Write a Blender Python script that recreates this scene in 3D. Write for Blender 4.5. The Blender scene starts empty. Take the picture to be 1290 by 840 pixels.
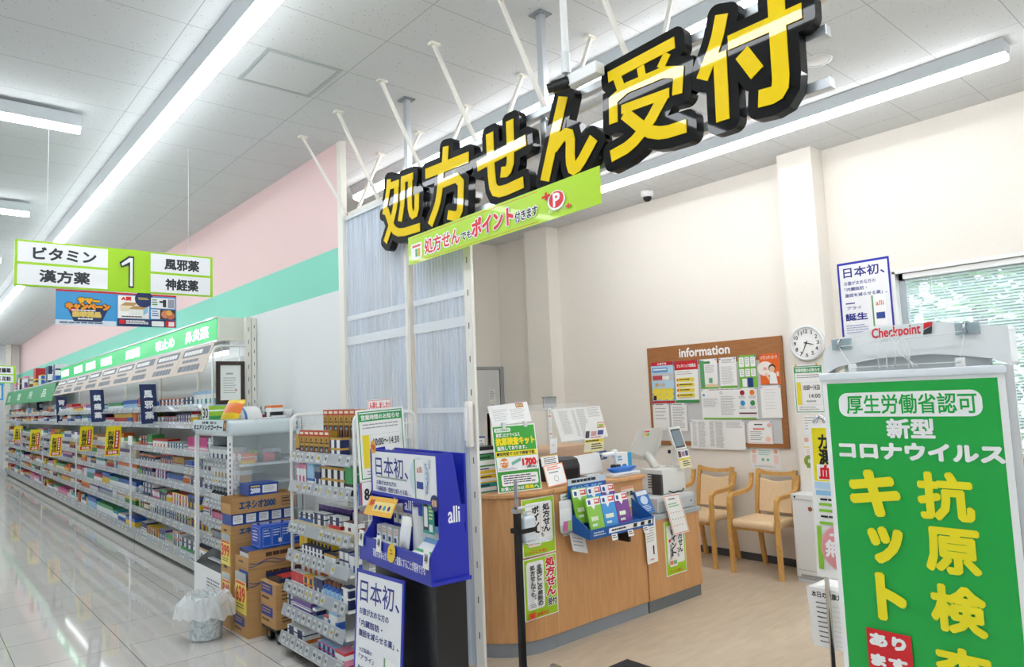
import bpy, bmesh, math, random
from mathutils import Vector, Matrix
PI = math.pi
SC = bpy.context.scene
COL = SC.collection
V = Vector

# ---------------------------------------------------------------- camera
FPX, YAW, PITCH, ROLL, CH = 883.29, .714922, .0884653, -.0400111, 1.57
cyw, syw = math.cos(YAW), math.sin(YAW)
FW = V((syw*math.cos(PITCH), cyw*math.cos(PITCH), math.sin(PITCH)))
r0 = V((cyw, -syw, 0)); u0 = r0.cross(FW)
RT = r0*math.cos(ROLL)+u0*math.sin(ROLL)
UP = -r0*math.sin(ROLL)+u0*math.cos(ROLL)
EYE = V((0, 0, CH))
cam = bpy.data.cameras.new('camera'); camo = bpy.data.objects.new('camera', cam); COL.objects.link(camo)
cam.sensor_fit = 'HORIZONTAL'; cam.sensor_width = 36; cam.lens = FPX/1290*36
cam.clip_start = .05; cam.clip_end = 200
camo.matrix_world = Matrix(((RT.x, UP.x, -FW.x, EYE.x), (RT.y, UP.y, -FW.y, EYE.y), (RT.z, UP.z, -FW.z, EYE.z), (0, 0, 0, 1)))
SC.camera = camo

def at(x, y, X=None, Y=None, Z=None):
    """point of a real plane (X, Y or Z constant) seen at photo pixel x, y"""
    d = FW*FPX+RT*(x-645)-UP*(y-420)
    if X is not None: t = (X-EYE.x)/d.x
    elif Y is not None: t = (Y-EYE.y)/d.y
    else: t = (Z-EYE.z)/d.z
    return EYE+d*t

# ---------------------------------------------------------------- materials
def lin(h):
    h = h.lstrip('#'); o = []
    for i in (0, 2, 4):
        c = int(h[i:i+2], 16)/255
        o.append(c/12.92 if c <= .04045 else ((c+.055)/1.055)**2.4)
    return (*o, 1)
_M = {}
def mt(h, r=.5, metal=0, emit=0, alpha=1, coat=0, name=None):
    k = (h, r, metal, emit, alpha, coat)
    if k in _M: return _M[k]
    m = bpy.data.materials.new(name or 'paint_'+h.lstrip('#')); m.use_nodes = True
    b = m.node_tree.nodes['Principled BSDF']
    b.inputs['Base Color'].default_value = lin(h); b.inputs['Roughness'].default_value = r
    b.inputs['Metallic'].default_value = metal
    b.inputs['Coat Weight'].default_value = coat
    if emit:
        b.inputs['Emission Color'].default_value = lin(h); b.inputs['Emission Strength'].default_value = emit
    if alpha < 1: b.inputs['Alpha'].default_value = alpha
    _M[k] = m
    return m

def nodes(name):
    m = bpy.data.materials.new(name); m.use_nodes = True
    nt = m.node_tree
    return m, nt, nt.nodes, nt.links, nt.nodes['Principled BSDF']

def ramp(N, L, src, stops):
    n = N.new('ShaderNodeValToRGB'); e = n.color_ramp.elements
    while len(e) < len(stops): e.new(.5)
    for i, (p, c) in enumerate(stops):
        e[i].position = p; e[i].color = lin(c) if isinstance(c, str) else (c, c, c, 1)
    L.new(src, n.inputs['Fac']); return n.outputs['Color']

def m_tile(name, size, ox, oy, tile, grout, gw, rough, spec=.5, var=0.03):
    m, nt, N, L, b = nodes(name)
    g = N.new('ShaderNodeNewGeometry'); mp = N.new('ShaderNodeMapping')
    mp.inputs['Location'].default_value = (-ox, -oy, 0)
    L.new(g.outputs['Position'], mp.inputs['Vector'])
    br = N.new('ShaderNodeTexBrick'); br.offset = 0; br.squash = 1
    br.inputs['Scale'].default_value = 1; br.inputs['Brick Width'].default_value = size[0]; br.inputs['Row Height'].default_value = size[1]
    br.inputs['Mortar Size'].default_value = gw; br.inputs['Mortar Smooth'].default_value = .2
    a = lin(tile)
    br.inputs['Color1'].default_value = a; br.inputs['Color2'].default_value = tuple(c*(1-var) for c in a[:3])+(1,)
    br.inputs['Mortar'].default_value = lin(grout)
    L.new(mp.outputs['Vector'], br.inputs['Vector'])
    b.inputs['Roughness'].default_value = rough; b.inputs['Specular IOR Level'].default_value = spec
    return m, nt, N, L, b, br, g

FLOOR, nt, N, L, b, br, g = m_tile('floor_tile_gloss', (.6, .6), 1.17, .035, '#eeebe6', '#6f6c66', .0028, .5, .0, .02)
no = N.new('ShaderNodeTexNoise'); no.inputs['Scale'].default_value = 3; L.new(g.outputs['Position'], no.inputs['Vector'])
mx = N.new('ShaderNodeMixRGB'); mx.blend_type = 'MULTIPLY'; mx.inputs['Fac'].default_value = .12
L.new(br.outputs['Color'], mx.inputs[1]); L.new(no.outputs['Fac'], mx.inputs[2]); L.new(mx.outputs[0], b.inputs['Base Color'])

CEIL, nt, N, L, b, br, g = m_tile('ceiling_acoustic_board', (.91, .455), 1.055, .035, '#dcdfe0', '#9fa4a5', .002, .9, .2, .015)
vo = N.new('ShaderNodeTexVoronoi'); vo.inputs['Scale'].default_value = 38; L.new(g.outputs['Position'], vo.inputs['Vector'])
sp = ramp(N, L, vo.outputs['Distance'], [(.0, .55), (.11, .6), (.18, 1.0)])
n2 = N.new('ShaderNodeTexNoise'); n2.inputs['Scale'].default_value = 25; L.new(g.outputs['Position'], n2.inputs['Vector'])
th = ramp(N, L, n2.outputs['Fac'], [(.46, 0.0), (.52, 1.0)])
mx = N.new('ShaderNodeMixRGB'); L.new(th, mx.inputs['Fac']); mx.inputs[1].default_value = (1, 1, 1, 1); L.new(sp, mx.inputs[2])
m2 = N.new('ShaderNodeMixRGB'); m2.blend_type = 'MULTIPLY'; m2.inputs['Fac'].default_value = 1
L.new(br.outputs['Color'], m2.inputs[1]); L.new(mx.outputs[0], m2.inputs[2]); L.new(m2.outputs[0], b.inputs['Base Color'])

GLAZE = bpy.data.materials.new('polished_tile_glaze'); GLAZE.use_nodes = True; nt = GLAZE.node_tree; N, L = nt.nodes, nt.links
N.remove(N['Principled BSDF']); fr = N.new('ShaderNodeFresnel'); fr.inputs['IOR'].default_value = 1.42; tr = N.new('ShaderNodeBsdfTransparent'); gl = N.new('ShaderNodeBsdfGlossy'); gl.inputs['Roughness'].default_value = .055
gl.inputs['Color'].default_value = (1, 1, 1, 1); mx = N.new('ShaderNodeMixShader'); L.new(fr.outputs[0], mx.inputs['Fac']); L.new(tr.outputs[0], mx.inputs[1]); L.new(gl.outputs[0], mx.inputs[2]); L.new(mx.outputs[0], N['Material Output'].inputs['Surface'])

def m_noise(name, c1, c2, scale=(1, 1, 1), sc=8, rough=.5, detail=4, bump=0, dist=0):
    m, nt, N, L, b = nodes(name)
    g = N.new('ShaderNodeNewGeometry'); mp = N.new('ShaderNodeMapping'); mp.inputs['Scale'].default_value = scale
    L.new(g.outputs['Position'], mp.inputs['Vector'])
    no = N.new('ShaderNodeTexNoise'); no.inputs['Scale'].default_value = sc; no.inputs['Detail'].default_value = detail; no.inputs['Distortion'].default_value = dist
    L.new(mp.outputs['Vector'], no.inputs['Vector'])
    L.new(ramp(N, L, no.outputs['Fac'], [(.3, c1), (.7, c2)]), b.inputs['Base Color'])
    b.inputs['Roughness'].default_value = rough
    if bump:
        bp = N.new('ShaderNodeBump'); bp.inputs['Strength'].default_value = bump; bp.inputs['Distance'].default_value = .01
        L.new(no.outputs['Fac'], bp.inputs['Height']); L.new(bp.outputs['Normal'], b.inputs['Normal'])
    return m
VINYL = m_noise('pharmacy_floor_vinyl', '#c0ae97', '#cdbca5', (1, 4, 1), 5, .42, 6)
WALLC = m_noise('cream_wallpaper', '#efe9df', '#f3eee5', sc=90, rough=.85, bump=.03)
WALLW = m_noise('white_wall_paint', '#e6e8e8', '#eaecec', sc=60, rough=.8)
MINT = mt('#8ddcc6', .75, name='mint_wall_band'); PINK = mt('#f0d2cf', .8, name='pink_wall_paint')
WOOD = m_noise('counter_wood_veneer', '#cb935c', '#d7a36e', (14, 14, 1.2), 4, .42, 6)
OAK = m_noise('chair_beech', '#d29e54', '#e0b26b', (6, 6, 6), 5, .4, 4)
BOARDW = m_noise('board_frame_wood', '#9c6536', '#ab7443', (2, 2, 20), 5, .5, 5)
CARTON = m_noise('corrugated_carton', '#b98c58', '#c49862', (1, 1, 30), 4, .75, 3)
LEATHER = m_noise('cream_leatherette', '#e9cba0', '#eed3ab', sc=40, rough=.45, bump=.05)
MARBLE = m_noise('marble_print', '#9fb0b8', '#eef2f3', sc=14, rough=.35, detail=6, dist=2.5)
WHITE = mt('#f1f2f1', .45, name='white_plastic'); CREAM = mt('#efece2', .45, name='cream_painted_steel')
RACKW = mt('#eeefec', .35, name='white_coated_wire'); PAPER = mt('#f6f6f4', .6, name='white_paper')
BLACK = mt('#0e0f11', .4, name='black_plastic'); INK = mt('#1d1f22', .6, name='dark_ink'); GREYL = mt('#a9aaab', .6, name='grey_ink')
STEEL = mt('#b9bcbf', .25, 1, name='brushed_steel'); CHROME = mt('#d8dadc', .1, 1, name='chrome')
LITE = mt('#dfe3e4', .4, name='pale_grey_plastic')

def m_clear(name, col, tfac, rough=.08, noise=None):
    """clear plastic: part transparent, part coated surface"""
    m, nt, N, L, b = nodes(name)
    b.inputs['Base Color'].default_value = lin(col); b.inputs['Roughness'].default_value = rough
    t = N.new('ShaderNodeBsdfTransparent'); mx = N.new('ShaderNodeMixShader')
    mx.inputs['Fac'].default_value = 1-tfac
    if noise:
        g = N.new('ShaderNodeNewGeometry'); mp = N.new('ShaderNodeMapping'); mp.inputs['Scale'].default_value = noise
        L.new(g.outputs['Position'], mp.inputs['Vector'])
        no = N.new('ShaderNodeTexNoise'); no.inputs['Scale'].default_value = 1; no.inputs['Detail'].default_value = 3
        L.new(mp.outputs['Vector'], no.inputs['Vector'])
        L.new(ramp(N, L, no.outputs['Fac'], [(.35, max(0, 1-tfac-.16)), (.65, min(1, 1-tfac+.2))]), mx.inputs['Fac'])
    L.new(t.outputs[0], mx.inputs[1]); L.new(b.outputs[0], mx.inputs[2])
    L.new(mx.outputs[0], N['Material Output'].inputs['Surface'])
    return m
CURT = m_clear('clear_corrugated_vinyl', '#d3e0ef', .34, .1, (1, 30, .6))
RAILP = m_clear('clear_price_rail', '#d3d8dc', .25, .2)
GLASS = m_clear('clear_acrylic', '#e8f0f2', .86, .03)
BAGP = m_clear('thin_plastic_bag', '#f2f5f6', .45, .2)
SHRINK = mt('#1f55c4', .15, coat=.6, name='blue_shrink_wrapped_print')

# ---------------------------------------------------------------- mesh builder
class MB:
    def __init__(s): s.v = []; s.f = []; s.mi = []; s.m = []; s.sm = []; s.T = None
    def idx(s, m):
        if m not in s.m: s.m.append(m)
        return s.m.index(m)
    def add(s, vs, fs, m, smooth=False):
        o = len(s.v); T = s.T
        s.v += [tuple(T @ V(p)) if T else tuple(p) for p in vs]
        i = s.idx(m)
        for f in fs: s.f.append([o+k for k in f]); s.mi.append(i); s.sm.append(smooth)
        return s
    def box(s, lo, hi, m):
        x0, y0, z0 = lo; x1, y1, z1 = hi
        if x0 > x1: x0, x1 = x1, x0
        if y0 > y1: y0, y1 = y1, y0
        if z0 > z1: z0, z1 = z1, z0
        return s.add([(x0,y0,z0),(x1,y0,z0),(x1,y1,z0),(x0,y1,z0),(x0,y0,z1),(x1,y0,z1),(x1,y1,z1),(x0,y1,z1)],
              [(0,3,2,1),(4,5,6,7),(0,1,5,4),(1,2,6,5),(2,3,7,6),(3,0,4,7)], m)
    def rbox(s, lo, hi, r, m, seg=3, smooth=True):
        """box with rounded edges"""
        bm = bmesh.new(); bmesh.ops.create_cube(bm, size=1)
        c = [(a+b)/2 for a, b in zip(lo, hi)]; d = [abs(b-a) for a, b in zip(lo, hi)]
        for q in bm.verts: q.co = V([c[i]+q.co[i]*d[i] for i in range(3)])
        bmesh.ops.bevel(bm, geom=bm.edges[:], offset=min(r, min(d)*.49), segments=seg, affect='EDGES', profile=.5)
        bm.verts.index_update()
        s.add([q.co[:] for q in bm.verts], [[q.index for q in f.verts] for f in bm.faces], m, smooth); bm.free(); return s
    def cyl(s, p0, p1, r0, r1, m, n=14, caps=True, smooth=True):
        p0, p1 = V(p0), V(p1); d = (p1-p0).normalized()
        a = d.cross(V((0, 0, 1)) if abs(d.z) < .9 else V((1, 0, 0))).normalized(); b = d.cross(a)
        vs = []
        for p, r in ((p0, r0), (p1, r1)):
            vs += [p+(a*math.cos(2*PI*i/n)+b*math.sin(2*PI*i/n))*r for i in range(n)]
        s.add(vs, [(i, (i+1) % n, n+(i+1) % n, n+i) for i in range(n)], m, smooth)
        if caps:
            s.add(vs[:n], [tuple(range(n))[::-1]], m); s.add(vs[n:], [tuple(range(n))], m)
        return s
    def tube(s, pts, r, m, n=8, sq=False, caps=True):
        """swept tube (or square bar) along a path"""
        pts = [V(p) for p in pts]; vs = []; k = len(pts); nrm = None
        if sq: n = 4
        for i, p in enumerate(pts):
            d = (pts[min(i+1, k-1)]-pts[max(i-1, 0)]).normalized()
            if nrm is None:
                nrm = d.cross(V((0, 0, 1)) if abs(d.z) < .9 else V((1, 0, 0))).normalized()
            else: nrm = (nrm-d*nrm.dot(d)).normalized()
            b = d.cross(nrm); ph = PI/4 if sq else 0
            vs += [p+(nrm*math.cos(2*PI*j/n+ph)+b*math.sin(2*PI*j/n+ph))*r for j in range(n)]
        fs = [(i*n+j, i*n+(j+1) % n, (i+1)*n+(j+1) % n, (i+1)*n+j) for i in range(k-1) for j in range(n)]
        if caps: fs += [tuple(range(n))[::-1], tuple((k-1)*n+j for j in range(n))]
        return s.add(vs, fs, m, not sq)
    def lathe(s, prof, c, m, n=20, smooth=True):
        vs = []; k = len(prof)
        for r, z in prof: vs += [(c[0]+r*math.cos(2*PI*i/n), c[1]+r*math.sin(2*PI*i/n), c[2]+z) for i in range(n)]
        fs = [(i*n+j, i*n+(j+1) % n, (i+1)*n+(j+1) % n, (i+1)*n+j) for i in range(k-1) for j in range(n)]
        return s.add(vs, fs, m, smooth)
    def prism(s, poly, d, m, side=None):
        """polygon (3D points) extruded along vector d"""
        poly = [V(p) for p in poly]; n = len(poly); d = V(d)
        vs = poly+[p+d for p in poly]
        s.add(vs, [tuple(range(n)), tuple(range(2*n-1, n-1, -1))], m)
        return s.add(vs, [(i, i+n, (i+1) % n+n, (i+1) % n) for i in range(n)], side or m)
    def build(s, name, parent=None, origin=None, bevel=0, **props):
        if not s.v: return None
        if parent is not None: og = V(parent.get('_o', (0, 0, 0)))
        elif origin is not None: og = V(origin)
        else:
            xs, ys, zs = zip(*s.v); og = V(((min(xs)+max(xs))/2, (min(ys)+max(ys))/2, min(zs)))
        me = bpy.data.meshes.new(name)
        me.from_pydata([(a-og.x, b-og.y, c-og.z) for a, b, c in s.v], [], s.f)
        for m in s.m: me.materials.append(m)
        me.polygons.foreach_set('material_index', s.mi); me.polygons.foreach_set('use_smooth', s.sm)
        me.update()
        o = bpy.data.objects.new(name, me); COL.objects.link(o)
        if parent is not None: o.parent = parent; o['_o'] = tuple(og)
        else: o.location = og; o['_o'] = tuple(og)
        if bevel:
            md = o.modifiers.new('bevel', 'BEVEL'); md.width = bevel; md.segments = 2; md.limit_method = 'ANGLE'
        for k, q in props.items(): o[k] = q
        return o

def tag(o, label, cat, group=None):
    o['label'] = label; o['category'] = cat
    if group: o['group'] = group
    return o
def thing(name, label, cat, loc=(0, 0, 0), group=None):
    o = bpy.data.objects.new(name, None); COL.objects.link(o); o.location = loc; o['_o'] = tuple(loc)
    o.empty_display_size = .1
    return tag(o, label, cat, group)
def struct(mb, name, parent=None):
    o = mb.build(name, parent)
    if parent is None: o['kind'] = 'structure'
    return o
def dup(root, delta, label=None, group=None):
    """a copy of a thing with copies of its parts and sub-parts"""
    r = root.copy(); COL.objects.link(r); r.location = root.location+V(delta)
    if label: r['label'] = label
    if group: r['group'] = group
    for ch in root.children:
        c = ch.copy(); COL.objects.link(c); c.parent = r
        for gch in ch.children:
            d = gch.copy(); COL.objects.link(d); d.parent = c
    return r

# ---------------------------------------------------------------- lettering
_T = {}
def glyphs(txt, res=2):
    if txt in _T: return _T[txt]
    cu = bpy.data.curves.new('lettering', 'FONT'); cu.body = txt; cu.resolution_u = res; cu.fill_mode = 'FRONT'
    o = bpy.data.objects.new('lettering', cu); COL.objects.link(o)
    me = bpy.data.meshes.new_from_object(o.evaluated_get(bpy.context.evaluated_depsgraph_get()))
    vs = [(q.co.x, q.co.y) for q in me.vertices]; fs = [tuple(p.vertices) for p in me.polygons]
    bpy.data.objects.remove(o); bpy.data.curves.remove(cu); bpy.data.meshes.remove(me)
    x0 = min(p[0] for p in vs); x1 = max(p[0] for p in vs); y0 = min(p[1] for p in vs); y1 = max(p[1] for p in vs)
    _T[txt] = (vs, fs, x0, x1, y0, y1); return _T[txt]

class Sheet:
    """a flat printed thing: slab with a print and lettering on its face. u, v in 0..1 from its top corner"""
    def __init__(s, TL, TR, BL, thick=.002, base=PAPER, edge=None):
        s.TL, s.ux, s.uy = V(TL), V(TR)-V(TL), V(BL)-V(TL)
        s.w, s.h = s.ux.length, s.uy.length
        s.n = s.uy.cross(s.ux).normalized(); s.k = 0; s.L = .0004
        s.base = MB(); s.pr = MB(); s.le = MB()
        p = [s.TL, s.TL+s.ux, s.TL+s.ux+s.uy, s.TL+s.uy]
        s.base.prism([q for q in p], -s.n*thick, base, edge)
    def P(s, u, v, k=None): return s.TL+s.ux*u+s.uy*v+s.n*(s.L*(s.k if k is None else k))
    def px(s, x, y):
        d = FW*FPX+RT*(x-645)-UP*(y-420); t = (s.TL-EYE).dot(s.n)/d.dot(s.n); q = EYE+d*t-s.TL
        a, b, c = s.ux.dot(s.ux), s.ux.dot(s.uy), s.uy.dot(s.uy); e, f = q.dot(s.ux), q.dot(s.uy); D = a*c-b*b
        return ((e*c-f*b)/D, (a*f-b*e)/D)
    def poly(s, pts, m): s.k += 1; s.pr.add([s.P(u, v) for u, v in pts], [tuple(range(len(pts)))[::-1]], m); return s
    def rect(s, a, b, c, d, m): return s.poly([(a, b), (c, b), (c, d), (a, d)], m)
    def frame(s, a, b, c, d, t, m):
        tu, tv = t/s.w, t/s.h
        s.k += 1; k = s.k
        for q in ((a, b, c, b+tv), (a, d-tv, c, d), (a, b+tv, a+tu, d-tv), (c-tu, b+tv, c, d-tv)):
            s.k = k-1; s.rect(*q, m)
        return s
    def rrect(s, a, b, c, d, r, m):
        ru, rv = r/s.w, r/s.h; pts = []
        for cu, cv, a0 in ((c-ru, b+rv, -90), (c-ru, d-rv, 0), (a+ru, d-rv, 90), (a+ru, b+rv, 180)):
            for i in range(7):
                t = math.radians(a0+i*15); pts.append((cu+ru*math.cos(t), cv+rv*math.sin(t)))
        return s.poly(pts, m)
    def disc(s, u, v, r, m, n=24, sx=1):
        return s.poly([(u+sx*r/s.w*math.cos(2*PI*i/n), v+r/s.h*math.sin(2*PI*i/n)) for i in range(n)], m)
    def text(s, t, a, b, c, d, m, bold=0, vert=False, outline=()):
        if vert:
            n = len(t); h = (d-b)/n
            for i, ch in enumerate(t):
                if ch in '、。': s.text(ch, a+(c-a)*.65, b+h*i+h*.1, c, b+h*i+h*.35, m, bold)
                elif ch in 'ー': s.text('|', a+(c-a)*.42, b+h*(i+.08), a+(c-a)*.58, b+h*(i+.92), m, bold)
                elif ch in 'っッゃャょョ': s.text(ch, a+(c-a)*.22, b+h*(i+.22), c, b+h*(i+.9), m, bold, False, outline)
                elif ch != ' ': s.text(ch, a, b+h*(i+.06), c, b+h*(i+.94), m, bold, False, outline)
            return s
        vs, fs, x0, x1, y0, y1 = glyphs(t)
        def lay(bd, mm, n):
            s.k += 1
            offs = [(0, 0)]
            em = abs(d-b)*s.h
            if bd and bd > .03*em: offs += [(math.cos(2*PI*(i+.5)/4)*bd*.5, math.sin(2*PI*(i+.5)/4)*bd*.5) for i in range(4)]
            if bd: offs += [(math.cos(2*PI*(i+.5)/n)*bd, math.sin(2*PI*(i+.5)/n)*bd) for i in range(n)]
            for i, (ox, oy) in enumerate(offs):
                s.le.add([s.P(a+(c-a)*(x-x0)/(x1-x0)+ox/s.w, d-(d-b)*(y-y0)/(y1-y0)-oy/s.h, s.k+i*.05) for x, y in vs], fs, mm)
        for bd, mm in outline: lay(bd, mm, 10)
        lay(bold, m, 4 if bold < .0014 else 8)
        return s
    def lines(s, a, b, c, d, n, m=GREYL, fill=.45, seed=0):
        rd = random.Random(seed); s.k += 1; k = s.k
        for i in range(n):
            v0 = b+(d-b)*i/n; v1 = v0+(d-b)/n*fill; u = a
            e = c-(c-a)*rd.random()*.25
            while u < e:
                w = min((c-a)*(.05+.13*rd.random()), e-u); s.k = k-1; s.rect(u, v0, u+w, v1, m); u += w+(c-a)*.015
        return s
    def done(s, name, label=None, cat=None, group=None, parent=None, letters=False):
        for q in (s.pr, s.le):     # the print is part of the sheet's own mesh
            n = len(s.base.v); s.base.v += q.v; s.base.f += [[i+n for i in f] for f in q.f]; s.base.mi += [s.base.idx(q.m[i]) for i in q.mi]; s.base.sm += q.sm
        o = s.base.build(name, parent)
        if label: tag(o, label, cat, group)
        return o
def sheet_px(tl, tr, bl, thick=.002, base=PAPER, edge=None, **pl):
    return Sheet(at(*tl, **pl), at(*tr, **pl), at(*bl, **pl), thick, base, edge)
# ================================================================ the room
CZ = 3.55                      # ceiling height
XF, XI = 2.45, 5.87            # shop/pharmacy line, information wall
b = MB().box((-6, -3, -.1), (XF+.02, 24.6, 0), FLOOR); fl_ = struct(b, 'floor')
MB().add([(-6, -3, .0006), (XF+.02, -3, .0006), (XF+.02, 24.4, .0006), (-6, 24.4, .0006)], [(0, 1, 2, 3)], GLAZE).build('glaze', fl_)
b = MB().box((XF+.02, -3, -.1), (XI+.15, 7.15, 0), VINYL); struct(b, 'floor_pharmacy')
b = MB().box((-6, -3, CZ), (XI+.15, 24.6, CZ+.1), CEIL); struct(b, 'ceiling')
b = MB()
b.box((XF, 4.78, 0), (XF+.035, 24.4, 2.412), WALLW); b.box((XF, 4.78, 2.412), (XF+.035, 24.4, 2.74), MINT)
b.box((XF, 4.78, 2.74), (XF+.035, 24.4, CZ), PINK); struct(b, 'wall_aisle')
b = MB().box((XF-.006, 4.715, 0), (XF+.041, 4.775, CZ), CREAM); struct(b, 'trim_1')
WY0, WY1, WZ0, WZ1 = -.9, 2.14, .95, 2.40
b = MB()
b.box((XI, WY1, 0), (XI+.15, 7.15, CZ), WALLC); b.box((XI, -3, 0), (XI+.15, WY0, CZ), WALLC)
b.box((XI, WY0, 0), (XI+.15, WY1, WZ0), WALLC); b.box((XI, WY0, WZ1), (XI+.15, WY1, CZ), WALLC)
struct(b, 'wall_information')
b = MB().box((5.67, 2.64, 0), (XI-.001, 2.94, CZ-.001), WALLC); struct(b, 'column_1')
b = MB().box((5.68, 5.86, 0), (XI-.001, 6.25, CZ-.001), WALLC); struct(b, 'column_2')
b = MB().box((XF+.04, 7.0, 0), (XI-.002, 7.15, CZ-.001), WALLC); struct(b, 'wall_pharmacy_end')
b = MB().box((-6.1, -3, 0), (-6, 24.6, CZ), WALLW); struct(b, 'wall_left')
b = MB().box((-6, -3.1, 0), (XI+.15, -3, CZ), WALLW); struct(b, 'wall_back')
b = MB().box((-6, 24.42, 0), (XF+.12, 24.6, 2.412), WALLW)
b.box((-6, 24.42, 2.412), (XF+.12, 24.6, 2.74), MINT); b.box((-6, 24.42, 2.74), (XF+.12, 24.6, CZ), WALLW); struct(b, 'wall_far')
DG = mt('#4c4f54', .5, name='dark_grey_vinyl_base')
b = MB().box((XI-.012, 2.945, 0), (XI-.002, 5.85, .065), DG); struct(b, 'baseboard_information')
b = MB().box((5.655, 2.63, 0), (5.669, 2.95, .065), DG); struct(b, 'baseboard_column')
# end-wall door
dz = at(620, 462, Y=7.0).z
DOORM = mt('#dfe2e0', .4, name='door_leaf_white'); FR = mt('#b6bcc0', .35, .6, name='aluminium_frame')
d = MB().box((5.0, 6.965, .01), (5.80, 6.985, dz-.04), DOORM); do = struct(d, 'door_1')
f = MB().box((4.93, 6.955, 0), (4.99, 6.998, dz), FR).box((5.81, 6.955, 0), (5.865, 6.998, dz), FR).box((4.99, 6.955, dz-.035), (5.81, 6.998, dz), FR); f.build('door_frame', do)
MB().tube([(5.10, 6.964, .98), (5.10, 6.92, .98), (5.24, 6.92, .98)], .011, STEEL).build('door_handle', do)
s = sheet_px((613, 496), (614.5, 496), (613, 515), Y=6.963)
s = Sheet((5.62, 6.962, 1.66), (5.72, 6.962, 1.66), (5.62, 6.962, 1.50)); s.lines(.1, .12, .9, .85, 5); s.done('notice', 'small white notice on the white door, upper of two', 'notice')
s = Sheet((5.62, 6.962, 1.49), (5.73, 6.962, 1.49), (5.62, 6.962, 1.30)); s.lines(.1, .12, .9, .6, 4); s.done('notice', 'blank white sheet taped on the white door, lower of two', 'notice')

# window with its frame and blind
f = MB(); fx = XI+.06
for q in ((WY0, WZ0, WY0+.05, WZ1), (WY1-.05, WZ0, WY1, WZ1), (WY0, WZ0, WY1, WZ0+.05), (WY0, WZ1-.05, WY1, WZ1), (.6, WZ0, .65, WZ1)):
    f.box((fx, q[0], q[1]), (fx+.05, q[2], q[3]), FR)
w = struct(f, 'window_1')
MB().box((fx+.02, WY0+.05, WZ0+.05), (fx+.026, WY1-.05, WZ1-.05), GLASS).build('pane', w)
t = MB()
for y in (WY0-.02, WY1): t.box((XI-.012, y, WZ0-.02), (XI+.06, y+.02, WZ1+.02), WHITE)
t.box((XI-.012, WY0-.02, WZ1), (XI+.06, WY1+.02, WZ1+.03), WHITE); t.box((XI-.03, WY0-.02, WZ0-.03), (XI+.06, WY1+.02, WZ0), WHITE); struct(t, 'trim_2')
bl = thing('venetian_blind', 'white slatted blind half covering the window beside the blue-framed poster', 'blind', (XI+.03, .6, WZ1))
MB().box((XI+.005, WY0+.06, WZ1-.045), (XI+.045, WY1-.05, WZ1-.004), WHITE).build('headrail', bl)
SLAT = mt('#eaf3f7', .35, name='blind_slat'); s = MB(); z = WZ1-.065
while z > WZ0+.06:
    a = math.radians(24); dx, dzz = .0125*math.cos(a), .0125*math.sin(a)
    s.add([(XI+.025-dx, WY0+.07, z+dzz), (XI+.025+dx, WY0+.07, z-dzz), (XI+.025+dx, WY1-.06, z-dzz), (XI+.025-dx, WY1-.06, z+dzz)], [(0, 1, 2, 3)], SLAT); z -= .0215
s.build('slats', bl)
for y in (WY1-.25, WY1-.9, .3, -.5): MB().box((XI+.011, y, WZ0+.06), (XI+.0125, y+.004, WZ1-.045), WHITE).build('ladder_cord', bl)
MB().box((XI+.012, WY0+.07, WZ0+.055), (XI+.04, WY1-.06, WZ0+.07), WHITE).build('bottom_rail', bl)

# outdoors behind the window
SOIL = m_noise('gravel_ground', '#8d8a7c', '#a9a698', sc=30, rough=.9)
b = MB().box((XI+.16, -8, -.2), (22, 9, -.02), SOIL); o = struct(b, 'ground_outside')
LEAF = [m_noise('leaf_green_%d' % i, a, c2, sc=5, rough=.6) for i, (a, c2) in enumerate((('#4f8a60', '#79b56a'), ('#78b06c', '#a9d27a'), ('#458078', '#6cae96')))]
BARK = m_noise('bark', '#5b4a3a', '#77634d', sc=20, rough=.9)
rd = random.Random(5)
for i, (x, y, h, rr) in enumerate(((8.6, 2.3, 3.6, 1.0), (8.7, -.15, 3.6, 1.05), (11.6, 1.2, 4.6, 1.5), (7.2, 1.05, 2.3, .42))):
    t = thing('broadleaf_tree', ('tall green tree outside the window near its edge', 'broad green tree outside the window farther along', 'tallest green tree behind the others outside the window', 'low bushy green tree close outside the window')[i], 'tree', (x, y, 0))
    MB().tube([(x, y, -.1), (x+.05, y, h*.4), (x-.03, y+.05, h*.7)], .07, BARK).build('trunk', t)
    lf = MB()
    for k in range(1500):
        while True:
            p = V((rd.uniform(-1, 1), rd.uniform(-1, 1), rd.uniform(-1, 1)))
            if p.length < 1: break
        c0 = V((x, y, h*.62))+V((p.x*rr, p.y*rr, p.z*h*.42)); a = rd.random()*6.28; e = rd.uniform(-.7, .7); sz = rd.uniform(.07, .17)
        ax = V((math.cos(a), math.sin(a), e)).normalized(); bx = ax.cross(V((rd.random()-.5, rd.random()-.5, 1))).normalized()
        lf.add([c0-ax*sz, c0+bx*sz*.5, c0+ax*sz, c0-bx*sz*.5], [(0, 1, 2, 3)], LEAF[rd.randrange(3)])
    lf.build('foliage', t)

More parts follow.
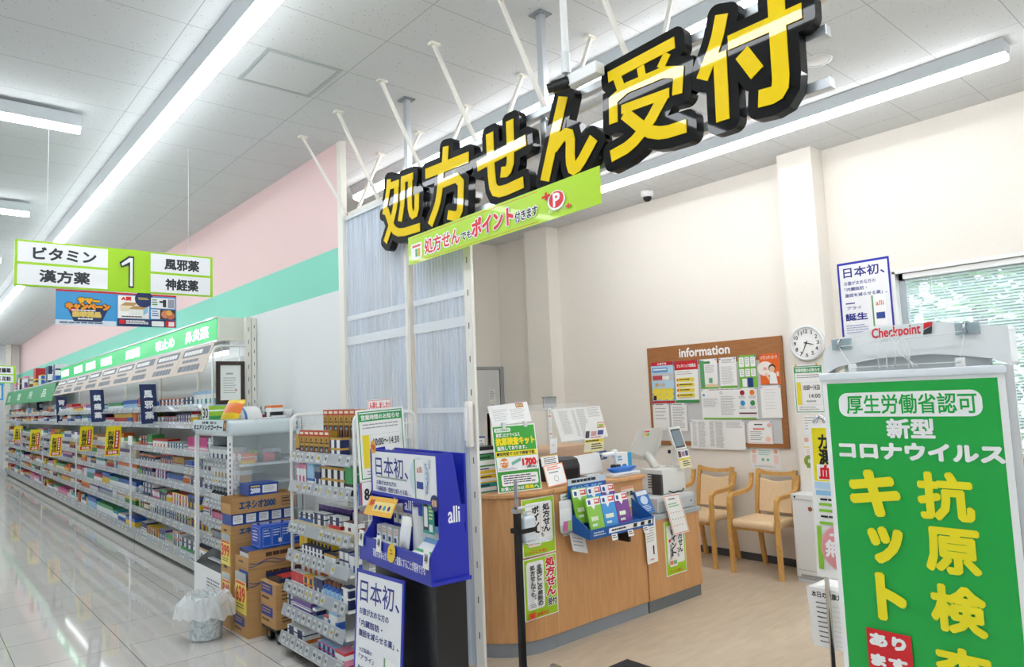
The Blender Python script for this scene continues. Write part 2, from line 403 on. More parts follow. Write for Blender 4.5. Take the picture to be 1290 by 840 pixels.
# ================================================================ lights
LED = mt('#f6fbff', .5, emit=15.0, name='led_diffuser'); LEDP = mt('#fbfcff', .5, emit=18.0, name='led_diffuser_pharmacy'); LEDS = mt('#f4fbff', .5, emit=4.0, name='led_shelf_tube'); HOUS = mt('#c9d0d4', .35, name='lamp_housing')
def strip(p0, p1, name, label, group, w=.075, drop=0, led=None):
    """a batten light from p0 to p1 under the ceiling (runs along X or Y)"""
    p0, p1 = V(p0), V(p1); z = p0.z; o = thing(name, label, 'ceiling light', ((p0.x+p1.x)/2, (p0.y+p1.y)/2, z), group)
    al = 1 if abs(p1.y-p0.y) > abs(p1.x-p0.x) else 0
    def cs(m, prof, nm, e=0):
        mb = MB(); n = len(prof)
        vs = []
        for p in (p0, p1):
            for q, h in prof: vs.append((p.x+q, p.y+(e if p is p1 else -e), p.z+h) if al else (p.x+(e if p is p1 else -e), p.y+q, p.z+h))
        mb.add(vs, [(i, (i+1) % n, n+(i+1) % n, n+i) for i in range(n)]+[tuple(range(n))[::-1], tuple(range(n, 2*n))], m); return mb.build(nm, o)
    cs(HOUS, [(-w*1.05, .075), (-w*.62, .0), (w*.62, .0), (w*1.05, .075)], 'housing', .004)
    cs(led or LED, [(-w*.55, -.001), (-w*.5, -.03), (-w*.2, -.042), (w*.2, -.042), (w*.5, -.03), (w*.55, -.001)], 'diffuser', 0)
    if drop:
        c = MB(); 
        for f in (.25, .75):
            q = p0.lerp(p1, f); c.cyl((q.x, q.y, z+.05), (q.x, q.y, CZ), .004, .004, STEEL, 6)
        c.build('hanger', o)
    return o
LZ = CZ-.078
y = -2.6
while y < 23.5:
    strip((1.245, y, LZ), (1.245, y+2.39, LZ), 'line_light', 'white LED line light in the long continuous run above the aisle', 'line lights above the aisle'); y += 2.4
for y in (-1.9, .4, 2.75, 5.24, 7.76, 10.3, 12.8, 15.3, 17.8, 20.3, 22.8):
    for k, x in enumerate((-1.75, -4.6)):
        strip((x, y, LZ-.02), (x+2.58, y, LZ-.02), 'batten_light', 'white batten light across the shop ceiling to the side of the aisle run', 'batten lights on the shop ceiling', .042, 0)
strip((4.885, 1.06, LZ), (4.885, 5.0, LZ), 'line_light', 'long white LED line light over the pharmacy near the information wall', 'line lights over the pharmacy', led=LEDP)
strip((3.13, 1.3, LZ), (3.13, 5.72, LZ), 'line_light', 'white LED line light behind the yellow letters, over the counter', 'line lights over the counter', led=LEDP)
strip((4.885, -2.6, LZ), (4.885, .4, LZ), 'line_light', 'white LED line light toward the window end of the information wall', 'line lights by the window', led=LEDP)
strip((3.13, -2.6, LZ), (3.13, .7, LZ), 'line_light', 'white LED line light over the pharmacy entrance floor', 'line lights by the entrance', led=LEDP)

# ceiling fittings
h = thing('ceiling_hatch', 'square grey-framed access hatch in the white ceiling beside the light run', 'access hatch', (1.70, 3.9, CZ))
HF = mt('#b9c2c1', .4, .3, name='hatch_frame'); f = MB(); x0, x1, y0, y1 = 1.47, 1.93, 3.67, 4.13
for q in ((x0, y0, x1, y0+.02), (x0, y1-.02, x1, y1), (x0, y0+.02, x0+.02, y1-.02), (x1-.02, y0+.02, x1, y1-.02)): f.box((q[0], q[1], CZ-.008), (q[2], q[3], CZ-.0005), HF)
f.build('frame', h); MB().box((x0+.024, y0+.024, CZ-.005), (x1-.024, y1-.024, CZ-.0005), CEIL).build('panel', h)
def dome(p, label):
    t = thing('dome_camera', label, 'security camera', (p.x, p.y, CZ))
    MB().lathe([(.0, -.0), (.062, 0), (.064, -.045), (.052, -.06), (0, -.06)], (p.x, p.y, CZ-.0005), WHITE).build('base', t)
    MB().lathe([(.044, -.058), (.04, -.082), (.026, -.1), (.0, -.107)], (p.x, p.y, CZ), BLACK).build('dome', t)
dome(at(815, 241, Z=CZ), 'white dome camera on the pharmacy ceiling above the information wall')
dome(at(600, 243, Z=CZ), 'white dome camera on the ceiling seen between two yellow letters')
p = at(1030, 76, Z=CZ); s = thing('ceiling_speaker', 'round white speaker grille in the pharmacy ceiling beyond the sign bars', 'speaker', tuple(p))
MB().lathe([(.085, -.001), (.083, -.006), (.07, -.008)], p, LITE).build('rim', s); MB().lathe([(.07, -.004), (.03, -.010), (0, -.011)], p, WHITE).build('grille', s)

# world: daylight outside
w = bpy.data.worlds.new('daylight'); SC.world = w; w.use_nodes = True
w.node_tree.nodes['Background'].inputs['Color'].default_value = (.85, .95, 1, 1); w.node_tree.nodes['Background'].inputs['Strength'].default_value = 3.2
sun = bpy.data.lights.new('sun', 'SUN'); sun.energy = 3.5; sun.angle = .05; so = bpy.data.objects.new('sun', sun); COL.objects.link(so); so.rotation_euler = (.6, -.5, 2.0)
SC.view_settings.view_transform = 'Standard'; SC.view_settings.look = 'None'; SC.view_settings.gamma = 1; SC.view_settings.use_curve_mapping = False
SC.view_settings.exposure = 0.33
SC.cycles.use_denoising = True
# ================================================================ pharmacy front: sign, posts, braces, curtain
YEL = mt('#f4d200', .5, coat=.8, name='glossy_yellow_sign_face'); BLK = mt('#08090a', .4, coat=.35, name='glossy_black_sign_body')
for q_ in (YEL, BLK): q_.node_tree.nodes['Principled BSDF'].inputs['Specular IOR Level'].default_value = .06
BAR = mt('#d4d9dd', .3, .75, name='silver_square_bar')
XL = 2.35                      # plane of the letter faces
def stroke_poly(pts, w):
    """mitred outline of a thick polyline in the plane; pts (y, z)"""
    n = len(pts); L_, R_ = [], []
    for i in range(n):
        p = V(pts[i]); d0 = (p-V(pts[i-1])).normalized() if i else None; d1 = (V(pts[i+1])-p).normalized() if i < n-1 else None
        if d0 is None: d0 = d1
        if d1 is None: d1 = d0
        m = (d0+d1).normalized(); nn = V((-m.y, m.x)); k = min(1/max(.35, nn.dot(V((-d1.y, d1.x)))), 2.2)*w/2
        L_.append(p+nn*k); R_.append(p-nn*k)
    return L_, R_
def letter(parent, zx, zy, sc, strokes):
    strokes = [(p_, w_*1.08) for p_, w_ in strokes]
    face, body = MB(), MB(); kf = kb = 0
    for pts, w in strokes:
        q = [at(zx+x/sc, zy+y/sc, X=XL) for x, y in pts]; q = [(p.y, p.z) for p in q]
        if len(q) > 2:         # smooth the bends a little
            e = [q[0]]
            for i in range(1, len(q)-1):
                a, p, c = V(q[i-1]), V(q[i]), V(q[i+1]); e += [tuple(p.lerp(a, .22)), tuple(p.lerp(c, .22))]
            q = e+[q[-1]]
        Lp, Rp = stroke_poly(q, w)
        for i in range(len(q)-1):
            kf += 1; face.prism([(XL-.006-kf*.00008, a.x, a.y) for a in (Lp[i], Rp[i], Rp[i+1], Lp[i+1])], (.004, 0, 0), YEL)
        g = .041
        d0 = (V(q[0])-V(q[1])).normalized()*.004; d1 = (V(q[-1])-V(q[-2])).normalized()*.004
        qq = [tuple(V(q[0])+d0)]+q[1:-1]+[tuple(V(q[-1])+d1)]
        Lb, Rb = stroke_poly(qq, w+2*g)
        for i in range(len(qq)-1):
            kb += 1; body.prism([(XL-kb*.00006, a.x, a.y) for a in (Lb[i], Rb[i], Rb[i+1], Lb[i+1])], (.05, 0, 0), BLK)
        for e, s_ in ((0, 1), (-1, -1)):     # rounded black corners beyond both stroke ends
            p = V(qq[e]); dd = (V(qq[0])-V(qq[1])).normalized() if e == 0 else (V(qq[-1])-V(qq[-2])).normalized(); nn = V((-dd.y, dd.x))
            A = [p+nn*(w/2)+(nn*math.cos(t)+dd*math.sin(t))*g for t in (0, .4, .8, 1.2, 1.57)]
            B = [p-nn*(w/2)+(-nn*math.sin(t)+dd*math.cos(t))*g for t in (0, .4, .8, 1.2, 1.57)]
            kb += 1; body.prism([(XL-kb*.00006, a.x, a.y) for a in A+B], (.05, 0, 0), BLK)
    o = body.build('letter', parent); face.build('letter_face', o)
sg = thing('header_sign', 'big yellow and black dimensional Japanese letters on silver bars above the pharmacy front', 'sign', (2.42, 2.5, 2.62))
for z in (2.615, 2.805, 3.0):
    MB().box((2.405, 1.03, z-.019), (2.443, 3.90, z+.019), BAR).build('bar', sg, bevel=.002)
letter(sg, 470, 190, 6.464, [([(134, 232), (128, 330), (95, 520), (140, 560)][:3], .042), ([(130, 292), (215, 262)], .042), ([(195, 275), (190, 440), (150, 610), (105, 745)], .046),
    ([(112, 480), (165, 640), (225, 672), (388, 622)], .048), ([(250, 225), (248, 420), (225, 575)], .044), ([(235, 240), (332, 205)], .04), ([(310, 215), (303, 440), (322, 530), (362, 505), (364, 350)], .044)])
letter(sg, 470, 190, 6.464, [([(598, -35), (590, 90)], .052), ([(432, 190), (783, 52)], .058), ([(562, 130), (548, 330), (530, 440), (470, 605)], .05), ([(560, 272), (722, 204), (718, 470), (690, 535), (615, 522)], .05)])
letter(sg, 590, 90, 4.94, [([(60, 592), (362, 428)], .055), ([(136, 385), (146, 620), (160, 740), (210, 752), (347, 690)], .055), ([(262, 305), (270, 560), (250, 625), (208, 628)], .052)])
letter(sg, 590, 90, 4.94, [([(594, 158), (540, 400), (480, 682)], .058), ([(535, 480), (600, 390), (640, 400), (638, 555), (655, 612), (695, 585), (785, 415)], .054)])
letter(sg, 750, 30, 4.421, [([(75, 300), (445, 105)], .045), ([(120, 285), (150, 370)], .04), ([(255, 240), (270, 320)], .035), ([(405, 165), (365, 250)], .035),
    ([(105, 555), (103, 390), (470, 235), (460, 395)], .045), ([(150, 480), (415, 385)], .038), ([(385, 400), (300, 560), (200, 680), (92, 740)], .05), ([(165, 500), (290, 600), (380, 612), (512, 570)], .05)])
letter(sg, 865, 0, 4.94, [([(222, 92), (190, 260), (100, 498)], .052), ([(210, 330), (230, 752)], .053), ([(262, 270), (720, 68)], .052), ([(555, -80), (578, 300), (594, 530), (560, 590), (452, 618)], .06), ([(348, 330), (444, 455)], .056)])
# hanging posts of the sign
def post(y, z0, z1, label, X=2.40):
    t = thing('sign_post', label, 'post', (X, y, z0))
    MB().box((X+.046, y-.02, z0), (X+.082, y+.02, z1-.004), BAR).build('pole', t, bevel=.002)
    MB().box((X+.02, y-.045, z1-.006), (X+.105, y+.045, z1), mt('#8d959b', .4, .6)).build('ceiling_plate', t)
post(3.81, 2.59, CZ, 'silver square post hanging from the ceiling behind the first yellow letters')
post(2.51, 2.59, CZ, 'silver square post hanging from the ceiling between the third and fourth yellow letters')
# curtain rail + braces
rl = MB().box((2.485, .9, 2.955), (2.51, 4.69, 2.99), CREAM).build('curtain_rail'); tag(rl, 'cream steel rail under the ceiling braces along the pharmacy front', 'rail')
for i, y in enumerate((4.80, 4.235, 3.655, 3.085, 2.51, 1.95)):
    for s_ in (-1, 1):
        yb = min(y-.04, 4.66) if s_ < 0 else min(y-.1, 4.64)
        t = thing('ceiling_brace', ('thin cream brace slanting from the shop ceiling down to the rail', 'thin cream brace slanting from the pharmacy ceiling down to the rail')[s_ > 0], 'brace', (2.46+s_*.2, y, 2.99), ('braces on the shop side', 'braces on the pharmacy side')[s_ > 0])
        xt, xb = (2.187, 2.46) if s_ < 0 else (2.845, 2.535)
        MB().tube([(xb, yb, 2.995 if s_ > 0 else 2.97), (xt, y, CZ-.012)], .013, CREAM, sq=True).build('rod', t)
        MB().box((xt-.03, y-.02, CZ-.012), (xt+.03, y+.02, CZ-.0005), CREAM).build('bracket', t)
# vinyl curtain in two panels
def curtain(y0, y1, label, zt=2.945, zb=.07):
    t = thing('vinyl_curtain', label, 'curtain', (2.46, (y0+y1)/2, zb)); n = int((y1-y0)/.0065); rd = random.Random(int(y0*100)); vs, fs = [], []
    rows = [zb, .6, 1.2, 1.8, 2.4, zt]
    ph = 0
    for i in range(n+1):
        y = y0+(y1-y0)*i/n; ph += .95+.5*rd.random()
        for j, z in enumerate(rows): vs.append((2.463+.010*math.sin(ph+.25*math.sin(j*1.7+i*.2)), y, z))
    k = len(rows)
    for i in range(n):
        for j in range(k-1): fs.append((i*k+j, (i+1)*k+j, (i+1)*k+j+1, i*k+j+1))
    MB().add(vs, fs, CURT, True).build('vinyl_sheet', t)
    TP = m_clear('milky_tape_%d' % int(y0*10), '#f3f8fc', .35, .3)
    for z, h in ((2.18, .035), (2.015, .06), (1.50, .03)): MB().box((2.449, y0+.01, z-h/2), (2.4495, y1-.01, z+h/2), TP).build('tape_band', t)
    MB().box((2.444, y0, zt-.03), (2.449, y1, zt), LITE).build('top_hem', t)
curtain(3.845, 4.68, 'clear corrugated vinyl curtain panel next to the pink wall end')
curtain(3.205, 3.785, 'clear corrugated vinyl curtain panel behind the blue display')
def frame_post(y, w, label, latch=False, slots=True):
    t = thing('partition_post', label, 'post', (2.45, y, 0))
    MB().box((2.425, y-w/2, 0), (2.443, y+w/2, 2.95), CREAM).build('upright', t, bevel=.002)
    MB().box((2.415, y-w*.8, 0.0005), (2.4435, y+w*.8, .006), STEEL).build('foot_plate', t)
    if slots:
        s = MB()
        for k in range(14):
            z = .25+k*.19; s.box((2.4243, y-.004, z), (2.425, y+.004, z+.035), mt('#5a5c58', .6))
        s.build('slot_pattern', t)
    if latch:
        m = MB(); z = 1.42
        m.rbox((2.385, y-.022, z-.13), (2.4235, y+.022, z+.13), .012, CREAM); m.build('latch_handle', t)
        MB().rbox((2.375, y-.012, z-.09), (2.386, y+.012, z+.09), .005, WHITE).build('latch_grip', t)
frame_post(3.165, .07, 'cream slotted end post with a latch beside the wooden counter', True)
frame_post(3.82, .03, 'slim cream post between the two vinyl curtain panels', slots=False)
frame_post(4.675, .025, 'slim brown-edged post at the pink wall end of the curtain', slots=False)
# hanging lime banner
LIME = mt('#b5e01e', .3, coat=.3, name='lime_vinyl'); RED = mt('#e01b22', .5, name='print_red')
s = Sheet((2.325, 3.62, 2.565), (2.325, 2.035, 2.58), (2.325, 3.62, 2.392), .003, LIME)
s.rect(.03, .07, .74, .085, RED).rect(.03, .93, .74, .945, RED)
s.rrect(.02, .3, .095, .86, .012, mt('#ffffff', .5)); s.rect(.03, .36, .085, .44, mt('#e6685a')); s.rect(.05, .5, .065, .78, mt('#57b26a')); s.rect(.068, .5, .083, .78, mt('#f0b53c'))
s.text('処方せん', .115, .28, .335, .80, RED, .0022, outline=((.010, mt('#ffffff', .5)), ))
s.text('でも', .345, .50, .405, .75, INK, .0015, outline=((.006, mt('#ffffff', .5)),))
s.text('ポイント', .41, .22, .625, .76, RED, .005, outline=((.011, mt('#ffffff', .5)),))
s.text('付きます', .635, .46, .74, .76, INK, .0015, outline=((.006, mt('#ffffff', .5)),))
s.disc(.825, .52, .047, mt('#ffffff'), sx=1.25).disc(.825, .50, .040, mt('#e2353a'), sx=1.25); s.text('P', .813, .33, .84, .68, mt('#ffffff'), .003)
s.text('+', .765, .22, .80, .42, RED, .003).text('+', .865, .72, .885, .85, RED, .002)
s.text('おトク!', .79, .72, .86, .84, mt('#ffffff'))
s.done('lime_banner', 'long lime green hanging banner with red lettering under the yellow letters', 'banner', letters=True)
# box camera on a ceiling pole
p = at(712, 60, X=2.3); cy = p.y
t = thing('pole_camera', 'black-lensed box camera on a white ceiling pole above the fourth yellow letter', 'security camera', (2.3, cy, 3.0))
MB().cyl((2.3, cy, CZ-.0005), (2.3, cy, 3.14), .017, .017, WHITE).cyl((2.3, cy, 3.16), (2.3, cy, 3.06), .021, .021, LITE).build('pole', t)
MB().cyl((2.3, cy, 3.07), (2.29, cy-.01, 3.02), .008, .008, STEEL).build('swivel_joint', t)
MB().rbox((2.28, cy-.20, 2.985), (2.34, cy-.01, 3.04), .006, WHITE).build('body', t)
MB().cyl((2.295, cy-.015, 3.01), (2.24, cy+.04, 2.99), .030, .027, BLACK, 18).cyl((2.24, cy+.04, 2.99), (2.225, cy+.055, 2.985), .022, .022, BLACK, 18).build('lens', t)
# ================================================================ stock: cartons, bottles, pouches
HEX = {'white': '#eef0f0', 'cream': '#e9dfc6', 'red': '#c9242c', 'orange': '#e8762a', 'yellow': '#efc81f', 'green': '#3f9e58', 'lime': '#9cc93a', 'teal': '#2f9a9a', 'pale blue': '#9cc6e6',
       'blue': '#2b5fb8', 'navy': '#1d2a5c', 'purple': '#6d4a9a', 'pink': '#e58fae', 'magenta': '#cf2a86', 'brown': '#7c4a2a', 'gold': '#c79a45', 'silver': '#b4bac0', 'black': '#1b1c20', 'maroon': '#7a2030', 'grey': '#8b9299', 'peach': '#eeb79a', 'tan': '#c9aa7c'}
def cm(n): return mt(HEX[n], .35, name='print_'+n.replace(' ', '_'))
_C = {}
def carton_mesh(d, w, h, body, acc, style):
    """carton whose printed front faces -X: depth d, width w, height h, its front bottom middle at the origin"""
    k = ('c', round(d, 3), round(w, 3), round(h, 3), body, acc, style)
    if k in _C: return _C[k]
    m = MB(); B, A, W = cm(body), cm(acc), cm('white' if body != 'white' else 'grey')
    T = cm('white') if body not in ('white', 'cream', 'yellow', 'peach', 'pale blue') else cm('navy')
    y0, y1 = -w/2, w/2
    m.add([(0,y0,0),(0,y1,0),(d,y1,0),(d,y0,0),(0,y0,h),(0,y1,h),(d,y1,h),(d,y0,h)], [(0,1,2,3),(4,7,6,5),(1,5,6,2),(3,2,6,7)], B)
    zs = {0: (0, .3*h, h*.62, h*.72, h), 1: (0, .12*h, .5*h, .8*h, h), 2: (0, .45*h, .55*h, .9*h, h), 3: (0, .2*h, .3*h, .4*h, h)}[style]
    cs = {0: (A, B, T, B), 1: (A, B, T, A), 2: (B, A, B, A), 3: (B, T, B, A)}[style]
    def strip(f):
        for i in range(4):
            a, b_ = zs[i], zs[i+1]
            f(a, b_, cs[i], T if cs[i] != T else B)
    def front(a, b_, c, t):
        if c in (B,) and b_-a > .25*h:
            u0, u1 = y0+w*.22, y0+w*.80
            for p, q, mm in ((y0, u0, c), (u0, u1, t), (u1, y1, c)): m.add([(0, q, a), (0, p, a), (0, p, b_), (0, q, b_)], [(0, 1, 2, 3)], mm)
        else: m.add([(0, y1, a), (0, y0, a), (0, y0, b_), (0, y1, b_)], [(0, 1, 2, 3)], c)
    def side(a, b_, c, t): m.add([(0, y0, a), (d, y0, a), (d, y0, b_), (0, y0, b_)], [(0, 1, 2, 3)], c)
    strip(front); strip(side)
    o = m.build('medicine_box', None, (0, 0, 0)); me = o.data; bpy.data.objects.remove(o); _C[k] = me; return me
def bottle_mesh(r, h, body, cap, lab):
    k = ('b', round(r, 3), round(h, 3), body, cap, lab)
    if k in _C: return _C[k]
    m = MB()
    m.lathe([(0, 0), (r, 0), (r, h*.16)], (0, 0, 0), cm(body), 12).lathe([(r*1.01, h*.16), (r*1.01, h*.58)], (0, 0, 0), cm(lab), 12)
    m.lathe([(r, h*.58), (r, h*.66), (r*.55, h*.76), (r*.55, h*.8)], (0, 0, 0), cm(body), 12).lathe([(r*.62, h*.8), (r*.62, h), (0, h)], (0, 0, 0), cm(cap), 12)
    o = m.build('medicine_bottle', None, (0, 0, 0)); me = o.data; bpy.data.objects.remove(o); _C[k] = me; return me
def put(me, name, loc, label, cat, group, rz=0):
    o = bpy.data.objects.new(name, me); COL.objects.link(o); o.location = loc; o.rotation_euler.z = rz
    return tag(o, label, cat, group)
ORD = ('top', 'second', 'third', 'fourth', 'fifth', 'sixth', 'seventh', 'bottom')

RAILF = mt('#dbe1e6', .3, coat=.3, alpha=.82, name='price_rail_plastic'); TAGP = mt('#f0f1f1', .5, name='price_tag'); SHELFM = mt('#d3d6d6', .45, name='shelf_steel')
def rail(mb, x, y0, y1, z, h=.045, lean=.012, dx=-1, seed=0, frac=.5, tagm=None):
    """leaning price rail along Y at the shelf edge x, with white tags"""
    rd = random.Random(seed)
    mb.add([(x, y0, z), (x, y1, z), (x+dx*lean, y1, z-h), (x+dx*lean, y0, z-h)], [(0, 1, 2, 3), (3, 2, 1, 0)], RAILF)
    mb.add([(x, y0, z), (x, y1, z), (x+.008, y1, z), (x+.008, y0, z)], [(0, 1, 2, 3)], RAILF)
    y = y0+.02
    while y < y1-.06:
        w = rd.uniform(.03, .055)
        if rd.random() < frac:
            t0, t1 = .12, .88; f = .0012
            P = lambda yy, t: (x+dx*lean*t+dx*f, yy, z-h*t)
            mb.add([P(y, t0), P(y+w, t0), P(y+w, t1), P(y, t1)], [(0, 1, 2, 3), (3, 2, 1, 0)], TAGP)
            f = .0018; mb.add([P(y+w*.2, .35), P(y+w*.8, .35), P(y+w*.8, .6), P(y+w*.2, .6)], [(0, 1, 2, 3), (3, 2, 1, 0)], mt('#8f959b', .6) if rd.random() < .8 else mt('#e8cf3a', .6))
        y += w+rd.uniform(.004, .05)
SHX = 2.115
LEV = [1.585, 1.415, 1.145, .975, .81, .58, .42, .165]       # shelf tops, top to bottom
BAYS = [(6.52, 9.50), (9.53, 13.08), (13.11, 16.65), (16.68, 20.1), (20.13, 23.5)]
BNAME = ('beside the drinks cooler', 'second from the drinks cooler', 'third from the drinks cooler', 'fourth from the drinks cooler', 'at the far end of the aisle')
GBACK = mt('#c6cbca', .6, name='gondola_back_panel'); GBASE = mt('#c8c8c1', .5, name='gondola_kick_plate')
for bi, (y0, y1) in enumerate(BAYS):
    t = thing('wall_shelving', 'white wall shelving bay full of medicines, the bay '+BNAME[bi], 'shelving', (2.28, (y0+y1)/2, 0))
    MB().box((2.135, y0, .03), (2.42, y1, .12), GBASE).box((2.16, y0, 0), (2.42, y1, .03), BLACK).build('base', t)
    MB().box((2.425, y0, .03), (2.445, y1, 2.05), GBACK).build('back_panel', t)
    for k, z in enumerate(LEV):
        sh = MB().box((SHX, y0+.01, z-.02), (2.422, y1-.01, z), SHELFM).build('shelf', t)
        r = MB(); rail(r, SHX-.004, y0+.01, y1-.01, z+.028, .066 if k < 7 else .08, .02, seed=bi*10+k); r.build('price_rail', sh)
    u = MB()
    for y in (y0, (y0+y1)/2): u.box((2.405, y, .1), (2.424, y+.03, 2.05), CREAM)
    u.build('slotted_frame', t)
    if bi: MB().box((2.085, y0-.03, .18), (2.098, y0+.03, 1.22), mt('#dfe3e6', .25, coat=.4)).box((2.08, y0-.10, 1.16), (2.086, y0+.10, 1.27), TAGP).build('price_strip', t)

CARTS = [('white', 'blue'), ('white', 'red'), ('white', 'green'), ('white', 'orange'), ('white', 'pink'), ('white', 'navy'), ('white', 'purple'), ('white', 'teal'), ('red', 'gold'), ('red', 'yellow'), ('blue', 'yellow'),
         ('navy', 'gold'), ('navy', 'silver'), ('orange', 'red'), ('orange', 'yellow'), ('yellow', 'red'), ('yellow', 'blue'), ('pale blue', 'blue'), ('pink', 'magenta'), ('peach', 'red'), ('cream', 'brown'), ('cream', 'green'), ('gold', 'maroon'), ('green', 'yellow'), ('teal', 'pale blue'), ('purple', 'pink'), ('brown', 'gold'), ('maroon', 'gold'), ('silver', 'blue'), ('blue', 'white'), ('black', 'gold')]
BOTS = [('brown', 'white', 'cream'), ('white', 'blue', 'pale blue'), ('white', 'red', 'yellow'), ('navy', 'silver', 'white'), ('teal', 'white', 'lime'), ('white', 'orange', 'orange')]
PREF = {0: ('navy', 'white', 'yellow', 'blue'), 1: ('red', 'blue', 'white'), 2: ('brown', 'orange', 'navy', 'white', 'cream'), 3: ('red', 'white', 'pink', 'maroon'), 4: ('white', 'orange', 'pale blue', 'purple', 'red'), 5: ('white', 'red', 'green', 'teal', 'yellow'), 6: ('white', 'yellow', 'pink', 'cream', 'orange'), 7: ('red', 'orange', 'white', 'blue')}
def fill(x, y0, y1, z, hmax, where, rnd, key, wmul=1, dmax=.2, nb=.12, stuff=None, runs=(3, 6)):
    used = set(); y = y0
    while y < y1-.05:
        n = rnd.randint(*runs)
        if rnd.random() < nb:
            c = rnd.choice(BOTS); r = rnd.uniform(.024, .032); h = min(hmax, rnd.uniform(.10, .15))
            if ('b',)+c in used: continue
            used.add(('b',)+c); lab = '%s medicine bottle with a %s cap, %s' % (c[0], c[1], where)
            for i in range(rnd.randint(2, 4)):
                if y+2*r > y1: break
                if stuff is None: put(bottle_mesh(r, h, *c), 'medicine_bottle', (x+.035, y+r, z), lab, 'bottle', lab)
                else: stuff.box((x+.01, y, z), (x+.05, y+r*1.8, z+h), cm(c[2]))
                y += 2*r+.004
            continue
        c = rnd.choice([q for q in CARTS if q[0] in PREF[key]] if rnd.random() < .7 else CARTS)
        if c in used:
            if len(used) > 20: used.clear()
            continue
        used.add(c)
        w = rnd.choice((.065, .08, .095, .12, .14))*wmul; h = min(hmax, rnd.choice((.08, .10, .12, .145))); st = rnd.randrange(4); dx = rnd.uniform(0, .025)
        lab = '%s medicine box with %s print, %s' % (c[0], c[1], where)
        for i in range(n):
            if y+w > y1: break
            if stuff is None: put(carton_mesh(.13, w, h, c[0], c[1], st), 'medicine_box', (x+dx+rnd.uniform(0, .006), y+w/2, z), lab, 'medicine box', lab)
            else:
                stuff.box((x+dx, y, z), (x+dx+.13, y+w, z+h*.6), cm(c[0])); stuff.box((x+dx, y, z+h*.6), (x+dx+.13, y+w, z+h), cm(c[1]))
            y += w+.003
        if rnd.random() < .25: y += rnd.uniform(.02, .12)
rnd = random.Random(11)
stock = MB()
for bi, (y0, y1) in enumerate(BAYS):
    for k, z in enumerate(LEV):
        hm = (LEV[k-1]-z-.045) if k else .2
        where = '%s shelf, wall bay by the cooler' % ORD[k]
        fill(SHX+.03, y0+.03, y1-.03, z+.0008, min(hm, .17), where, rnd, k, 1.0 if bi == 0 else 1.25, stuff=None if bi == 0 else stock)
st = stock.build('shelf_stock'); st['kind'] = 'stuff'; tag(st, 'rows of many-coloured medicine boxes on the wall bays past the first one', 'medicine stock')

# ---- lit green header, tan category boards, plain green header far away
GLOW = mt('#07ad58', .4, emit=.55, name='backlit_green_panel'); GLOWW = mt('#eafff2', .4, emit=2.2, name='backlit_white_letters')
hd = thing('header_light_box', 'glowing green light box with white lettering along the top of the wall shelving', 'light box', (2.3, 10.9, 2.2))
MB().box((2.165, 6.62, 2.185), (2.44, 15.2, 2.40), CREAM).box((2.15, 6.60, 2.175), (2.165, 15.2, 2.19), RAILF).box((2.15, 6.60, 2.395), (2.165, 15.2, 2.41), RAILF).build('housing', hd)
s = Sheet((2.160, 15.18, 2.392), (2.160, 6.63, 2.392), (2.160, 15.18, 2.192), .004, GLOW); n_ = 7
for i, w_ in enumerate(('胃腸薬', '整腸薬', '解熱薬', '神経薬', '風邪薬', '咳止め', '鼻炎薬')):
    c_ = (.055, .20, .32, .45, .63, .80, .93)[i]; s.text(w_, c_-.042, .24, c_+.042, .80, GLOWW, .004)
s.done('green_panel', parent=hd)
MB().box((2.166, 6.60, 2.185), (2.44, 6.619, 2.40), CREAM).build('end_cap', hd)
TAN = mt('#cdbcae', .5, name='tan_board'); SLATE = mt('#5c6470', .5, name='slate_print')
ys = [6.62+i*.945 for i in range(9)]
for i, y in enumerate(ys):
    nm = ('first', 'second', 'third', 'fourth', 'fifth', 'sixth', 'seventh', 'eighth', 'ninth')[i]
    s = Sheet((2.135, y+.938, 2.165), (2.135, y, 2.165), (2.035, y+.938, 1.90), .006, TAN)
    s.rrect(.06, .06, .94, .36, .03, SLATE); s.lines(.12, .14, .88, .29, 1, mt('#e9e6e2', .6), 1.0, i); s.lines(.15, .46, .85, .58, 1, SLATE, .9, i+20); s.lines(.1, .68, .9, .90, 1, SLATE, .95, i+40)
    s.done('category_board', 'tan category board tilted under the green light box, %s from the cooler end' % nm, 'shelf sign')
# support arms that carry the tilted boards
for i in range(9):
    pass
s = Sheet((2.118, 23.4, 2.19), (2.118, 15.35, 2.15), (2.05, 23.4, 1.86), .01, mt('#2f9a58', .4, name='green_header'))
for i, ch in enumerate('生理用品'): s.text(ch, .06+.25*i, .28, .13+.25*i, .72, mt('#eaf6ee'), .006)
s.done('green_header_board', 'plain green header board with white letters over the far shelving', 'shelf sign')
rnd2 = random.Random(3)
for i in range(8):
    w_, h_ = rnd2.uniform(.35, .6), rnd2.uniform(.18, .42); y = 15.6+i*.9
    c_ = CARTS[(i*5) % len(CARTS)]
    put(carton_mesh(.2, w_, h_, c_[0], c_[1], i % 4), 'stock_carton', (2.14, y+w_/2, 2.2), '%s stock carton with %s print on top of the far green header' % c_, 'carton', None)
tb = MB().box((2.14, 15.3, 2.17), (2.44, 23.5, 2.199), SHELFM).build('top_shelf_board'); tag(tb, 'steel top shelf over the far shelving, carrying stock cartons', 'shelf')
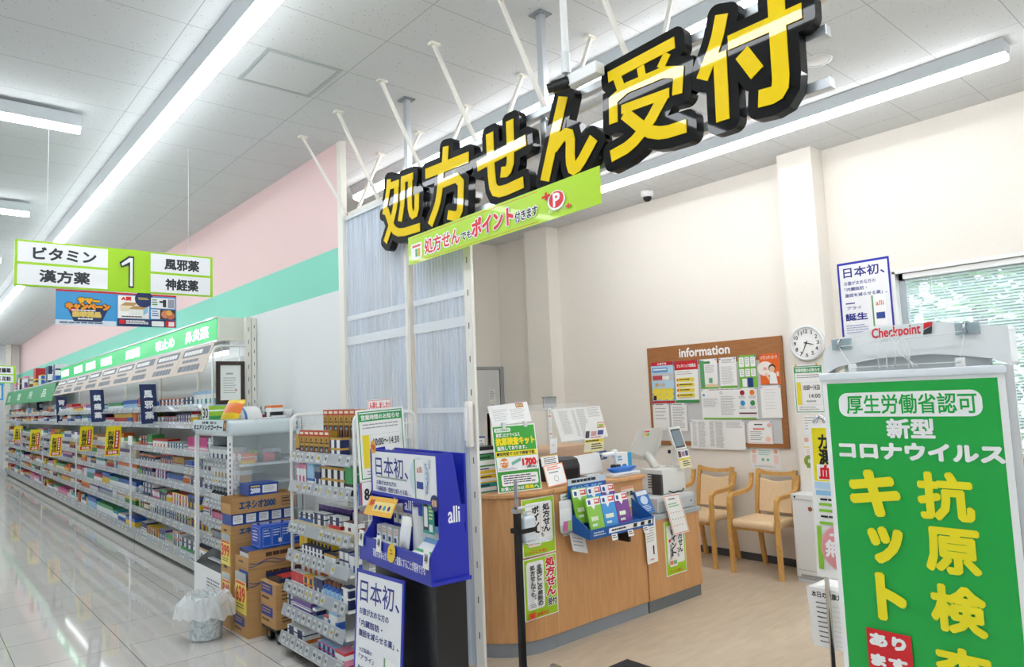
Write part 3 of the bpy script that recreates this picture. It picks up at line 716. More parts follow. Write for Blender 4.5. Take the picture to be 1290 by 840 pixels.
# gondola end: tall slotted end panel
t = thing('end_upright', 'tall cream slotted upright at the cooler end of the wall shelving', 'upright', (2.42, 6.45, 0))
MB().box((2.36, 6.44, 0), (2.40, 6.50, 2.39), CREAM).box((2.405, 6.42, 0), (2.445, 6.50, 2.38), CREAM).build('column', t)
m_ = MB()
for k in range(18): m_.box((2.377, 6.4392, .3+k*.115), (2.383, 6.44, .34+k*.115), mt('#55585a', .6)); m_.box((2.422, 6.4192, .33+k*.115), (2.428, 6.42, .36+k*.115), mt('#55585a', .6))
m_.build('slot_pattern', t)
# shelf underlight above the top shelf is part of the bay: a narrow lit batten
strip((2.28, 6.7, 2.10), (2.28, 15.0, 2.10), 'shelf_light', 'thin white shelf light under the green light box', None, .02, led=LEDS)

# ---- hanging pops along the shelving (they face along the aisle)
NAVY = mt('#20305f', .4, name='navy_pop')
def pop(x, y, z0, z1, w, base, label, name, draw, tilt=0):
    dx = tilt
    s = Sheet((x-w/2, y, z1), (x+w/2, y, z1), (x-w/2+dx, y, z0), .003, base); draw(s)
    o = s.done(name, label, 'shelf sign')
    b_ = MB().cyl((x+w*.2, y+.01, z1-.01), (2.105, y+.01, z1+.0), .004, .004, RAILF, 6); b_.build('clip_arm', o)
FL = [((183, 484), (198, 533), '風邪薬'), ((118, 491), (133, 531), '鎮痛薬'), ((76, 499), (84, 532), '胃腸薬'), ((51, 504), (57, 532), '便秘薬')]
FY = [8.6, 11.2, 15.0, 19.5]
for i, ((x0, ya), (x1, yb), tx) in enumerate(FL):
    a, c = at(x0, ya, Y=FY[i]), at(x1, yb, Y=FY[i])
    pop((a.x+c.x)/2-.04, FY[i], c.z, a.z, .17, NAVY, 'narrow navy hanging shelf sign with white letters, %s from the cooler' % ORD[i].replace('top', 'first'), 'hanging_sign',
        lambda s, tx=tx: [s.text(ch, .25, .16+.27*k, .75, .34+.27*k, mt('#f2f4f8'), .004) for k, ch in enumerate(tx)], .03)
YT = [((134, 537), (153, 573)), ((102, 537), (117, 567)), ((67, 547), (76, 574)), ((40, 541), (50, 567)), ((18, 537), (29, 557))]
YY = [10.0, 11.9, 14.2, 16.6, 20.2]
for i, ((x0, ya), (x1, yb)) in enumerate(YT):
    a, c = at(x0, ya, Y=YY[i]), at(x1, yb, Y=YY[i]); w_ = max(.17, (c.x-a.x)*.85)
    def dr(s):
        R_ = mt('#d8261f'); s.rect(.6, .16, .9, .78, R_).rect(.1, .82, .9, .96, R_); s.text('お買得品', .14, .16, .54, .80, INK, .0018, True); s.text('価格', .2, .84, .8, .94, mt('#ffffff'), .001); s.lines(.68, .2, .82, .74, 5, mt('#ffffff'), .7, i)
    pop((a.x+c.x)/2, YY[i], c.z, a.z, w_, mt('#f5e01c', .4), 'yellow hanging price pop with red panel, %s from the cooler' % ORD[i].replace('top', 'first'), 'price_pop', dr, -.02)

# ================================================================ drinks cooler
CX0, CX1, CY0, CY1 = 1.85, 2.43, 5.44, 6.26
COOL = mt('#dbe6e8', .35, coat=.3, name='cooler_enamel'); COOLI = mt('#dde8ea', .4, name='cooler_liner')
c = thing('drinks_cooler', 'pale blue-white open drinks cooler with glass end, between cartons and wall shelving', 'cooler', (2.14, 5.85, 0))
m_ = MB().box((CX0, CY0, .03), (CX1, CY1, .31), WHITE).box((CX0+.03, CY0+.02, 0), (CX1-.03, CY1-.02, .03), BLACK)
m_.build('base', c, bevel=.006)
v_ = MB()
for i in range(7):
    for j in range(9): v_.box((CX0-.0012, CY0+.20+j*.034, .07+i*.026), (CX0-.0002, CY0+.218+j*.034, .082+i*.026), mt('#3a3e42', .5))
v_.box((CX0-.0012, CY0+.10, .20), (CX0-.0002, CY0+.14, .225), BLACK); v_.build('vent_pattern', c)
MB().add([(CX0+.005, CY0+.01, .312), (CX0+.005, CY1-.01, .312), (CX0+.15, CY1-.01, .40), (CX0+.15, CY0+.01, .40)], [(3, 2, 1, 0), (0, 1, 2, 3)], mt('#4a5054', .4)).box((CX0+.05, CY0+.2, .355), (CX0+.09, CY1-.2, .362), mt('#cfd6d8', .3)).build('air_grille', c)
MB().box((CX1-.04, CY0, .31), (CX1, CY1, 1.46), COOLI).box((CX0+.15, CY1-.012, .31), (CX1-.04, CY1, 1.36), COOLI).build('liner', c)
MB().rbox((CX0+.0, CY0, 1.345), (CX1, CY1, 1.465), .03, COOL).build('canopy', c)
MB().box((CX0+.036, CY0, .31), (CX1-.04, CY0+.008, 1.345), m_clear('cooler_glass', '#e6f0f2', .8, .05)).build('glass_end', c)
MB().box((CX0+.005, CY0, .31), (CX0+.035, CY0+.03, 1.35), WHITE).build('front_post', c); MB().box((CX0+.005, CY1-.03, .31), (CX0+.035, CY1, 1.35), WHITE).build('front_post', c)
g_ = MB()
for k in range(24): g_.box((CX0+.012, CY0-.0008, .36+k*.04), (CX0+.02, CY0-.0001, .38+k*.04), mt('#2a2d30', .5))
g_.build('slot_pattern', c)
s = Sheet((CX0-.004, CY1-.0, 1.475), (CX0-.004, CY0+.0, 1.475), (CX0-.012, CY1-.0, 1.385), .004, mt('#cfdfe4', .3))
s.text('滋養 強壮', .28, .14, .72, .36, INK, .001); s.text('ミニドリンクコーナー', .05, .46, .88, .86, INK, .004); s.rect(.91, .05, .985, .95, mt('#6b3f2a')).rect(.93, .3, .97, .7, mt('#c98a3a'))
s.done('sign_panel', parent=c)
CSH = [1.13, .985, .80, .65, .50]; CXS = [1.94, 1.94, 1.93, 1.925, 1.92]
CW = [('orange', 'yellow'), ('gold', 'tan'), ('black', 'white'), ('purple', 'gold'), ('navy', 'silver')]
for k, z in enumerate(CSH):
    sh = MB().box((CXS[k], CY0+.012, z-.018), (CX1-.05, CY1-.015, z-.0), COOL).build('shelf', c)
    r = MB(); rail(r, CXS[k]-.004, CY0+.012, CY1-.015, z+.03, .07, .02, seed=80+k, frac=.8); r.build('price_rail', sh)
z_ = lambda k: CSH[k]+.0008
for i in range(5):
    put(carton_mesh(.10, .10, .12, 'navy', 'silver', 1), 'medicine_box', (1.97, 6.19-.104*i, z_(0)), 'navy boxed tonic with silver print on the top cooler shelf', 'medicine box', 'navy tonic boxes in the cooler')
for i in range(2):
    put(carton_mesh(.10, .12, .075, 'orange', 'yellow', 0), 'medicine_box', (1.97, 5.66-.125*i, z_(0)), 'orange six-pack of tonic with yellow print on the top cooler shelf', 'medicine box', 'orange tonic packs in the cooler')
for i in range(3): put(bottle_mesh(.022, .09, 'orange', 'lime', 'white'), 'drink_bottle', (2.10, 5.66-.06*i, z_(0)), 'small orange tonic bottle with a lime cap on the top cooler shelf', 'drink bottle', 'orange tonic bottles')
for i in range(8): put(carton_mesh(.09, .075, .115, 'gold', 'tan', 1), 'medicine_box', (1.97, 6.12-.08*i, z_(1)), 'gold boxed tonic on the second cooler shelf', 'medicine box', 'gold tonic boxes in the cooler')
for k, cc, nm in ((2, ('black', 'silver', 'white'), 'small black tonic bottle with a silver cap on the third cooler shelf'), (3, ('maroon', 'purple', 'pink'), 'small maroon tonic bottle with a purple cap on the fourth cooler shelf'), (4, ('brown', 'white', 'silver'), 'small brown tonic bottle with a white cap on the bottom cooler shelf')):
    for j in range(2):
        for i in range(9): put(bottle_mesh(.022, .115, *cc), 'drink_bottle', (1.97+.055*j, 6.12-.075*i, z_(k)), nm, 'drink bottle', nm)
# inner shelf seen through the glass end: lying bottle and two brown boxes
bt = MB(); bt.T = Matrix.Translation((2.10, 5.50, z_(0)+.037)) @ Matrix.Rotation(PI/2, 4, 'Y')
bt.lathe([(0, 0), (.034, 0), (.036, .02), (.036, .03)], (0, 0, 0), cm('black'), 16).lathe([(.0365, .03), (.0365, .12)], (0, 0, 0), mt('#c8576a', .4), 16).lathe([(.036, .12), (.036, .16), (.014, .20), (.013, .26), (0, .26)], (0, 0, 0), cm('black'), 16)
tag(bt.build('wine_bottle'), 'dark bottle with a rose-pink label lying on the cooler shelf behind the glass end', 'bottle')
for i in range(2): put(carton_mesh(.07, .07, .10, 'brown', 'silver', 3), 'medicine_box', (2.16+.08*i, 5.60, z_(0)), 'brown box with silver print standing behind the cooler glass end', 'medicine box', 'brown boxes in the cooler', PI/2*0)

# ---- goods lying on the cooler top
zt = 1.466
o = put(carton_mesh(.16, .22, .12, 'lime', 'green', 0), 'supplement_box', (1.90, 6.12, zt), 'green and white box with dark numerals on top of the drinks cooler', 'box', None)
s = Sheet((1.8992, 6.12+.08, zt+.11), (1.8992, 6.12-.08, zt+.11), (1.8992, 6.12+.08, zt+.01), .0005, WHITE); s.text('30', .1, .1, .9, .9, INK, .004); so_ = s.done('front_print'); so_.parent = o; so_.location = V(so_['_o'])-o.location
def pouch(x, y, z, w, h, d, m1, m2, label, rz=0, name='snack_pouch', lean=.3):
    b_ = MB(); b_.T = Matrix.Translation((x, y, z)) @ Matrix.Rotation(rz, 4, 'Z') @ Matrix.Rotation(lean, 4, 'Y')
    n, k = 9, 9; vs, fs = [], []
    for sgn in (-1, 1):
        for i in range(n):
            for j in range(k):
                u, v_ = i/(n-1), j/(k-1); bulge = (math.sin(PI*u)**.6)*(math.sin(PI*min(1, v_*1.05))**.5)*d/2 if 0 < v_ < 1 else 0
                vs.append((sgn*bulge, (u-.5)*w, v_*h))
    def q(o_, flip): return [((o_+i*k+j, o_+i*k+j+1, o_+(i+1)*k+j+1, o_+(i+1)*k+j) if flip else (o_+i*k+j, o_+(i+1)*k+j, o_+(i+1)*k+j+1, o_+i*k+j+1), j) for i in range(n-1) for j in range(k-1)]
    a_ = q(0, False)+q(n*k, True)
    b_.add(vs, [f for f, j in a_ if 2 <= j <= 5], m2, True); b_.add(vs, [f for f, j in a_ if not 2 <= j <= 5], m1, True)
    return tag(b_.build(name), label, 'pouch')
pouch(1.92, 5.62, zt+.01, .22, .17, .07, cm('yellow'), cm('orange'), 'orange and yellow food pouch leaning on top of the drinks cooler', .3, lean=.5)
b_ = MB(); n = 12; W_, B_ = cm('white'), mt('#2f86d6', .4)
for i in range(n):
    a0, a1 = PI*i/n, PI*(i+1)/n; R_ = .13
    for x0, x1, mm in ((2.03, 2.06, W_), (2.06, 2.08, B_), (2.08, 2.20, W_)):
        b_.add([(x0, 5.84+R_*1.4*math.cos(a0), zt+.105*math.sin(a0)), (x0, 5.84+R_*1.4*math.cos(a1), zt+.105*math.sin(a1)), (x1, 5.84+R_*1.4*math.cos(a1), zt+.105*math.sin(a1)), (x1, 5.84+R_*1.4*math.cos(a0), zt+.105*math.sin(a0))], [(0, 1, 2, 3)], mm, True)
b_.add([(2.03, 5.84+.182*math.cos(PI*i/n), zt+.105*math.sin(PI*i/n)) for i in range(n+1)], [tuple(range(n+1))], W_)
tag(b_.build('paper_pack'), 'white arched paper pack with a blue stripe lying on the drinks cooler', 'pack')
put(carton_mesh(.12, .11, .10, 'black', 'red', 0), 'spice_box', (2.23, 5.72, zt), 'black box with red band on the cooler top toward the wall', 'box', None)
put(carton_mesh(.10, .11, .105, 'black', 'orange', 1), 'spice_box', (2.22, 5.59, zt), 'black box with orange band on the cooler top above the glass end', 'box', None)
MB_ = MB().lathe([(.0, 0), (.04, 0), (.05, .07), (.047, .07), (.038, .004)], (2.385, 5.62, zt), WHITE); tag(MB_.build('paper_cup'), 'white empty cup on the cooler top next to the wall', 'cup')
for i, y in enumerate((5.49, 5.50)):
    MB_ = MB().rbox((2.10+.12*i, y, zt), (2.21+.12*i, y+.07, zt+.012+.01*i), .004, LITE); tag(MB_.build('plastic_tray'), ('thin pale tray on the cooler top above the glass end', 'thicker pale tray on the cooler top beside the thin one')[i], 'tray')
# ---- framed certificate on a white wire stand behind the cooler
cf = thing('framed_certificate', 'paper certificate in a dark brown frame hung on a wire stand above the cooler', 'frame', (2.2, 6.40, 1.6))
a, c_ = at(272, 455, Y=6.395), at(311, 508, Y=6.395)
x0, x1, z0, z1 = a.x, c_.x-.02, c_.z, a.z
FRM = m_noise('dark_brown_frame', '#2a1b16', '#4a3128', sc=60, rough=.4); f = MB(); w_ = .035
for q in ((x0, z0, x0+w_, z1), (x1-w_, z0, x1, z1), (x0+w_, z0, x1-w_, z0+w_), (x0+w_, z1-w_, x1-w_, z1)): f.box((q[0], 6.385, q[1]), (q[2], 6.405, q[3]), FRM)
f.build('frame', cf)
s = Sheet((x0+w_, 6.393, z1-w_), (x1-w_, 6.393, z1-w_), (x0+w_, 6.393, z0+w_), .004); s.lines(.3, .22, .7, .28, 1, GREYL, .8); s.lines(.15, .36, .8, .85, 7, GREYL, .25, 4); s.rect(.72, .68, .82, .75, mt('#e79a96')); s.done('certificate', parent=cf)
ws = thing('wire_stand', 'white rounded wire stand that carries the framed certificate above the cooler', 'stand', (2.2, 6.42, 1.2))
arc = [(x0-.02, 6.418, 1.0), (x0-.02, 6.418, z1+.09), (x0+.0, 6.418, z1+.125), (x0+.05, 6.418, z1+.14), (x1+.02, 6.418, z1+.14)]
MB().tube(arc, .011, RACKW).build('rod', ws); MB().tube([(x0+.06, 6.418, z1+.13), (x0+.06, 6.418, z0-.1)], .005, RACKW).build('hanger', ws); MB().tube([(x1-.04, 6.418, z1+.13), (x1-.04, 6.418, z0-.1)], .005, RACKW).build('hanger', ws)
# ================================================================ waste bin with its bag
bn = thing('waste_bin', 'marbled white bin with an overhanging clear bag on the glossy floor', 'bin', (1.615, 5.19, 0))
bx, by = 1.615, 5.19
MB().lathe([(0, .004), (.098, .004), (.102, .01), (.122, .27), (.126, .275), (.119, .275), (.1, .02), (0, .02)], (bx, by, 0), MARBLE, 28).build('body', bn)
m_ = MB(); rd = random.Random(4); n, vs, fs = 40, [], []
prof = [(.114, .16), (.118, .262), (.124, .295), (.138, .285), (.150, .235), (.158, .17)]
for k, (r, z) in enumerate(prof):
    for i in range(n):
        a = 2*PI*i/n; j = rd.uniform(-.014, .014)*(k > 1); e = 1+(.25*max(0, math.cos(a+.6)) if k > 3 else 0)+(.35*max(0, math.cos(a-2.6)) if k > 3 else 0)
        vs.append((min(bx+(r*e+j)*math.cos(a), 1.772), by+(r*e+j)*math.sin(a), z+rd.uniform(-.014, .018)*(k > 1)-.03*max(0, math.cos(a+.6))*(k > 4)))
for k in range(len(prof)-1):
    for i in range(n): fs.append((k*n+i, k*n+(i+1) % n, (k+1)*n+(i+1) % n, (k+1)*n+i))
m_.add(vs, fs, BAGP, False); m_.build('bag_liner', bn)

# ================================================================ cartons
BLUEP = mt('#1f3f8f', .5, name='carton_blue_print'); BRNP = mt('#4a3420', .6, name='carton_brown_print')
def carton(x0, y0, z0, x1, y1, z1, label, face=None, side=None, open_top=False, name='shipping_carton', group=None, fill_m=None):
    """brown carton; face() prints the near side (-Y), side() the aisle side (-X)"""
    t = thing(name, label, 'carton', ((x0+x1)/2, (y0+y1)/2, z0), group); w = .004
    m = MB()
    if open_top:
        m.box((x0, y0, z0), (x1, y1, z0+w), CARTON).box((x0, y0, z0), (x1, y0+w, z1), CARTON).box((x0, y1-w, z0), (x1, y1, z1), CARTON).box((x0, y0+w, z0), (x0+w, y1-w, z0+(z1-z0)*.62), CARTON).box((x1-w, y0+w, z0), (x1, y1-w, z1), CARTON)
    else: m.box((x0, y0, z0), (x1, y1, z1), CARTON)
    m.build('body', t)
    if not open_top:
        MB().box((x0+.005, (y0+y1)/2-.003, z1), (x1-.005, (y0+y1)/2+.003, z1+.0006), BRNP).build('lid_seam', t)
    s = Sheet((x0+.003, y0-.0008, z1-.002), (x1-.003, y0-.0008, z1-.002), (x0+.003, y0-.0008, z0+.002), .0006, CARTON)
    if face: face(s)
    s.done('near_panel', parent=t)
    s = Sheet((x0-.0008, y1-.003, z0+(z1-z0)*(.6 if open_top else 1)-.002), (x0-.0008, y0+.003, z0+(z1-z0)*(.6 if open_top else 1)-.002), (x0-.0008, y1-.003, z0+.002), .0006, CARTON)
    if side: side(s)
    s.done('aisle_panel', parent=t)
    return t
def enesio(s): s.text('エネシオ2000', .12, .25, .68, .75, mt('#1e4f7d', .5), .003); s.frame(.78, .2, .95, .8, .004, BRNP); s.lines(.80, .3, .93, .7, 2, BRNP, .5)
def wavy(s):
    for q in range(2):
        pts = [(i/20, .62+.14*q+.09*math.sin(i*.75+q)) for i in range(21)]; s.poly(pts+[(u, v+.05) for u, v in reversed(pts)], mt('#31517f', .5))
    s.lines(.25, .18, .92, .44, 1, BRNP, .9, 5)
def plain(s): s.lines(.3, .35, .7, .55, 1, BRNP, .9)
def blueprint(s): s.rect(.04, .06, .8, .52, BLUEP); s.lines(.12, .16, .7, .42, 2, mt('#c49a66'), .5, 8); s.lines(.1, .66, .7, .78, 1, BRNP, .8)
def bluenear(s):
    s.disc(.62, .6, .075, BLUEP); s.poly([(.45, .12), (.8, .12), (.72, .4), (.53, .4)], BLUEP); s.lines(.1, .12, .35, .8, 4, BRNP, .35, 3); s.disc(.62, .6, .035, CARTON)
# stack A on the floor, corner at (1.80, 4.92)
AX0, AX1, AY0, AY1 = 1.80, 2.28, 4.925, 5.19
za = [at(311.5, y, X=AX0).z for y in (806, 779, 735, 706)]; za[0] = 0.001
za = [0.001, .14, .32, .455, .58]
carton(AX0, AY0, za[0], AX1, AY1, za[1]-.001, 'brown carton with blue label at the foot of the stack behind the marbled bin', plain, blueprint)
carton(AX0, AY0, za[1], AX1, AY1, za[2]-.001, 'plain brown carton second from the floor, behind the price cards', plain, plain)
carton(AX0+.01, AY0, za[2], AX1, AY1, za[3]-.001, 'brown carton with wave print and a torn blue corner, third from the floor', wavy, lambda s: (s.poly([(.3, .08), (.98, .08), (.98, .9), (.62, .9)], mt('#2153b5')), s.lines(.5, .3, .9, .7, 3, mt('#9fc0ea'), .4)))
carton(AX0+.01, AY0, za[3], AX1, AY1, za[4]-.002, 'open brown carton with wave print holding blue boxes', wavy, plain, True)
for i in range(5): put(carton_mesh(.085, .20, .115, 'blue', 'navy', 1), 'tonic_box', (AX0+.03+.088*i, (AY0+AY1)/2-.01, za[3]+.006), 'blue tonic box standing in the open wave-print carton', 'box', 'blue boxes in the open wave-print carton')
def shrinkpack(x0, y0, z0, x1, y1, z1, label):
    t = thing('shrink_pack', label, 'box pack', ((x0+x1)/2, (y0+y1)/2, z0), None)
    MB().rbox((x0, y0, z0), (x1, y1, z1), .006, SHRINK).build('wrapped_body', t)
    s = Sheet((x0+.01, y0-.0006, z1-.008), (x1-.01, y0-.0006, z1-.008), (x0+.01, y0-.0006, z0+.008), .0003, SHRINK)
    L1 = mt('#7fa8ea', .4)
    for i in range(3): s.frame(.02+.33*i, .05, .31+.33*i, .95, .003, L1); s.lines(.05+.33*i, .15, .28+.33*i, .55, 3, mt('#c9daf5', .4), .4, i)
    s.rect(.55, .62, .66, .82, WHITE); s.done('near_print', parent=t)
    s = Sheet((x0-.0006, y1-.01, z1-.008), (x0-.0006, y0+.01, z1-.008), (x0-.0006, y1-.01, z0+.008), .0003, SHRINK); s.frame(.05, .05, .95, .95, .003, L1); s.lines(.2, .2, .8, .8, 4, mt('#c9daf5', .4), .4); s.done('aisle_print', parent=t)
shrinkpack(1.89, 4.915, za[4]+.002, 2.12, 5.10, za[4]+.155, 'blue shrink-wrapped box pack on the open wave-print carton')
shrinkpack(2.125, 4.93, za[4]+.002, 2.30, 5.10, za[4]+.145, 'shorter blue shrink-wrapped pack beside the larger one toward the wall')
# stack C behind it
CXa, CXb, CYa, CYb = 1.79, 2.27, 5.205, 5.42
zc = [.001, .17, .34, .50, .635, .72, .80, .915]
for i in range(4): carton(CXa, CYa, zc[i], CXb, CYb, zc[i+1]-.001, 'brown carton in the rear stack beside the cooler, %s from the floor' % ORD[i].replace('top', 'first'), plain, plain)
carton(CXa, CYa, zc[4], CXb, CYb, zc[5]-.001, 'brown carton lettered in blue under the row of white-labelled boxes', enesio, plain)
for i in range(5):
    t = thing('tonic_box', 'dark blue tonic box with a white label in the upper row of the carton stack', 'box', (1.80+.095*i, 5.30, zc[5]), 'white-labelled blue boxes in the carton stack')
    x = 1.795+.095*i; MB().box((x, 5.215, zc[5]), (x+.092, 5.40, zc[6]-.001), mt('#20489b', .4)).build('body', t)
    s = Sheet((x+.012, 5.2145, zc[6]-.01), (x+.082, 5.2145, zc[6]-.01), (x+.012, 5.2145, zc[5]+.01), .0004, PAPER); s.lines(.1, .15, .9, .85, 4, GREYL, .4, i); s.done('label', parent=t)
carton(CXa, CYa, zc[6], CXb, CYb, zc[7], 'open topmost brown carton lettered in blue beside the cooler glass', enesio, None, True)
t = thing('tonic_box', 'single blue and white tonic box lying on the open topmost carton', 'box', (1.93, 5.3, zc[7]))
MB().box((1.92, 5.21, zc[7]+.001), (2.14, 5.40, zc[7]+.085), mt('#20489b', .4)).build('body', t)
s = Sheet((2.02, 5.2094, zc[7]+.07), (2.13, 5.2094, zc[7]+.07), (2.02, 5.2094, zc[7]+.015), .0004, PAPER); s.lines(.1, .15, .9, .85, 4, GREYL, .4); s.done('label', parent=t)
s = Sheet((1.925, 5.2094, zc[7]+.08), (2.01, 5.2094, zc[7]+.08), (1.925, 5.2094, zc[7]+.005), .0004, mt('#20489b', .4)); s.text('2000', .1, .35, .9, .8, mt('#e6eefc'), .003); s.rect(.1, .1, .9, .22, mt('#e9c843')); s.done('front_print', parent=t)
# price cards in pockets on the aisle side of the stacks
YC = mt('#f3e04a', .35, coat=.3, name='yellow_price_card')
def price(y0, y1, z0, z1, x, txt, label):
    s = Sheet((x, y1, z1), (x, y0, z1), (x, y1, z0), .003, YC)
    s.rect(0, 0, 1, .22, mt('#9ba1a5', .25, coat=.5)).rect(.05, .24, .95, .3, mt('#d23b2a')); s.text(txt, .08, .36, .92, .72, mt('#d6322a'), .005); s.lines(.15, .78, .85, .92, 2, INK, .35, 3)
    s.done('price_card', label, 'price card')
price(5.215, 5.40, .44, .66, 1.785, '399', 'yellow price card reading 399 on the rear carton stack')
price(5.215, 5.38, .17, .385, 1.785, '849', 'lower yellow price card on the rear carton stack, under the 399 card')
price(4.94, 5.14, .155, .43, 1.795, '639', 'yellow price card reading 639 on the front carton stack above the bin')
# stack B on a dolly
BX0, BX1, BY0, BY1 = 1.875, 2.24, 4.62, 4.88
d = thing('platform_dolly', 'low black dolly on casters under the two blue-printed cartons', 'dolly', (2.05, 4.75, 0))
MB().box((BX0+.005, BY0+.01, .085), (BX1, BY1-.01, .105), BLACK).build('deck', d)
for x in (BX0+.05, BX1-.05):
    for y in (BY0+.05, BY1-.05):
        w_ = MB().cyl((x-.016, y, .038), (x+.016, y, .038), .038, .038, BLACK, 18).build('caster_wheel', d)
        MB().box((x-.022, y-.02, .05), (x+.022, y+.02, .085), STEEL).build('caster_fork', w_) if False else MB().cyl((x-.0165, y, .038), (x+.0165, y, .038), .02, .02, STEEL, 14).build('hub', w_)
carton(BX0, BY0, .106, BX1, BY1, .245, 'brown carton with dark blue artwork standing on the dolly', bluenear, blueprint, name='drink_carton')
carton(BX0, BY0, .246, BX1, BY1, .395, 'upper brown carton with dark blue artwork, under the torn open tray', bluenear, blueprint, name='drink_carton')
t = thing('carton_tray', 'dark torn open tray with red and blue print on the upper dolly carton', 'tray', (2.05, 4.75, .396))
MB().box((BX0+.03, BY0+.02, .396), (BX1-.02, BY1-.02, .404), BRNP).box((BX0+.03, BY0+.02, .404), (BX1-.02, BY0+.026, .425), mt('#23305f')).box((BX0+.03, BY1-.026, .404), (BX1-.02, BY1-.02, .43), mt('#23305f')).build('tray_body', t)
MB().box((BX0+.10, BY0+.03, .4045), (BX1-.05, BY1-.03, .409), mt('#c5352a')).build('red_liner', t)

# ================================================================ wheeled wire rack with hair dye and small boxes
RX0, RX1, RY0, RY1 = 1.95, 2.36, 3.655, 4.52
rk = thing('wire_rack', 'white wheeled wire rack full of small boxes beside the vinyl curtain', 'display rack', (2.15, 4.08, 0))
def hoop(y):
    e = .05
    p = [(RX0, y, .10), (RX0, y, 1.50-e)]+[(RX0+e-e*math.cos(a), y, 1.50-e+e*math.sin(a)) for a in (.4, .8, 1.2, 1.57)]
    p += [(RX1-e, y, 1.50)]+[(RX1-e+e*math.sin(a), y, 1.50-e+e*math.cos(a)) for a in (.4, .8, 1.2, 1.57)]+[(RX1, y, .10)]
    h = MB().tube(p, .011, RACKW, 10).build('side_frame', rk)
    g = MB()
    for i in range(1, 5): x = RX0+(RX1-RX0)*i/5; g.tube([(x, y, .14), (x, y, 1.49)], .0022, RACKW, 5)
    for i in range(15): z = .17+i*.09; g.tube([(RX0, y, z), (RX1, y, z)], .0022, RACKW, 5)
    g.build('wire_mesh', h)
hoop(RY0); hoop(RY1)
g = MB()
for i in range(1, 10): y = RY0+(RY1-RY0)*i/10; g.tube([(RX1-.005, y, .14), (RX1-.005, y, 1.46)], .0022, RACKW, 5)
for i in range(15): z = .17+i*.09; g.tube([(RX1-.005, RY0, z), (RX1-.005, RY1, z)], .0022, RACKW, 5)
g.build('back_wire_mesh', rk)
MB().box((RX0-.09, RY0+.0, .055), (RX1, RY1, .095), RACKW).box((RX0-.095, RY0, .095), (RX0-.088, RY1, .10), RACKW).build('base_deck', rk, bevel=.004)
for x in (RX0+.02, RX1-.03):
    for y in (RY0+.05, RY1+.0-.05):
        w_ = MB().cyl((x-.014, y, .03), (x+.014, y, .03), .03, .03, BLACK, 16).build('caster_wheel', rk)
RZ = [1.225, 1.035, .775, .600, .410, .265, .10]
RXF = [1.945, 1.935, 1.925, 1.915, 1.895, 1.88, 1.862]
for k, z in enumerate(RZ):
    if k < 6: sh = MB().box((RXF[k]+.004, RY0+.012, z-.014), (RX1-.01, RY1-.012, z), RACKW).build('shelf', rk)
    else: sh = MB().box((RXF[k], RY0+.012, .096), (RX1-.01, RY1-.012, z), RACKW).build('shelf', rk)
    r = MB(); rail(r, RXF[k], RY0+.012, RY1-.012, z+.042, .066, .02, seed=50+k, frac=.85); r.build('price_rail', sh)
def row(k, y, n, me, name, step, label, cat, group, x=.02, dz=0):
    for i in range(n): put(me, name, (RXF[k]+x, y-step*i, RZ[k]+.0008+dz), label, cat, group or label)
# top shelf: gold hair-dye boxes in two tiers
def dye_box():
    t = thing('hair_dye_box', 'gold and black hair-dye box with red top, lower tier of rack', 'hair dye', (0, 0, 0), 'red-topped gold hair-dye boxes')
    w, d, h = .068, .055, .175; G = mt('#c79a3e', .3, .3, name='gold_foil_print')
    MB().box((0, -w/2, 0), (d, w/2, h), G).build('body', t)
    s = Sheet((-.0004, w/2-.001, h-.001), (-.0004, -w/2+.001, h-.001), (-.0004, w/2-.001, .001), .0003, G)
    s.rect(0, 0, 1, .2, mt('#c8262a', .35)).rect(.12, .05, .88, .14, mt('#efe3c4')).rect(.1, .42, .9, .46, mt('#2a1c16')).rect(.08, .56, .92, .98, mt('#231a1a', .35)).disc(.5, .70, .013, mt('#6fb0c8')).rect(.4, .28, .62, .38, mt('#3a2418')).rect(.34, .72, .66, .98, mt('#8b5a58')).rect(.7, .62, .88, .72, mt('#d8443a'))
    s.done('front_print', parent=t); return t
db = dye_box(); yy = [4.39-.071*i for i in range(6)]
for i, y in enumerate(yy):
    o = db if i == 0 else dup(db, (0, 0, 0)); o.location = (RXF[0]+.02, y, RZ[0]+.001)
rs = MB().box((RXF[0]+.10, 3.70, RZ[0]+.001), (RX1-.03, 4.45, RZ[0]+.125), mt('#dfe3e4', .25, coat=.3)).build('shelf_riser'); tag(rs, 'clear grey riser block behind the lower tier of hair-dye boxes', 'riser')
for i in range(7): 
    o = dup(db, (0, 0, 0), 'gold and black hair-dye box, raised tier atop the rack', 'hair-dye boxes on the raised tier'); o.location = (RXF[0]+.12, 4.25-.071*i, RZ[0]+.127)
for i in range(2): put(carton_mesh(.055, .066, .135, 'navy', 'gold', 2), 'hair_dye_box', (RXF[0]+.02, 3.955-.07*i, RZ[0]+.001), 'dark blue and gold hair-dye box at the near end of the top rack shelf', 'hair dye', 'dark blue hair-dye boxes')
put(carton_mesh(.055, .05, .15, 'maroon', 'gold', 3), 'hair_dye_box', (RXF[0]+.02, 4.462, RZ[0]+.001), 'brownish hair-dye box at the far end of the top rack shelf', 'hair dye', None)
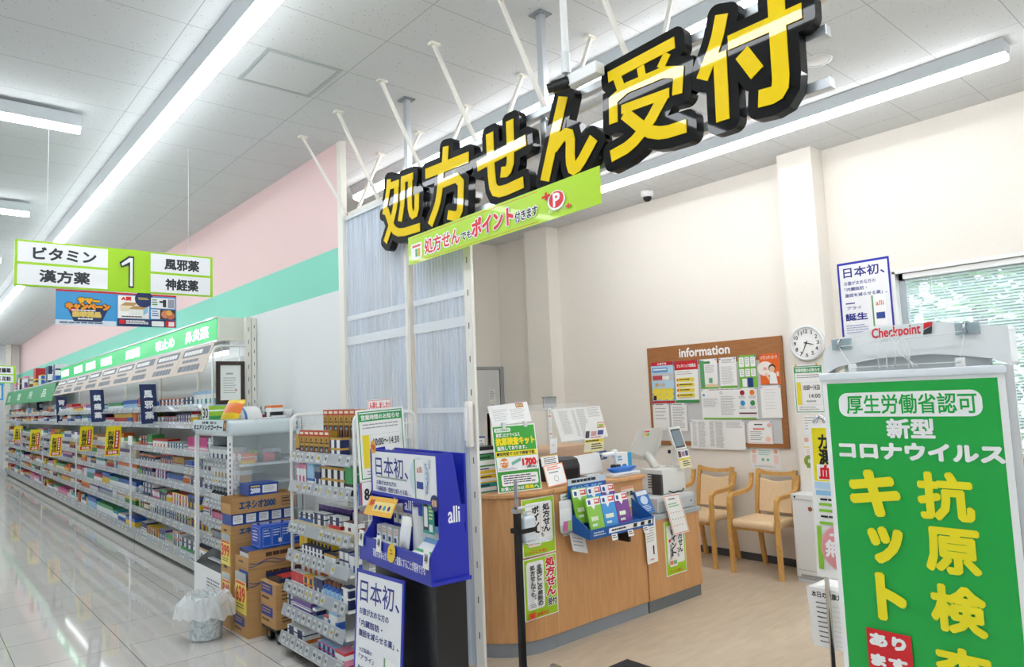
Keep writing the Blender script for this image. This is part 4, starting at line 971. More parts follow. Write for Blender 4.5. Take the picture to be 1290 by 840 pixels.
# second shelf
row(1, 4.43, 3, carton_mesh(.05, .05, .15, 'magenta', 'pink', 1), 'hair_dye_box', .054, 'slim magenta hair-dye box on the second rack shelf', 'hair dye', None)
row(1, 4.255, 1, carton_mesh(.05, .11, .165, 'blue', 'pale blue', 3), 'hair_dye_box', .1, 'large bright blue hair-dye box beside the magenta ones', 'hair dye', None)
row(1, 4.15, 1, carton_mesh(.05, .07, .14, 'white', 'grey', 1), 'hair_dye_box', .1, 'white hair-dye box between the blue and the black ones', 'hair dye', None)
row(1, 4.065, 4, carton_mesh(.05, .075, .15, 'black', 'gold', 2), 'hair_dye_box', .08, 'black and gold hair-dye box on the second rack shelf', 'hair dye', None)
row(1, 3.745, 1, carton_mesh(.05, .10, .16, 'black', 'green', 3), 'hair_dye_box', .08, 'black hair-dye box with green print near the rack end post', 'hair dye', None)
# third shelf: small boxes in two tiers on tan trays
TANT = mt('#cdbf9b', .5, name='tan_tray')
for y0, y1, lb in ((3.68, 4.04, 'shallow tan tray on the third rack shelf at the end post'), (4.07, 4.49, 'shallow tan tray on the third rack shelf at the carton side')):
    tr = MB().box((RXF[2]+.02, y0, RZ[2]+.001), (RXF[2]+.16, y1, RZ[2]+.045), TANT); tag(tr.build('display_tray'), lb, 'tray')
row(2, 4.43, 3, carton_mesh(.06, .07, .055, 'white', 'blue', 0), 'medicine_box', .075, 'small white box with blue print on the tan tray of the third rack shelf', 'medicine box', None, .05, .045)
row(2, 4.20, 2, carton_mesh(.06, .08, .07, 'white', 'navy', 2), 'medicine_box', .085, 'white box with navy print on the tan tray of the third rack shelf', 'medicine box', None, .04, .045)
row(2, 3.99, 2, carton_mesh(.06, .075, .07, 'white', 'red', 0), 'medicine_box', .08, 'white box with red print on the tan tray of the third rack shelf', 'medicine box', None, .04, .045)
row(2, 3.80, 2, carton_mesh(.06, .07, .055, 'maroon', 'white', 1), 'medicine_box', .075, 'maroon box on the tan tray of the third rack shelf', 'medicine box', None, .04, .045)
row(2, 4.42, 6, carton_mesh(.06, .07, .13, 'white', 'purple', 1), 'medicine_box', .075, 'tall white box with purple print at the back of the third rack shelf', 'medicine box', None, .18)
row(2, 3.95, 4, carton_mesh(.06, .07, .12, 'pink', 'white', 1), 'medicine_box', .075, 'tall pink box at the back of the third rack shelf', 'medicine box', None, .18)
# fourth: yellow-topped blue boxes
row(3, 4.44, 2, carton_mesh(.05, .055, .12, 'navy', 'yellow', 3), 'medicine_box', .06, 'tall navy box with yellow top on the fourth rack shelf', 'medicine box', None, .06)
row(3, 4.33, 6, carton_mesh(.05, .048, .085, 'navy', 'yellow', 0), 'medicine_box', .051, 'small navy box with yellow print on the fourth rack shelf', 'medicine box', None)
row(3, 4.33, 6, carton_mesh(.05, .048, .10, 'yellow', 'navy', 0), 'medicine_box', .051, 'small yellow box with navy print behind the navy ones on the fourth rack shelf', 'medicine box', None, .08)
row(3, 4.01, 3, carton_mesh(.05, .048, .075, 'navy', 'gold', 1), 'medicine_box', .051, 'small navy box with gold print on the fourth rack shelf', 'medicine box', None)
row(3, 3.83, 2, carton_mesh(.05, .06, .12, 'silver', 'navy', 2), 'medicine_box', .064, 'silver box with navy print on the fourth rack shelf', 'medicine box', None, .03)
row(3, 3.705, 1, carton_mesh(.05, .06, .10, 'blue', 'white', 1), 'medicine_box', .064, 'blue and white box at the post on the fourth rack shelf', 'medicine box', None, .03)
# fifth: orange/red/white, blue pouches, navy
row(4, 4.44, 3, carton_mesh(.05, .06, .10, 'white', 'red', 3), 'medicine_box', .063, 'white box with red band on the fifth rack shelf', 'medicine box', None)
row(4, 4.25, 2, carton_mesh(.05, .07, .10, 'yellow', 'orange', 2), 'medicine_box', .073, 'yellow box with orange print on the fifth rack shelf', 'medicine box', None)
row(4, 4.44, 4, carton_mesh(.05, .07, .12, 'orange', 'white', 0), 'medicine_box', .075, 'orange box at the back of the fifth rack shelf', 'medicine box', None, .09)
row(4, 4.11, 2, carton_mesh(.05, .06, .11, 'white', 'navy', 1), 'medicine_box', .063, 'white box with navy stripes on the fifth rack shelf', 'medicine box', None)
for i in range(5):
    put(bottle_mesh(.024, .115, 'blue', 'brown', 'pale blue'), 'eye_drop_bottle', (RXF[4]+.04, 4.0-.054*i, RZ[4]+.001), 'blue bottle with a brown cap on the fifth rack shelf', 'bottle', 'blue bottles on the rack')
row(4, 3.73, 1, carton_mesh(.06, .09, .115, 'navy', 'white', 2), 'medicine_box', .1, 'navy box with white stripes near the end post on the fifth rack shelf', 'medicine box', None)
for i in range(3): put(carton_mesh(.03, .05, .115, 'navy', 'white', 1), 'medicine_box', (RXF[4]+.12+.07*i, 3.71, RZ[4]+.001), 'navy box seen through the rack end mesh on the fifth shelf', 'medicine box', 'navy boxes behind the rack mesh')
# sixth: flat long boxes, blue pouch
row(5, 4.46, 1, carton_mesh(.10, .06, .10, 'white', 'purple', 0), 'medicine_box', .1, 'white and purple box at the far end of the sixth rack shelf', 'medicine box', None)
row(5, 4.29, 2, carton_mesh(.10, .24, .045, 'white', 'purple', 1), 'medicine_box', 0, 'long flat white box with purple script on the sixth rack shelf', 'medicine box', None) if False else None
for i in range(2): put(carton_mesh(.10, .26, .045, 'white', 'purple', 3), 'medicine_box', (RXF[5]+.02, 4.28, RZ[5]+.001+.0465*i), ('long flat white box with purple band, lower of two on the sixth rack shelf', 'long flat white box with purple band, upper of two on the sixth rack shelf')[i], 'medicine box', None)
row(5, 4.10, 1, carton_mesh(.06, .05, .08, 'pale blue', 'white', 1), 'medicine_box', .1, 'pale blue box next to the flat white ones on the sixth rack shelf', 'medicine box', None)
row(5, 3.86, 1, carton_mesh(.05, .11, .11, 'blue', 'pale blue', 1), 'medicine_box', .1, 'bright blue pouch-like box standing alone on the sixth rack shelf', 'medicine box', None)
row(5, 3.95, 1, carton_mesh(.05, .05, .07, 'pink', 'red', 1), 'medicine_box', .1, 'pink box beside the bright blue one on the sixth rack shelf', 'medicine box', None)
for i in range(3): put(carton_mesh(.04, .05, .10, 'blue', 'white', 3), 'medicine_box', (RXF[5]+.16+.06*i, 3.71, RZ[5]+.001), 'blue box seen through the rack end mesh on the sixth shelf', 'medicine box', 'blue boxes behind the rack mesh')
# bottom deck
for i in range(2): put(carton_mesh(.11, .12, .075, 'white', 'orange', 0), 'medicine_box', (RXF[6]+.03+.0*i, 4.42-.125*i, RZ[6]+.001), 'white and orange box on the bottom deck of the rack', 'medicine box', 'white and orange boxes on the bottom deck')
for j in range(2):
    for i in range(4): put(carton_mesh(.05, .055, .075, 'pale blue', 'magenta', 2), 'medicine_box', (RXF[6]+.03+.055*j, 4.02-.058*i, RZ[6]+.001), 'pale blue box with magenta band on the bottom deck of the rack', 'medicine box', 'pale blue boxes on the bottom deck')
row(6, 3.745, 1, carton_mesh(.08, .11, .085, 'pink', 'red', 1), 'medicine_box', .1, 'pink box with red print at the near end of the bottom deck', 'medicine box', None)

# signboard hung on the rack end and the small cards on it
GRN = mt('#2f9e55', .45, name='notice_green')
def hours(s, title='営業時間のお知らせ'):
    s.frame(.04, .03, .96, .97, .006, GRN); s.rect(.06, .06, .94, .17, GRN); s.text(title, .1, .08, .9, .15, PAPER, .0012)
    s.lines(.12, .21, .88, .30, 2, GREYL, .35, 1); s.rect(.1, .36, .24, .82, mt('#f2dd2e')); s.frame(.26, .36, .9, .82, .001, GREYL)
    s.text('10:00～14:30', .32, .42, .86, .52, INK, .0006); s.text('14:00', .5, .60, .86, .68, INK, .0006); s.lines(.4, .73, .8, .77, 1, GREYL, .7); s.lines(.15, .86, .85, .94, 2, GREYL, .35, 2)
s = Sheet((1.945, 3.628, 1.522), (2.262, 3.628, 1.536), (1.966, 3.628, 1.115), .004)
hours(s); s.done('hours_board', 'white notice board framed green with a yellow block, hung on the rack end', 'notice board')
s = Sheet((2.03, 3.640, 1.578), (2.185, 3.640, 1.582), (2.03, 3.640, 1.51), .002); s.frame(.02, .05, .98, .95, .003, RED); s.text('入荷しました!', .07, .22, .93, .78, RED, .0012); s.done('arrival_card', 'small white card with red lettering on top of the green-framed board', 'card')
s = Sheet((1.952, 3.63, 1.11), (2.09, 3.63, 1.115), (1.955, 3.63, .985), .002); s.text('849', .3, .3, .95, .8, INK, .003); s.rect(0, 0, .1, 1, mt('#3b7fc4')).rect(.1, 0, .18, 1, mt('#c9443b')); s.done('price_card', 'white price card reading 849 under the green-framed board', 'price card')
# ================================================================ blue counter display on a black stand (slightly turned)
AB = mt('#1527b0', .4, coat=.2, name='royal_blue_board'); ABW = mt('#f3f5f8', .5, name='display_white')
al = thing('display_stand', 'royal blue tiered display with white panel on a black stand beside the wire rack', 'display stand', (1.95, 2.8, 0))
# local frame: f along the front (far -> near), g into depth
P0 = V((1.775, 3.16, 0)); P1 = V((1.715, 2.49, 0)); fu = (P1-P0).normalized(); gu = V((-fu.y, fu.x, 0)); LW = (P1-P0).length
def W(a, d, z): q = P0+fu*a+gu*d; return V((q.x, q.y, z))
def blk(mb, a0, a1, d0, d1, z0, z1, m):
    p = [W(a0, d0, z0), W(a1, d0, z0), W(a1, d1, z0), W(a0, d1, z0)]; mb.prism(p, (0, 0, z1-z0), m)
D = -.06
m_ = MB(); blk(m_, .05, LW-.03, -.01, D+.20, .0, .7995, mt('#101114', .35)); m_.build('stand', al)
m_ = MB(); blk(m_, 0, LW, D+.19, D+.2, .80, 1.33, AB); m_.build('back_board', al)
m_ = MB(); blk(m_, -.03, LW+.02, -.045, D+.2, .80, .815, AB); blk(m_, -.035, LW+.02, -.055, -.045, .80, .915, AB); m_.build('tray', al)
for a, nm in ((0, 0), (LW-.008, 1)):      # side wings, cut back toward the top
    m_ = MB(); pr_ = [(-.045, .815), (-.045, .92), (.0, .985), (.0, 1.335), (.075, 1.34), (D+.19, .985), (D+.19, .815)]
    m_.prism([W(a, d, z) for d, z in pr_], fu*.008, AB); o = m_.build('side_wing', al)
    if nm:
        s = Sheet(W(LW+.0012, .028, 1.115), W(LW+.0012, .128, 1.115), W(LW+.0012, .028, 1.035), .0004, AB); s.L = .0002
        s.text('alli', .16, .05, .72, .9, mt('#f4f6fa'), .0015); s.done('logo', parent=o)
# header panel
s = Sheet(W(0, -.004, 1.335), W(LW, -.004, 1.338), W(.0, .0, 1.115), .008, AB)
s.rect(.03, .05, .985, .93, ABW); K = mt('#1d2c8a', .5)
s.text('日本初、', .09, .16, .60, .58, K, .0012); s.rect(.10, .58, .58, .62, mt('#a9b3b5')); s.text('お腹が太めな方の', .10, .67, .42, .77, K, .0004); s.text('「内臓脂肪・腹囲を減らせる薬」。', .10, .80, .63, .91, K, .0004)
s.disc(.76, .50, .088, mt('#d9e8f4')); s.rect(.70, .14, .83, .92, mt('#fbfbfb')).rect(.70, .14, .715, .92, mt('#63a06a')); s.text('alli', .735, .28, .81, .40, mt('#d06a4a'), .0006); s.rect(.73, .58, .82, .72, mt('#2b4a9a'))
s.text('大正製薬', .90, .12, .93, .30, K, 0, True); s.text('「アライ」直販', .86, .2, .89, .8, K, 0, True)
s.done('header_panel', parent=al)
# crossbar with logo, badges, cards
m_ = MB(); blk(m_, LW*.42, LW*.72, .03, .045, 1.05, 1.125, AB); o = m_.build('logo_crossbar', al)
s = Sheet(W(LW*.42, .0295, 1.12), W(LW*.72, .0295, 1.12), W(LW*.42, .0295, 1.055), .0004, AB); s.text('alli', .08, .12, .5, .88, ABW, .001); s.done('logo', parent=o)
s = Sheet(W(.015, -.012, 1.105), W(LW*.42, .005, 1.11), W(.0, -.045, 1.02), .002, mt('#f0b51f', .4)); s.rect(.25, .25, .95, .75, mt('#f6dc8a')); s.text('無料', .08, .15, .25, .5, RED, .001)
for i in range(4): s.disc(.35+.16*i, .55, .012, mt(('#2b76b8', '#2a2f6a', '#3a9ac0', '#2a2f6a')[i]))
s.done('yellow_flyer', parent=al)
for a, z, r, c1, c2, tx in ((.05, 1.345, .032, '#f2a52c', '#c8322a', '登録'), (LW-.02, 1.13, .035, '#26306e', '#f0c7a0', '相談')):
    b0 = W(a, -.010, z); s = Sheet(b0+V((0, 0, r))-fu*r, b0+V((0, 0, r))+fu*r, b0-V((0, 0, r))-fu*r, .0008, mt(c1)); s.base = MB().cyl(b0+gu*.001, b0, r, r, mt(c1), 20); s.text(tx, .2, .3, .8, .7, mt(c2), .001); s.done('round_sticker', parent=al)
s = Sheet(W(LW*.73, .02, 1.125), W(LW*.88, .02, 1.125), W(LW*.73, .02, .985), .002, mt('#2fa08f', .4)); s.rect(.08, .1, .5, .9, mt('#2a3138')).rect(.13, .18, .45, .8, PAPER); s.lines(.58, .15, .95, .6, 4, mt('#e9f3a0'), .5); s.rect(.6, .7, .9, .92, PAPER); s.done('phone_card', parent=al)
s = Sheet(W(LW*.85, .09, 1.09), W(LW-.012, .09, 1.09), W(LW*.85, .09, .96), .004, mt('#c6ccd0', .4)); s.rect(.08, .06, .92, .72, mt('#eef0f0')); s.lines(.2, .2, .8, .6, 4, INK, .4); s.disc(.3, .55, .01, mt('#2f7f4f')); s.done('tin_box_print', parent=al)
# brochure ramp at the near end, white inner tube
m_ = MB(); n = 8
vs = []
for i in range(n+1):
    t = i/n; d = -.03+.115*t; z = .90+.10*t**2.2; vs += [W(LW*.66, d, z), W(LW-.012, d, z)]
m_.add(vs, [(2*i, 2*i+1, 2*i+3, 2*i+2) for i in range(n)], ABW, True); m_.add([v+V((0, 0, .0012)) for v in vs], [(2*i, 2*i+1, 2*i+3, 2*i+2) for i in (2,)], mt('#4aa35c'), True)
m_.add([v+V((0, 0, .0015)) for v in vs], [(2*i, 2*i+1, 2*i+3, 2*i+2) for i in (5, 7)], mt('#7fb7e6'), True)
m_.build('brochure_ramp', al)
m_ = MB(); c0 = W(LW*.60, .07, .816); m_.cyl(c0, c0+V((0, 0, .27)), .05, .05, WHITE, 20); m_.build('support_tube', al)
s = Sheet(W(-.034, -.0556, .912), W(LW+.019, -.0556, .912), W(-.034, -.0556, .803), .0004, AB); s.text('運動も食事もがんばる人を健康にすることが期待できる', .22, .32, .93, .68, ABW, .0005); s.done('tray_front_print', parent=al)
for a in (.0, LW*.30, LW*.98):
    s = Sheet(W(a-.02, -.06, .945), W(a+.03, -.06, .945), W(a-.02, -.066, .87), .001, PAPER); s.rect(.2, .2, .8, .6, GREYL); s.text('49', .25, .3, .75, .7, INK, .0006); s.done('tray_price_tag', parent=al)
b0 = W(LW*.50, -.062, .885); s = Sheet(b0+V((0, 0, .05))-fu*.04, b0+V((0, 0, .05))+fu*.04, b0-V((0, 0, .05))-fu*.04, .001, YC)
s.base = MB().add([b0+fu*(.038*math.cos(2*PI*i/20)+.012*math.sin(2*PI*i/20))+V((0, 0, .045*math.sin(2*PI*i/20))) for i in range(20)], [tuple(range(20))], mt('#f1d41d', .4)); s.lines(.3, .35, .7, .65, 2, mt('#c76a2a'), .5); s.done('yellow_oval_tag', parent=al)
# leaning panel in front of the stand
s = Sheet(W(.0, -.085, .765), W(LW*.70, -.068, .787), W(-.0, -.13, .0)+V((0, 0, .004)), .006, AB)
s.rect(.035, .02, .965, .985, ABW); s.text('日本初、', .10, .055, .92, .19, K, .0012); s.text('お腹が太めな方の', .10, .225, .72, .265, K, .0008); s.text('「内臓脂肪・', .10, .295, .6, .335, K, .0008); s.text('腹囲を減らせる薬」。', .10, .355, .93, .395, K, .0008)
s.text('大正製薬の', .12, .46, .4, .485, K, .0003); s.text('「アライ」', .12, .50, .44, .53, K, .0006); s.text('誕生', .10, .57, .58, .67, K, .003); s.rect(.66, .46, .90, .80, mt('#fbfbfb')).rect(.66, .46, .69, .80, mt('#63a06a')); s.text('alli', .72, .52, .88, .58, mt('#d06a4a'), .001); s.rect(.72, .66, .88, .73, mt('#2b4a9a')); s.lines(.1, .75, .6, .92, 5, mt('#8f98c8'), .3)
s.done('info_panel', 'tall white panel edged in blue leaning on the black stand under the blue display', 'poster panel')
# small white boxes in the tray
def alli_box():
    t = thing('slimming_box', 'small white slimming medicine box in the tray of the blue display', 'medicine box', (0, 0, 0), 'white boxes in the blue display tray')
    w, d, h = .05, .045, .085; MB().box((-d/2, -w/2, 0), (d/2, w/2, h), PAPER).build('body', t)
    s = Sheet((-d/2-.0003, w/2, h), (-d/2-.0003, -w/2, h), (-d/2-.0003, w/2, 0), .0002, PAPER); s.rect(.1, .5, .55, .75, mt('#2b4a9a')); s.lines(.1, .1, .9, .4, 3, mt('#d98a7a'), .4); s.rect(.92, .0, 1, 1, mt('#63a06a')); s.done('front_print', parent=t); return t
b0 = alli_box(); rz = math.atan2(gu.y, gu.x); first = True
for j, (d, z, n) in enumerate(((-.018, .816, 4), (.036, .88, 4))):
    if j == 1:
        m_ = MB(); blk(m_, .02, LW*.46, .008, .064, .8155, .878, AB); m_.build('riser_step', al)
    for i in range(n):
        o = b0 if first else dup(b0, (0, 0, 0), None if j == 0 else 'small white slimming medicine box on the raised step of the blue display', 'white boxes in the blue display tray' if j == 0 else 'white boxes on the blue display step'); first = False
        q = W(.05+.062*i, d, z+.0008); o.location = q; o.rotation_euler.z = rz
b1 = alli_box(); 
for i in range(5):
    o = b1 if i == 0 else dup(b1, (0, 0, 0)); o['label'] = 'white slimming medicine box in the rear row below the blue crossbar'; o['group'] = 'rear row of white boxes'; q = W(.14+.053*i, .085, .98); o.location = q; o.rotation_euler.z = rz
m_ = MB(); blk(m_, .10, LW*.46+.06, .068, .125, .8155, .979, AB); m_.build('rear_step', al)
t = pouch(W(LW*.52, -.005, .82).x, W(LW*.52, -.005, .82).y, .90, .10, .14, .03, PAPER, ABW, 'white folded leaflet pack leaning in the middle of the blue display', rz, 'leaflet_pack', .15)

# ================================================================ hand sanitiser stand
sx, sy = 2.575, 2.985
t = thing('sanitizer_stand', 'black pedal stand with a white hand-sanitizer bottle in front of the counter', 'sanitizer stand', (sx, sy, 0))
MB().rbox((sx-.10, sy-.17, .0), (sx+.22, sy+.09, .02), .006, BLACK).build('base_plate', t)
MB().box((sx-.016, sy-.016, .02), (sx+.016, sy+.016, .95), BLACK).build('pole', t, bevel=.002)
MB().rbox((sx-.006, sy-.012, .93), (sx+.006, sy+.012, 1.10), .003, STEEL).build('top_lever', t)
MB().box((sx-.024, sy-.022, .925), (sx+.024, sy+.022, .95), STEEL).box((sx-.012, sy-.03, .95), (sx+.145, sy-.015, .96), LITE).build('press_arm', t)
MB().prism([(sx+.02, sy-.13, .022), (sx+.14, sy-.13, .10), (sx+.16, sy-.13, .10), (sx+.18, sy-.13, .022), (sx+.165, sy-.13, .022), (sx+.148, sy-.13, .085), (sx+.05, sy-.13, .022)], (0, .06, 0), STEEL).build('pedal', t)
MB().box((sx+.02, sy-.06, 0.755), (sx+.20, sy+.06, 0.762), m_clear('milky_tray', '#eef2f4', .35, .2)).box((sx+.02, sy-.06, 0.762), (sx+.20, sy-.057, 0.78), GLASS).build('drip_tray', t)
BOTW = mt('#d5dde1', .3, name='bottle_plastic')
bt = thing('sanitizer_bottle', 'square white pump bottle strapped to the black pedal stand', 'bottle', (sx+.065, sy, 0.763))
MB().rbox((sx+.022, sy-.036, 0.7635), (sx+.108, sy+.036, 0.900), .014, BOTW).build('body', bt)
MB().cyl((sx+.065, sy, 0.895), (sx+.065, sy, 0.912), .017, .017, BOTW).cyl((sx+.065, sy, 0.912), (sx+.065, sy, 0.928), .006, .006, BOTW).rbox((sx+.045, sy-.009, 0.918), (sx+.10, sy+.009, 0.9235), .003, BOTW).build('pump', bt)
m_ = MB()
for y in (-.038, .036): m_.box((sx-.02, sy+y, 0.815), (sx+.112, sy+y+.002, 0.84), BLACK)
m_.box((sx+.110, sy-.038, 0.815), (sx+.112, sy+.038, 0.84), BLACK).box((sx-.02, sy-.038, 0.815), (sx-.018, sy+.038, 0.84), BLACK).build('strap', t)

# ================================================================ reception counter
def counter_mb(path, z0, z1, m, dy):
    """front skin following a plan path, dy deep"""
    mb = MB(); n = len(path)
    vs = []
    for (x, y, nx, ny) in path: vs += [(x, y, z0), (x, y, z1), (x-nx*dy, y-ny*dy, z0), (x-nx*dy, y-ny*dy, z1)]
    fs = []
    for i in range(n-1):
        a, b_ = i*4, i*4+4
        fs += [(a, a+1, b_+1, b_), (a+2, b_+2, b_+3, a+3), (a+1, a+3, b_+3, b_+1), (a, b_, b_+2, a+2)]
    e = (n-1)*4; fs += [(0, 2, 3, 1), (e, e+1, e+3, e+2)]
    mb.add(vs, fs, m); return mb
cx_, cy_, R_ = 3.04, 3.66, .39
arcp = [(cx_+R_*math.cos(a), cy_+R_*math.sin(a), math.cos(a), math.sin(a)) for a in [math.radians(d) for d in range(180, 271, 6)]]
arcp = [(cx_-R_, 4.05, -1, 0)]+arcp+[(3.115, 3.27, 0, -1)]
GREYB = mt('#8b9299', .45, name='grey_plinth_laminate')
def grow(path, e): return [(x+nx*e, y+ny*e, nx, ny) for x, y, nx, ny in path]
c1 = thing('reception_counter', 'curved end section of the wooden reception counter behind the sanitizer stand', 'counter', (2.9, 3.5, 0), None)
counter_mb(arcp, .085, .945, WOOD, .03).build('front_panel', c1)
counter_mb(grow(arcp, .022), .945, .972, WOOD, .36).build('counter_top', c1, bevel=.006)
counter_mb(grow(arcp, -.012), 0, .085, GREYB, .03).build('plinth', c1)
c2 = thing('reception_counter', 'straight high section of the wooden reception counter behind the brochure shelf', 'counter', (3.57, 3.5, 0), None)
MB().box((3.117, 3.27, .085), (4.02, 3.30, .945), WOOD).box((3.99, 3.30, .085), (4.02, 3.90, .945), WOOD).build('front_panel', c2)
MB().box((3.117, 3.248, .945), (4.035, 3.61, .972), WOOD).build('counter_top', c2, bevel=.006)
MB().box((3.117, 3.282, 0), (4.02, 3.31, .085), GREYB).build('plinth', c2)
MB().box((3.117, 3.61, .68), (3.99, 4.05, .71), WOOD).build('work_top', c2)
c3 = thing('register_counter', 'low wooden counter with grey top under the cash register', 'counter', (4.34, 3.6, 0))
MB().box((4.025, 3.262, .085), (4.665, 3.29, .63), WOOD).box((4.637, 3.29, .085), (4.665, 4.02, .63), WOOD).build('front_panel', c3)
MB().box((4.04, 3.25, .63), (4.68, 4.05, .665), mt('#a9aeb1', .4, name='grey_laminate_top')).build('counter_top', c3, bevel=.004)
MB().box((4.027, 3.274, 0), (4.655, 3.30, .085), mt('#6f7478', .45)).box((4.63, 3.30, 0), (4.655, 4.0, .085), mt('#6f7478', .45)).build('plinth', c3)
# posters on the counter front
LG = mt('#a8d21c', .4, name='lime_print')
def lime_point(s, sc=1):
    s.rect(.02, .015, .98, .985, LG); s.rrect(.10, .08, .92, .80, .02, PAPER); s.text('処方せん', .64, .12, .84, .62, INK, .0022, True); s.text('でも', .56, .52, .64, .70, INK, .0008, True); s.text('ポイント', .30, .14, .50, .66, INK, .0026, True, ); s.text('付きます', .20, .42, .29, .76, INK, .0006, True)
    s.rect(.52, .14, .53, .6, mt('#e7a4a0')).disc(.20, .36, .012, RED); s.rrect(.14, .70, .52, .84, .008, mt('#f4ead8')).rect(.17, .73, .3, .8, mt('#e6685a')).rect(.32, .73, .48, .8, mt('#7ac07f')); s.text('さらにお得に', .16, .90, .72, .95, RED, .0006)
def on_y(xa, xb, za, zb, Y, th=.002, base=PAPER): return Sheet((xa, Y, za), (xb, Y, za), (xa, Y, zb), th, base)
s = on_y(2.855, 3.13, .935, .588, 3.2675); lime_point(s); s.done('counter_poster', 'lime-framed poster with black vertical lettering, upper one beside the sanitizer bottle', 'poster')
s = on_y(2.852, 3.13, .578, .215, 3.2675)
s.rect(.02, .015, .98, .985, LG); s.rrect(.08, .06, .60, .84, .02, PAPER); s.text('処方せん', .66, .04, .92, .68, RED, .0035, True, outline=((.009, mt('#ffffff')), )); s.text('受付', .68, .72, .94, .84, INK, .0016, outline=((.005, mt('#ffffff')),))
s.text('全国どこの病院の', .38, .11, .52, .80, INK, .0012, True); s.text('処方せんでも。', .17, .11, .31, .72, INK, .0012, True); s.rect(.12, .72, .34, .82, PAPER); s.lines(.14, .74, .32, .81, 3, INK, .4); s.rect(.08, .87, .28, .97, mt('#e8642a')); s.text('処', .12, .885, .24, .955, RED, .001); s.text('全国対応', .32, .89, .66, .95, RED, .0008)
s.done('counter_poster', 'lime-framed poster with red vertical lettering, lower one on the curved counter', 'poster')
s = on_y(4.225, 4.47, .605, .215, 3.2595); lime_point(s); s.done('counter_poster', 'lime-framed poster on the low register counter below the hanging sheet', 'poster')
# ================================================================ things on and at the counter
CTZ = .9725
# antigen kit board leaning on a clip stand
BLp, BRp = at(628, 622, Z=CTZ+.003), at(681, 616.4, Z=CTZ+.003)
TLp, TRp = at(619, 537, Y=BLp.y+.06), at(673, 533, Y=BRp.y+.06)
s = Sheet(TLp, TRp, BLp, .004, PAPER); kg = mt('#2fa32e', .4, coat=.3, name='banner_green'); ye = mt('#f2e21d', .45, name='print_yellow')
s.rect(.02, .015, .98, .985, kg); s.rrect(.05, .04, .42, .10, .008, PAPER); s.text('厚生労働省認可', .08, .05, .39, .09, kg, .0002); s.text('新型コロナウイルス', .08, .115, .62, .175, PAPER, .0008); s.text('抗原検査キット', .06, .185, .95, .30, ye, .003); s.text('販売しております。', .08, .315, .75, .375, PAPER, .0012)
s.rect(.03, .39, .97, .47, ye); s.text('■短時間で15分で検査可能', .05, .405, .92, .455, INK, .0008); s.rect(.03, .475, .97, .69, PAPER); s.disc(.2, .565, .030, mt('#ef8f1e')); s.text('鼻腔', .10, .53, .30, .56, PAPER, .0008); s.text('タイプ', .10, .57, .30, .60, PAPER, .0008)
s.poly([(.36, .56), (.58, .50), (.58, .55), (.36, .61)], mt('#7fc4b0')); s.text('1700', .62, .525, .92, .62, RED, .004); s.text('円', .92, .58, .97, .615, RED, .0006); s.text('(税込)', .70, .63, .92, .67, INK, .0006); s.lines(.05, .64, .5, .68, 2, GREYL, .4)
s.rrect(.09, .735, .93, .905, .012, PAPER); s.lines(.14, .755, .88, .885, 4, INK, .45, 5); s.text('お買い求めは', .06, .92, .58, .972, PAPER, .0012); s.text('薬局', .60, .92, .80, .972, ye, .0014); s.text('へ', .82, .925, .92, .97, PAPER, .0012)
s.done('antigen_board', 'green and white antigen kit board reading 1700 standing on the curved counter', 'sign board', letters=True)
st = thing('board_easel', 'clear clip easel holding the green antigen board and a folded white sheet', 'easel', tuple((BLp+BRp)/2+V((0, .10, 0))))
q0 = (BLp+BRp)/2+V((0, .012, -.0015)); q1 = (TLp+TRp)/2+V((0, .012, .01))
for f in (-.07, .07): MB().tube([q0+V((f, .085, 0)), q1+V((f*.6, .012, 0))], .005, GLASS, 6).build('leg', st)
for f in (.28, .78): p = TLp.lerp(TRp, f); MB().box((p.x-.012, p.y-.008, p.z-.018), (p.x+.012, p.y+.012, p.z+.018), LITE).build('clip', st)
a, b_ = TLp+V((.02, .016, .0)), TRp+V((-.015, .016, .01)); s = Sheet(a+V((-.01, .03, .125)), b_+V((.0, .03, .13)), a, .0015, PAPER); s.lines(.08, .25, .46, .85, 7, GREYL, .2, 1); s.lines(.52, .3, .92, .85, 6, GREYL, .2, 2); s.frame(.69, .03, .88, .24, .006, mt('#d8564a')); s.rect(.73, .09, .84, .2, mt('#a9c85a')); s.done('folded_sheet', 'white folded leaflet with a red-framed picture clipped above the antigen board', 'paper')
# stacked test kit packs at the far left of the counter
tz = CTZ
for i, (hh, c1_, c2_, lb) in enumerate(((.06, 'teal', 'white', 'teal kit box at the bottom of the stack behind the antigen board'), (.05, 'yellow', 'white', 'yellow kit box second from the bottom behind the antigen board'), (.05, 'white', 'yellow', 'white kit box with yellow print in the stack behind the antigen board'), (.075, 'green', 'white', 'green kit box near the top of the stack behind the antigen board'), (.05, 'black', 'white', 'black case on top of the kit stack behind the antigen board'))):
    t = thing('test_kit_box', lb, 'box', (2.79, 3.56, tz)); MB().box((2.712, 3.50, tz+.0008), (2.868, 3.62, tz+hh), cm(c1_)).build('body', t)
    s = Sheet((2.716, 3.4993, tz+hh-.004), (2.866, 3.4993, tz+hh-.004), (2.716, 3.4993, tz+.004), .0004, cm(c1_)); s.rect(.06, .45, .94, .9, cm(c2_)); s.lines(.1, .12, .7, .35, 1, INK, .8, i); s.done('front_print', parent=t); tz += hh
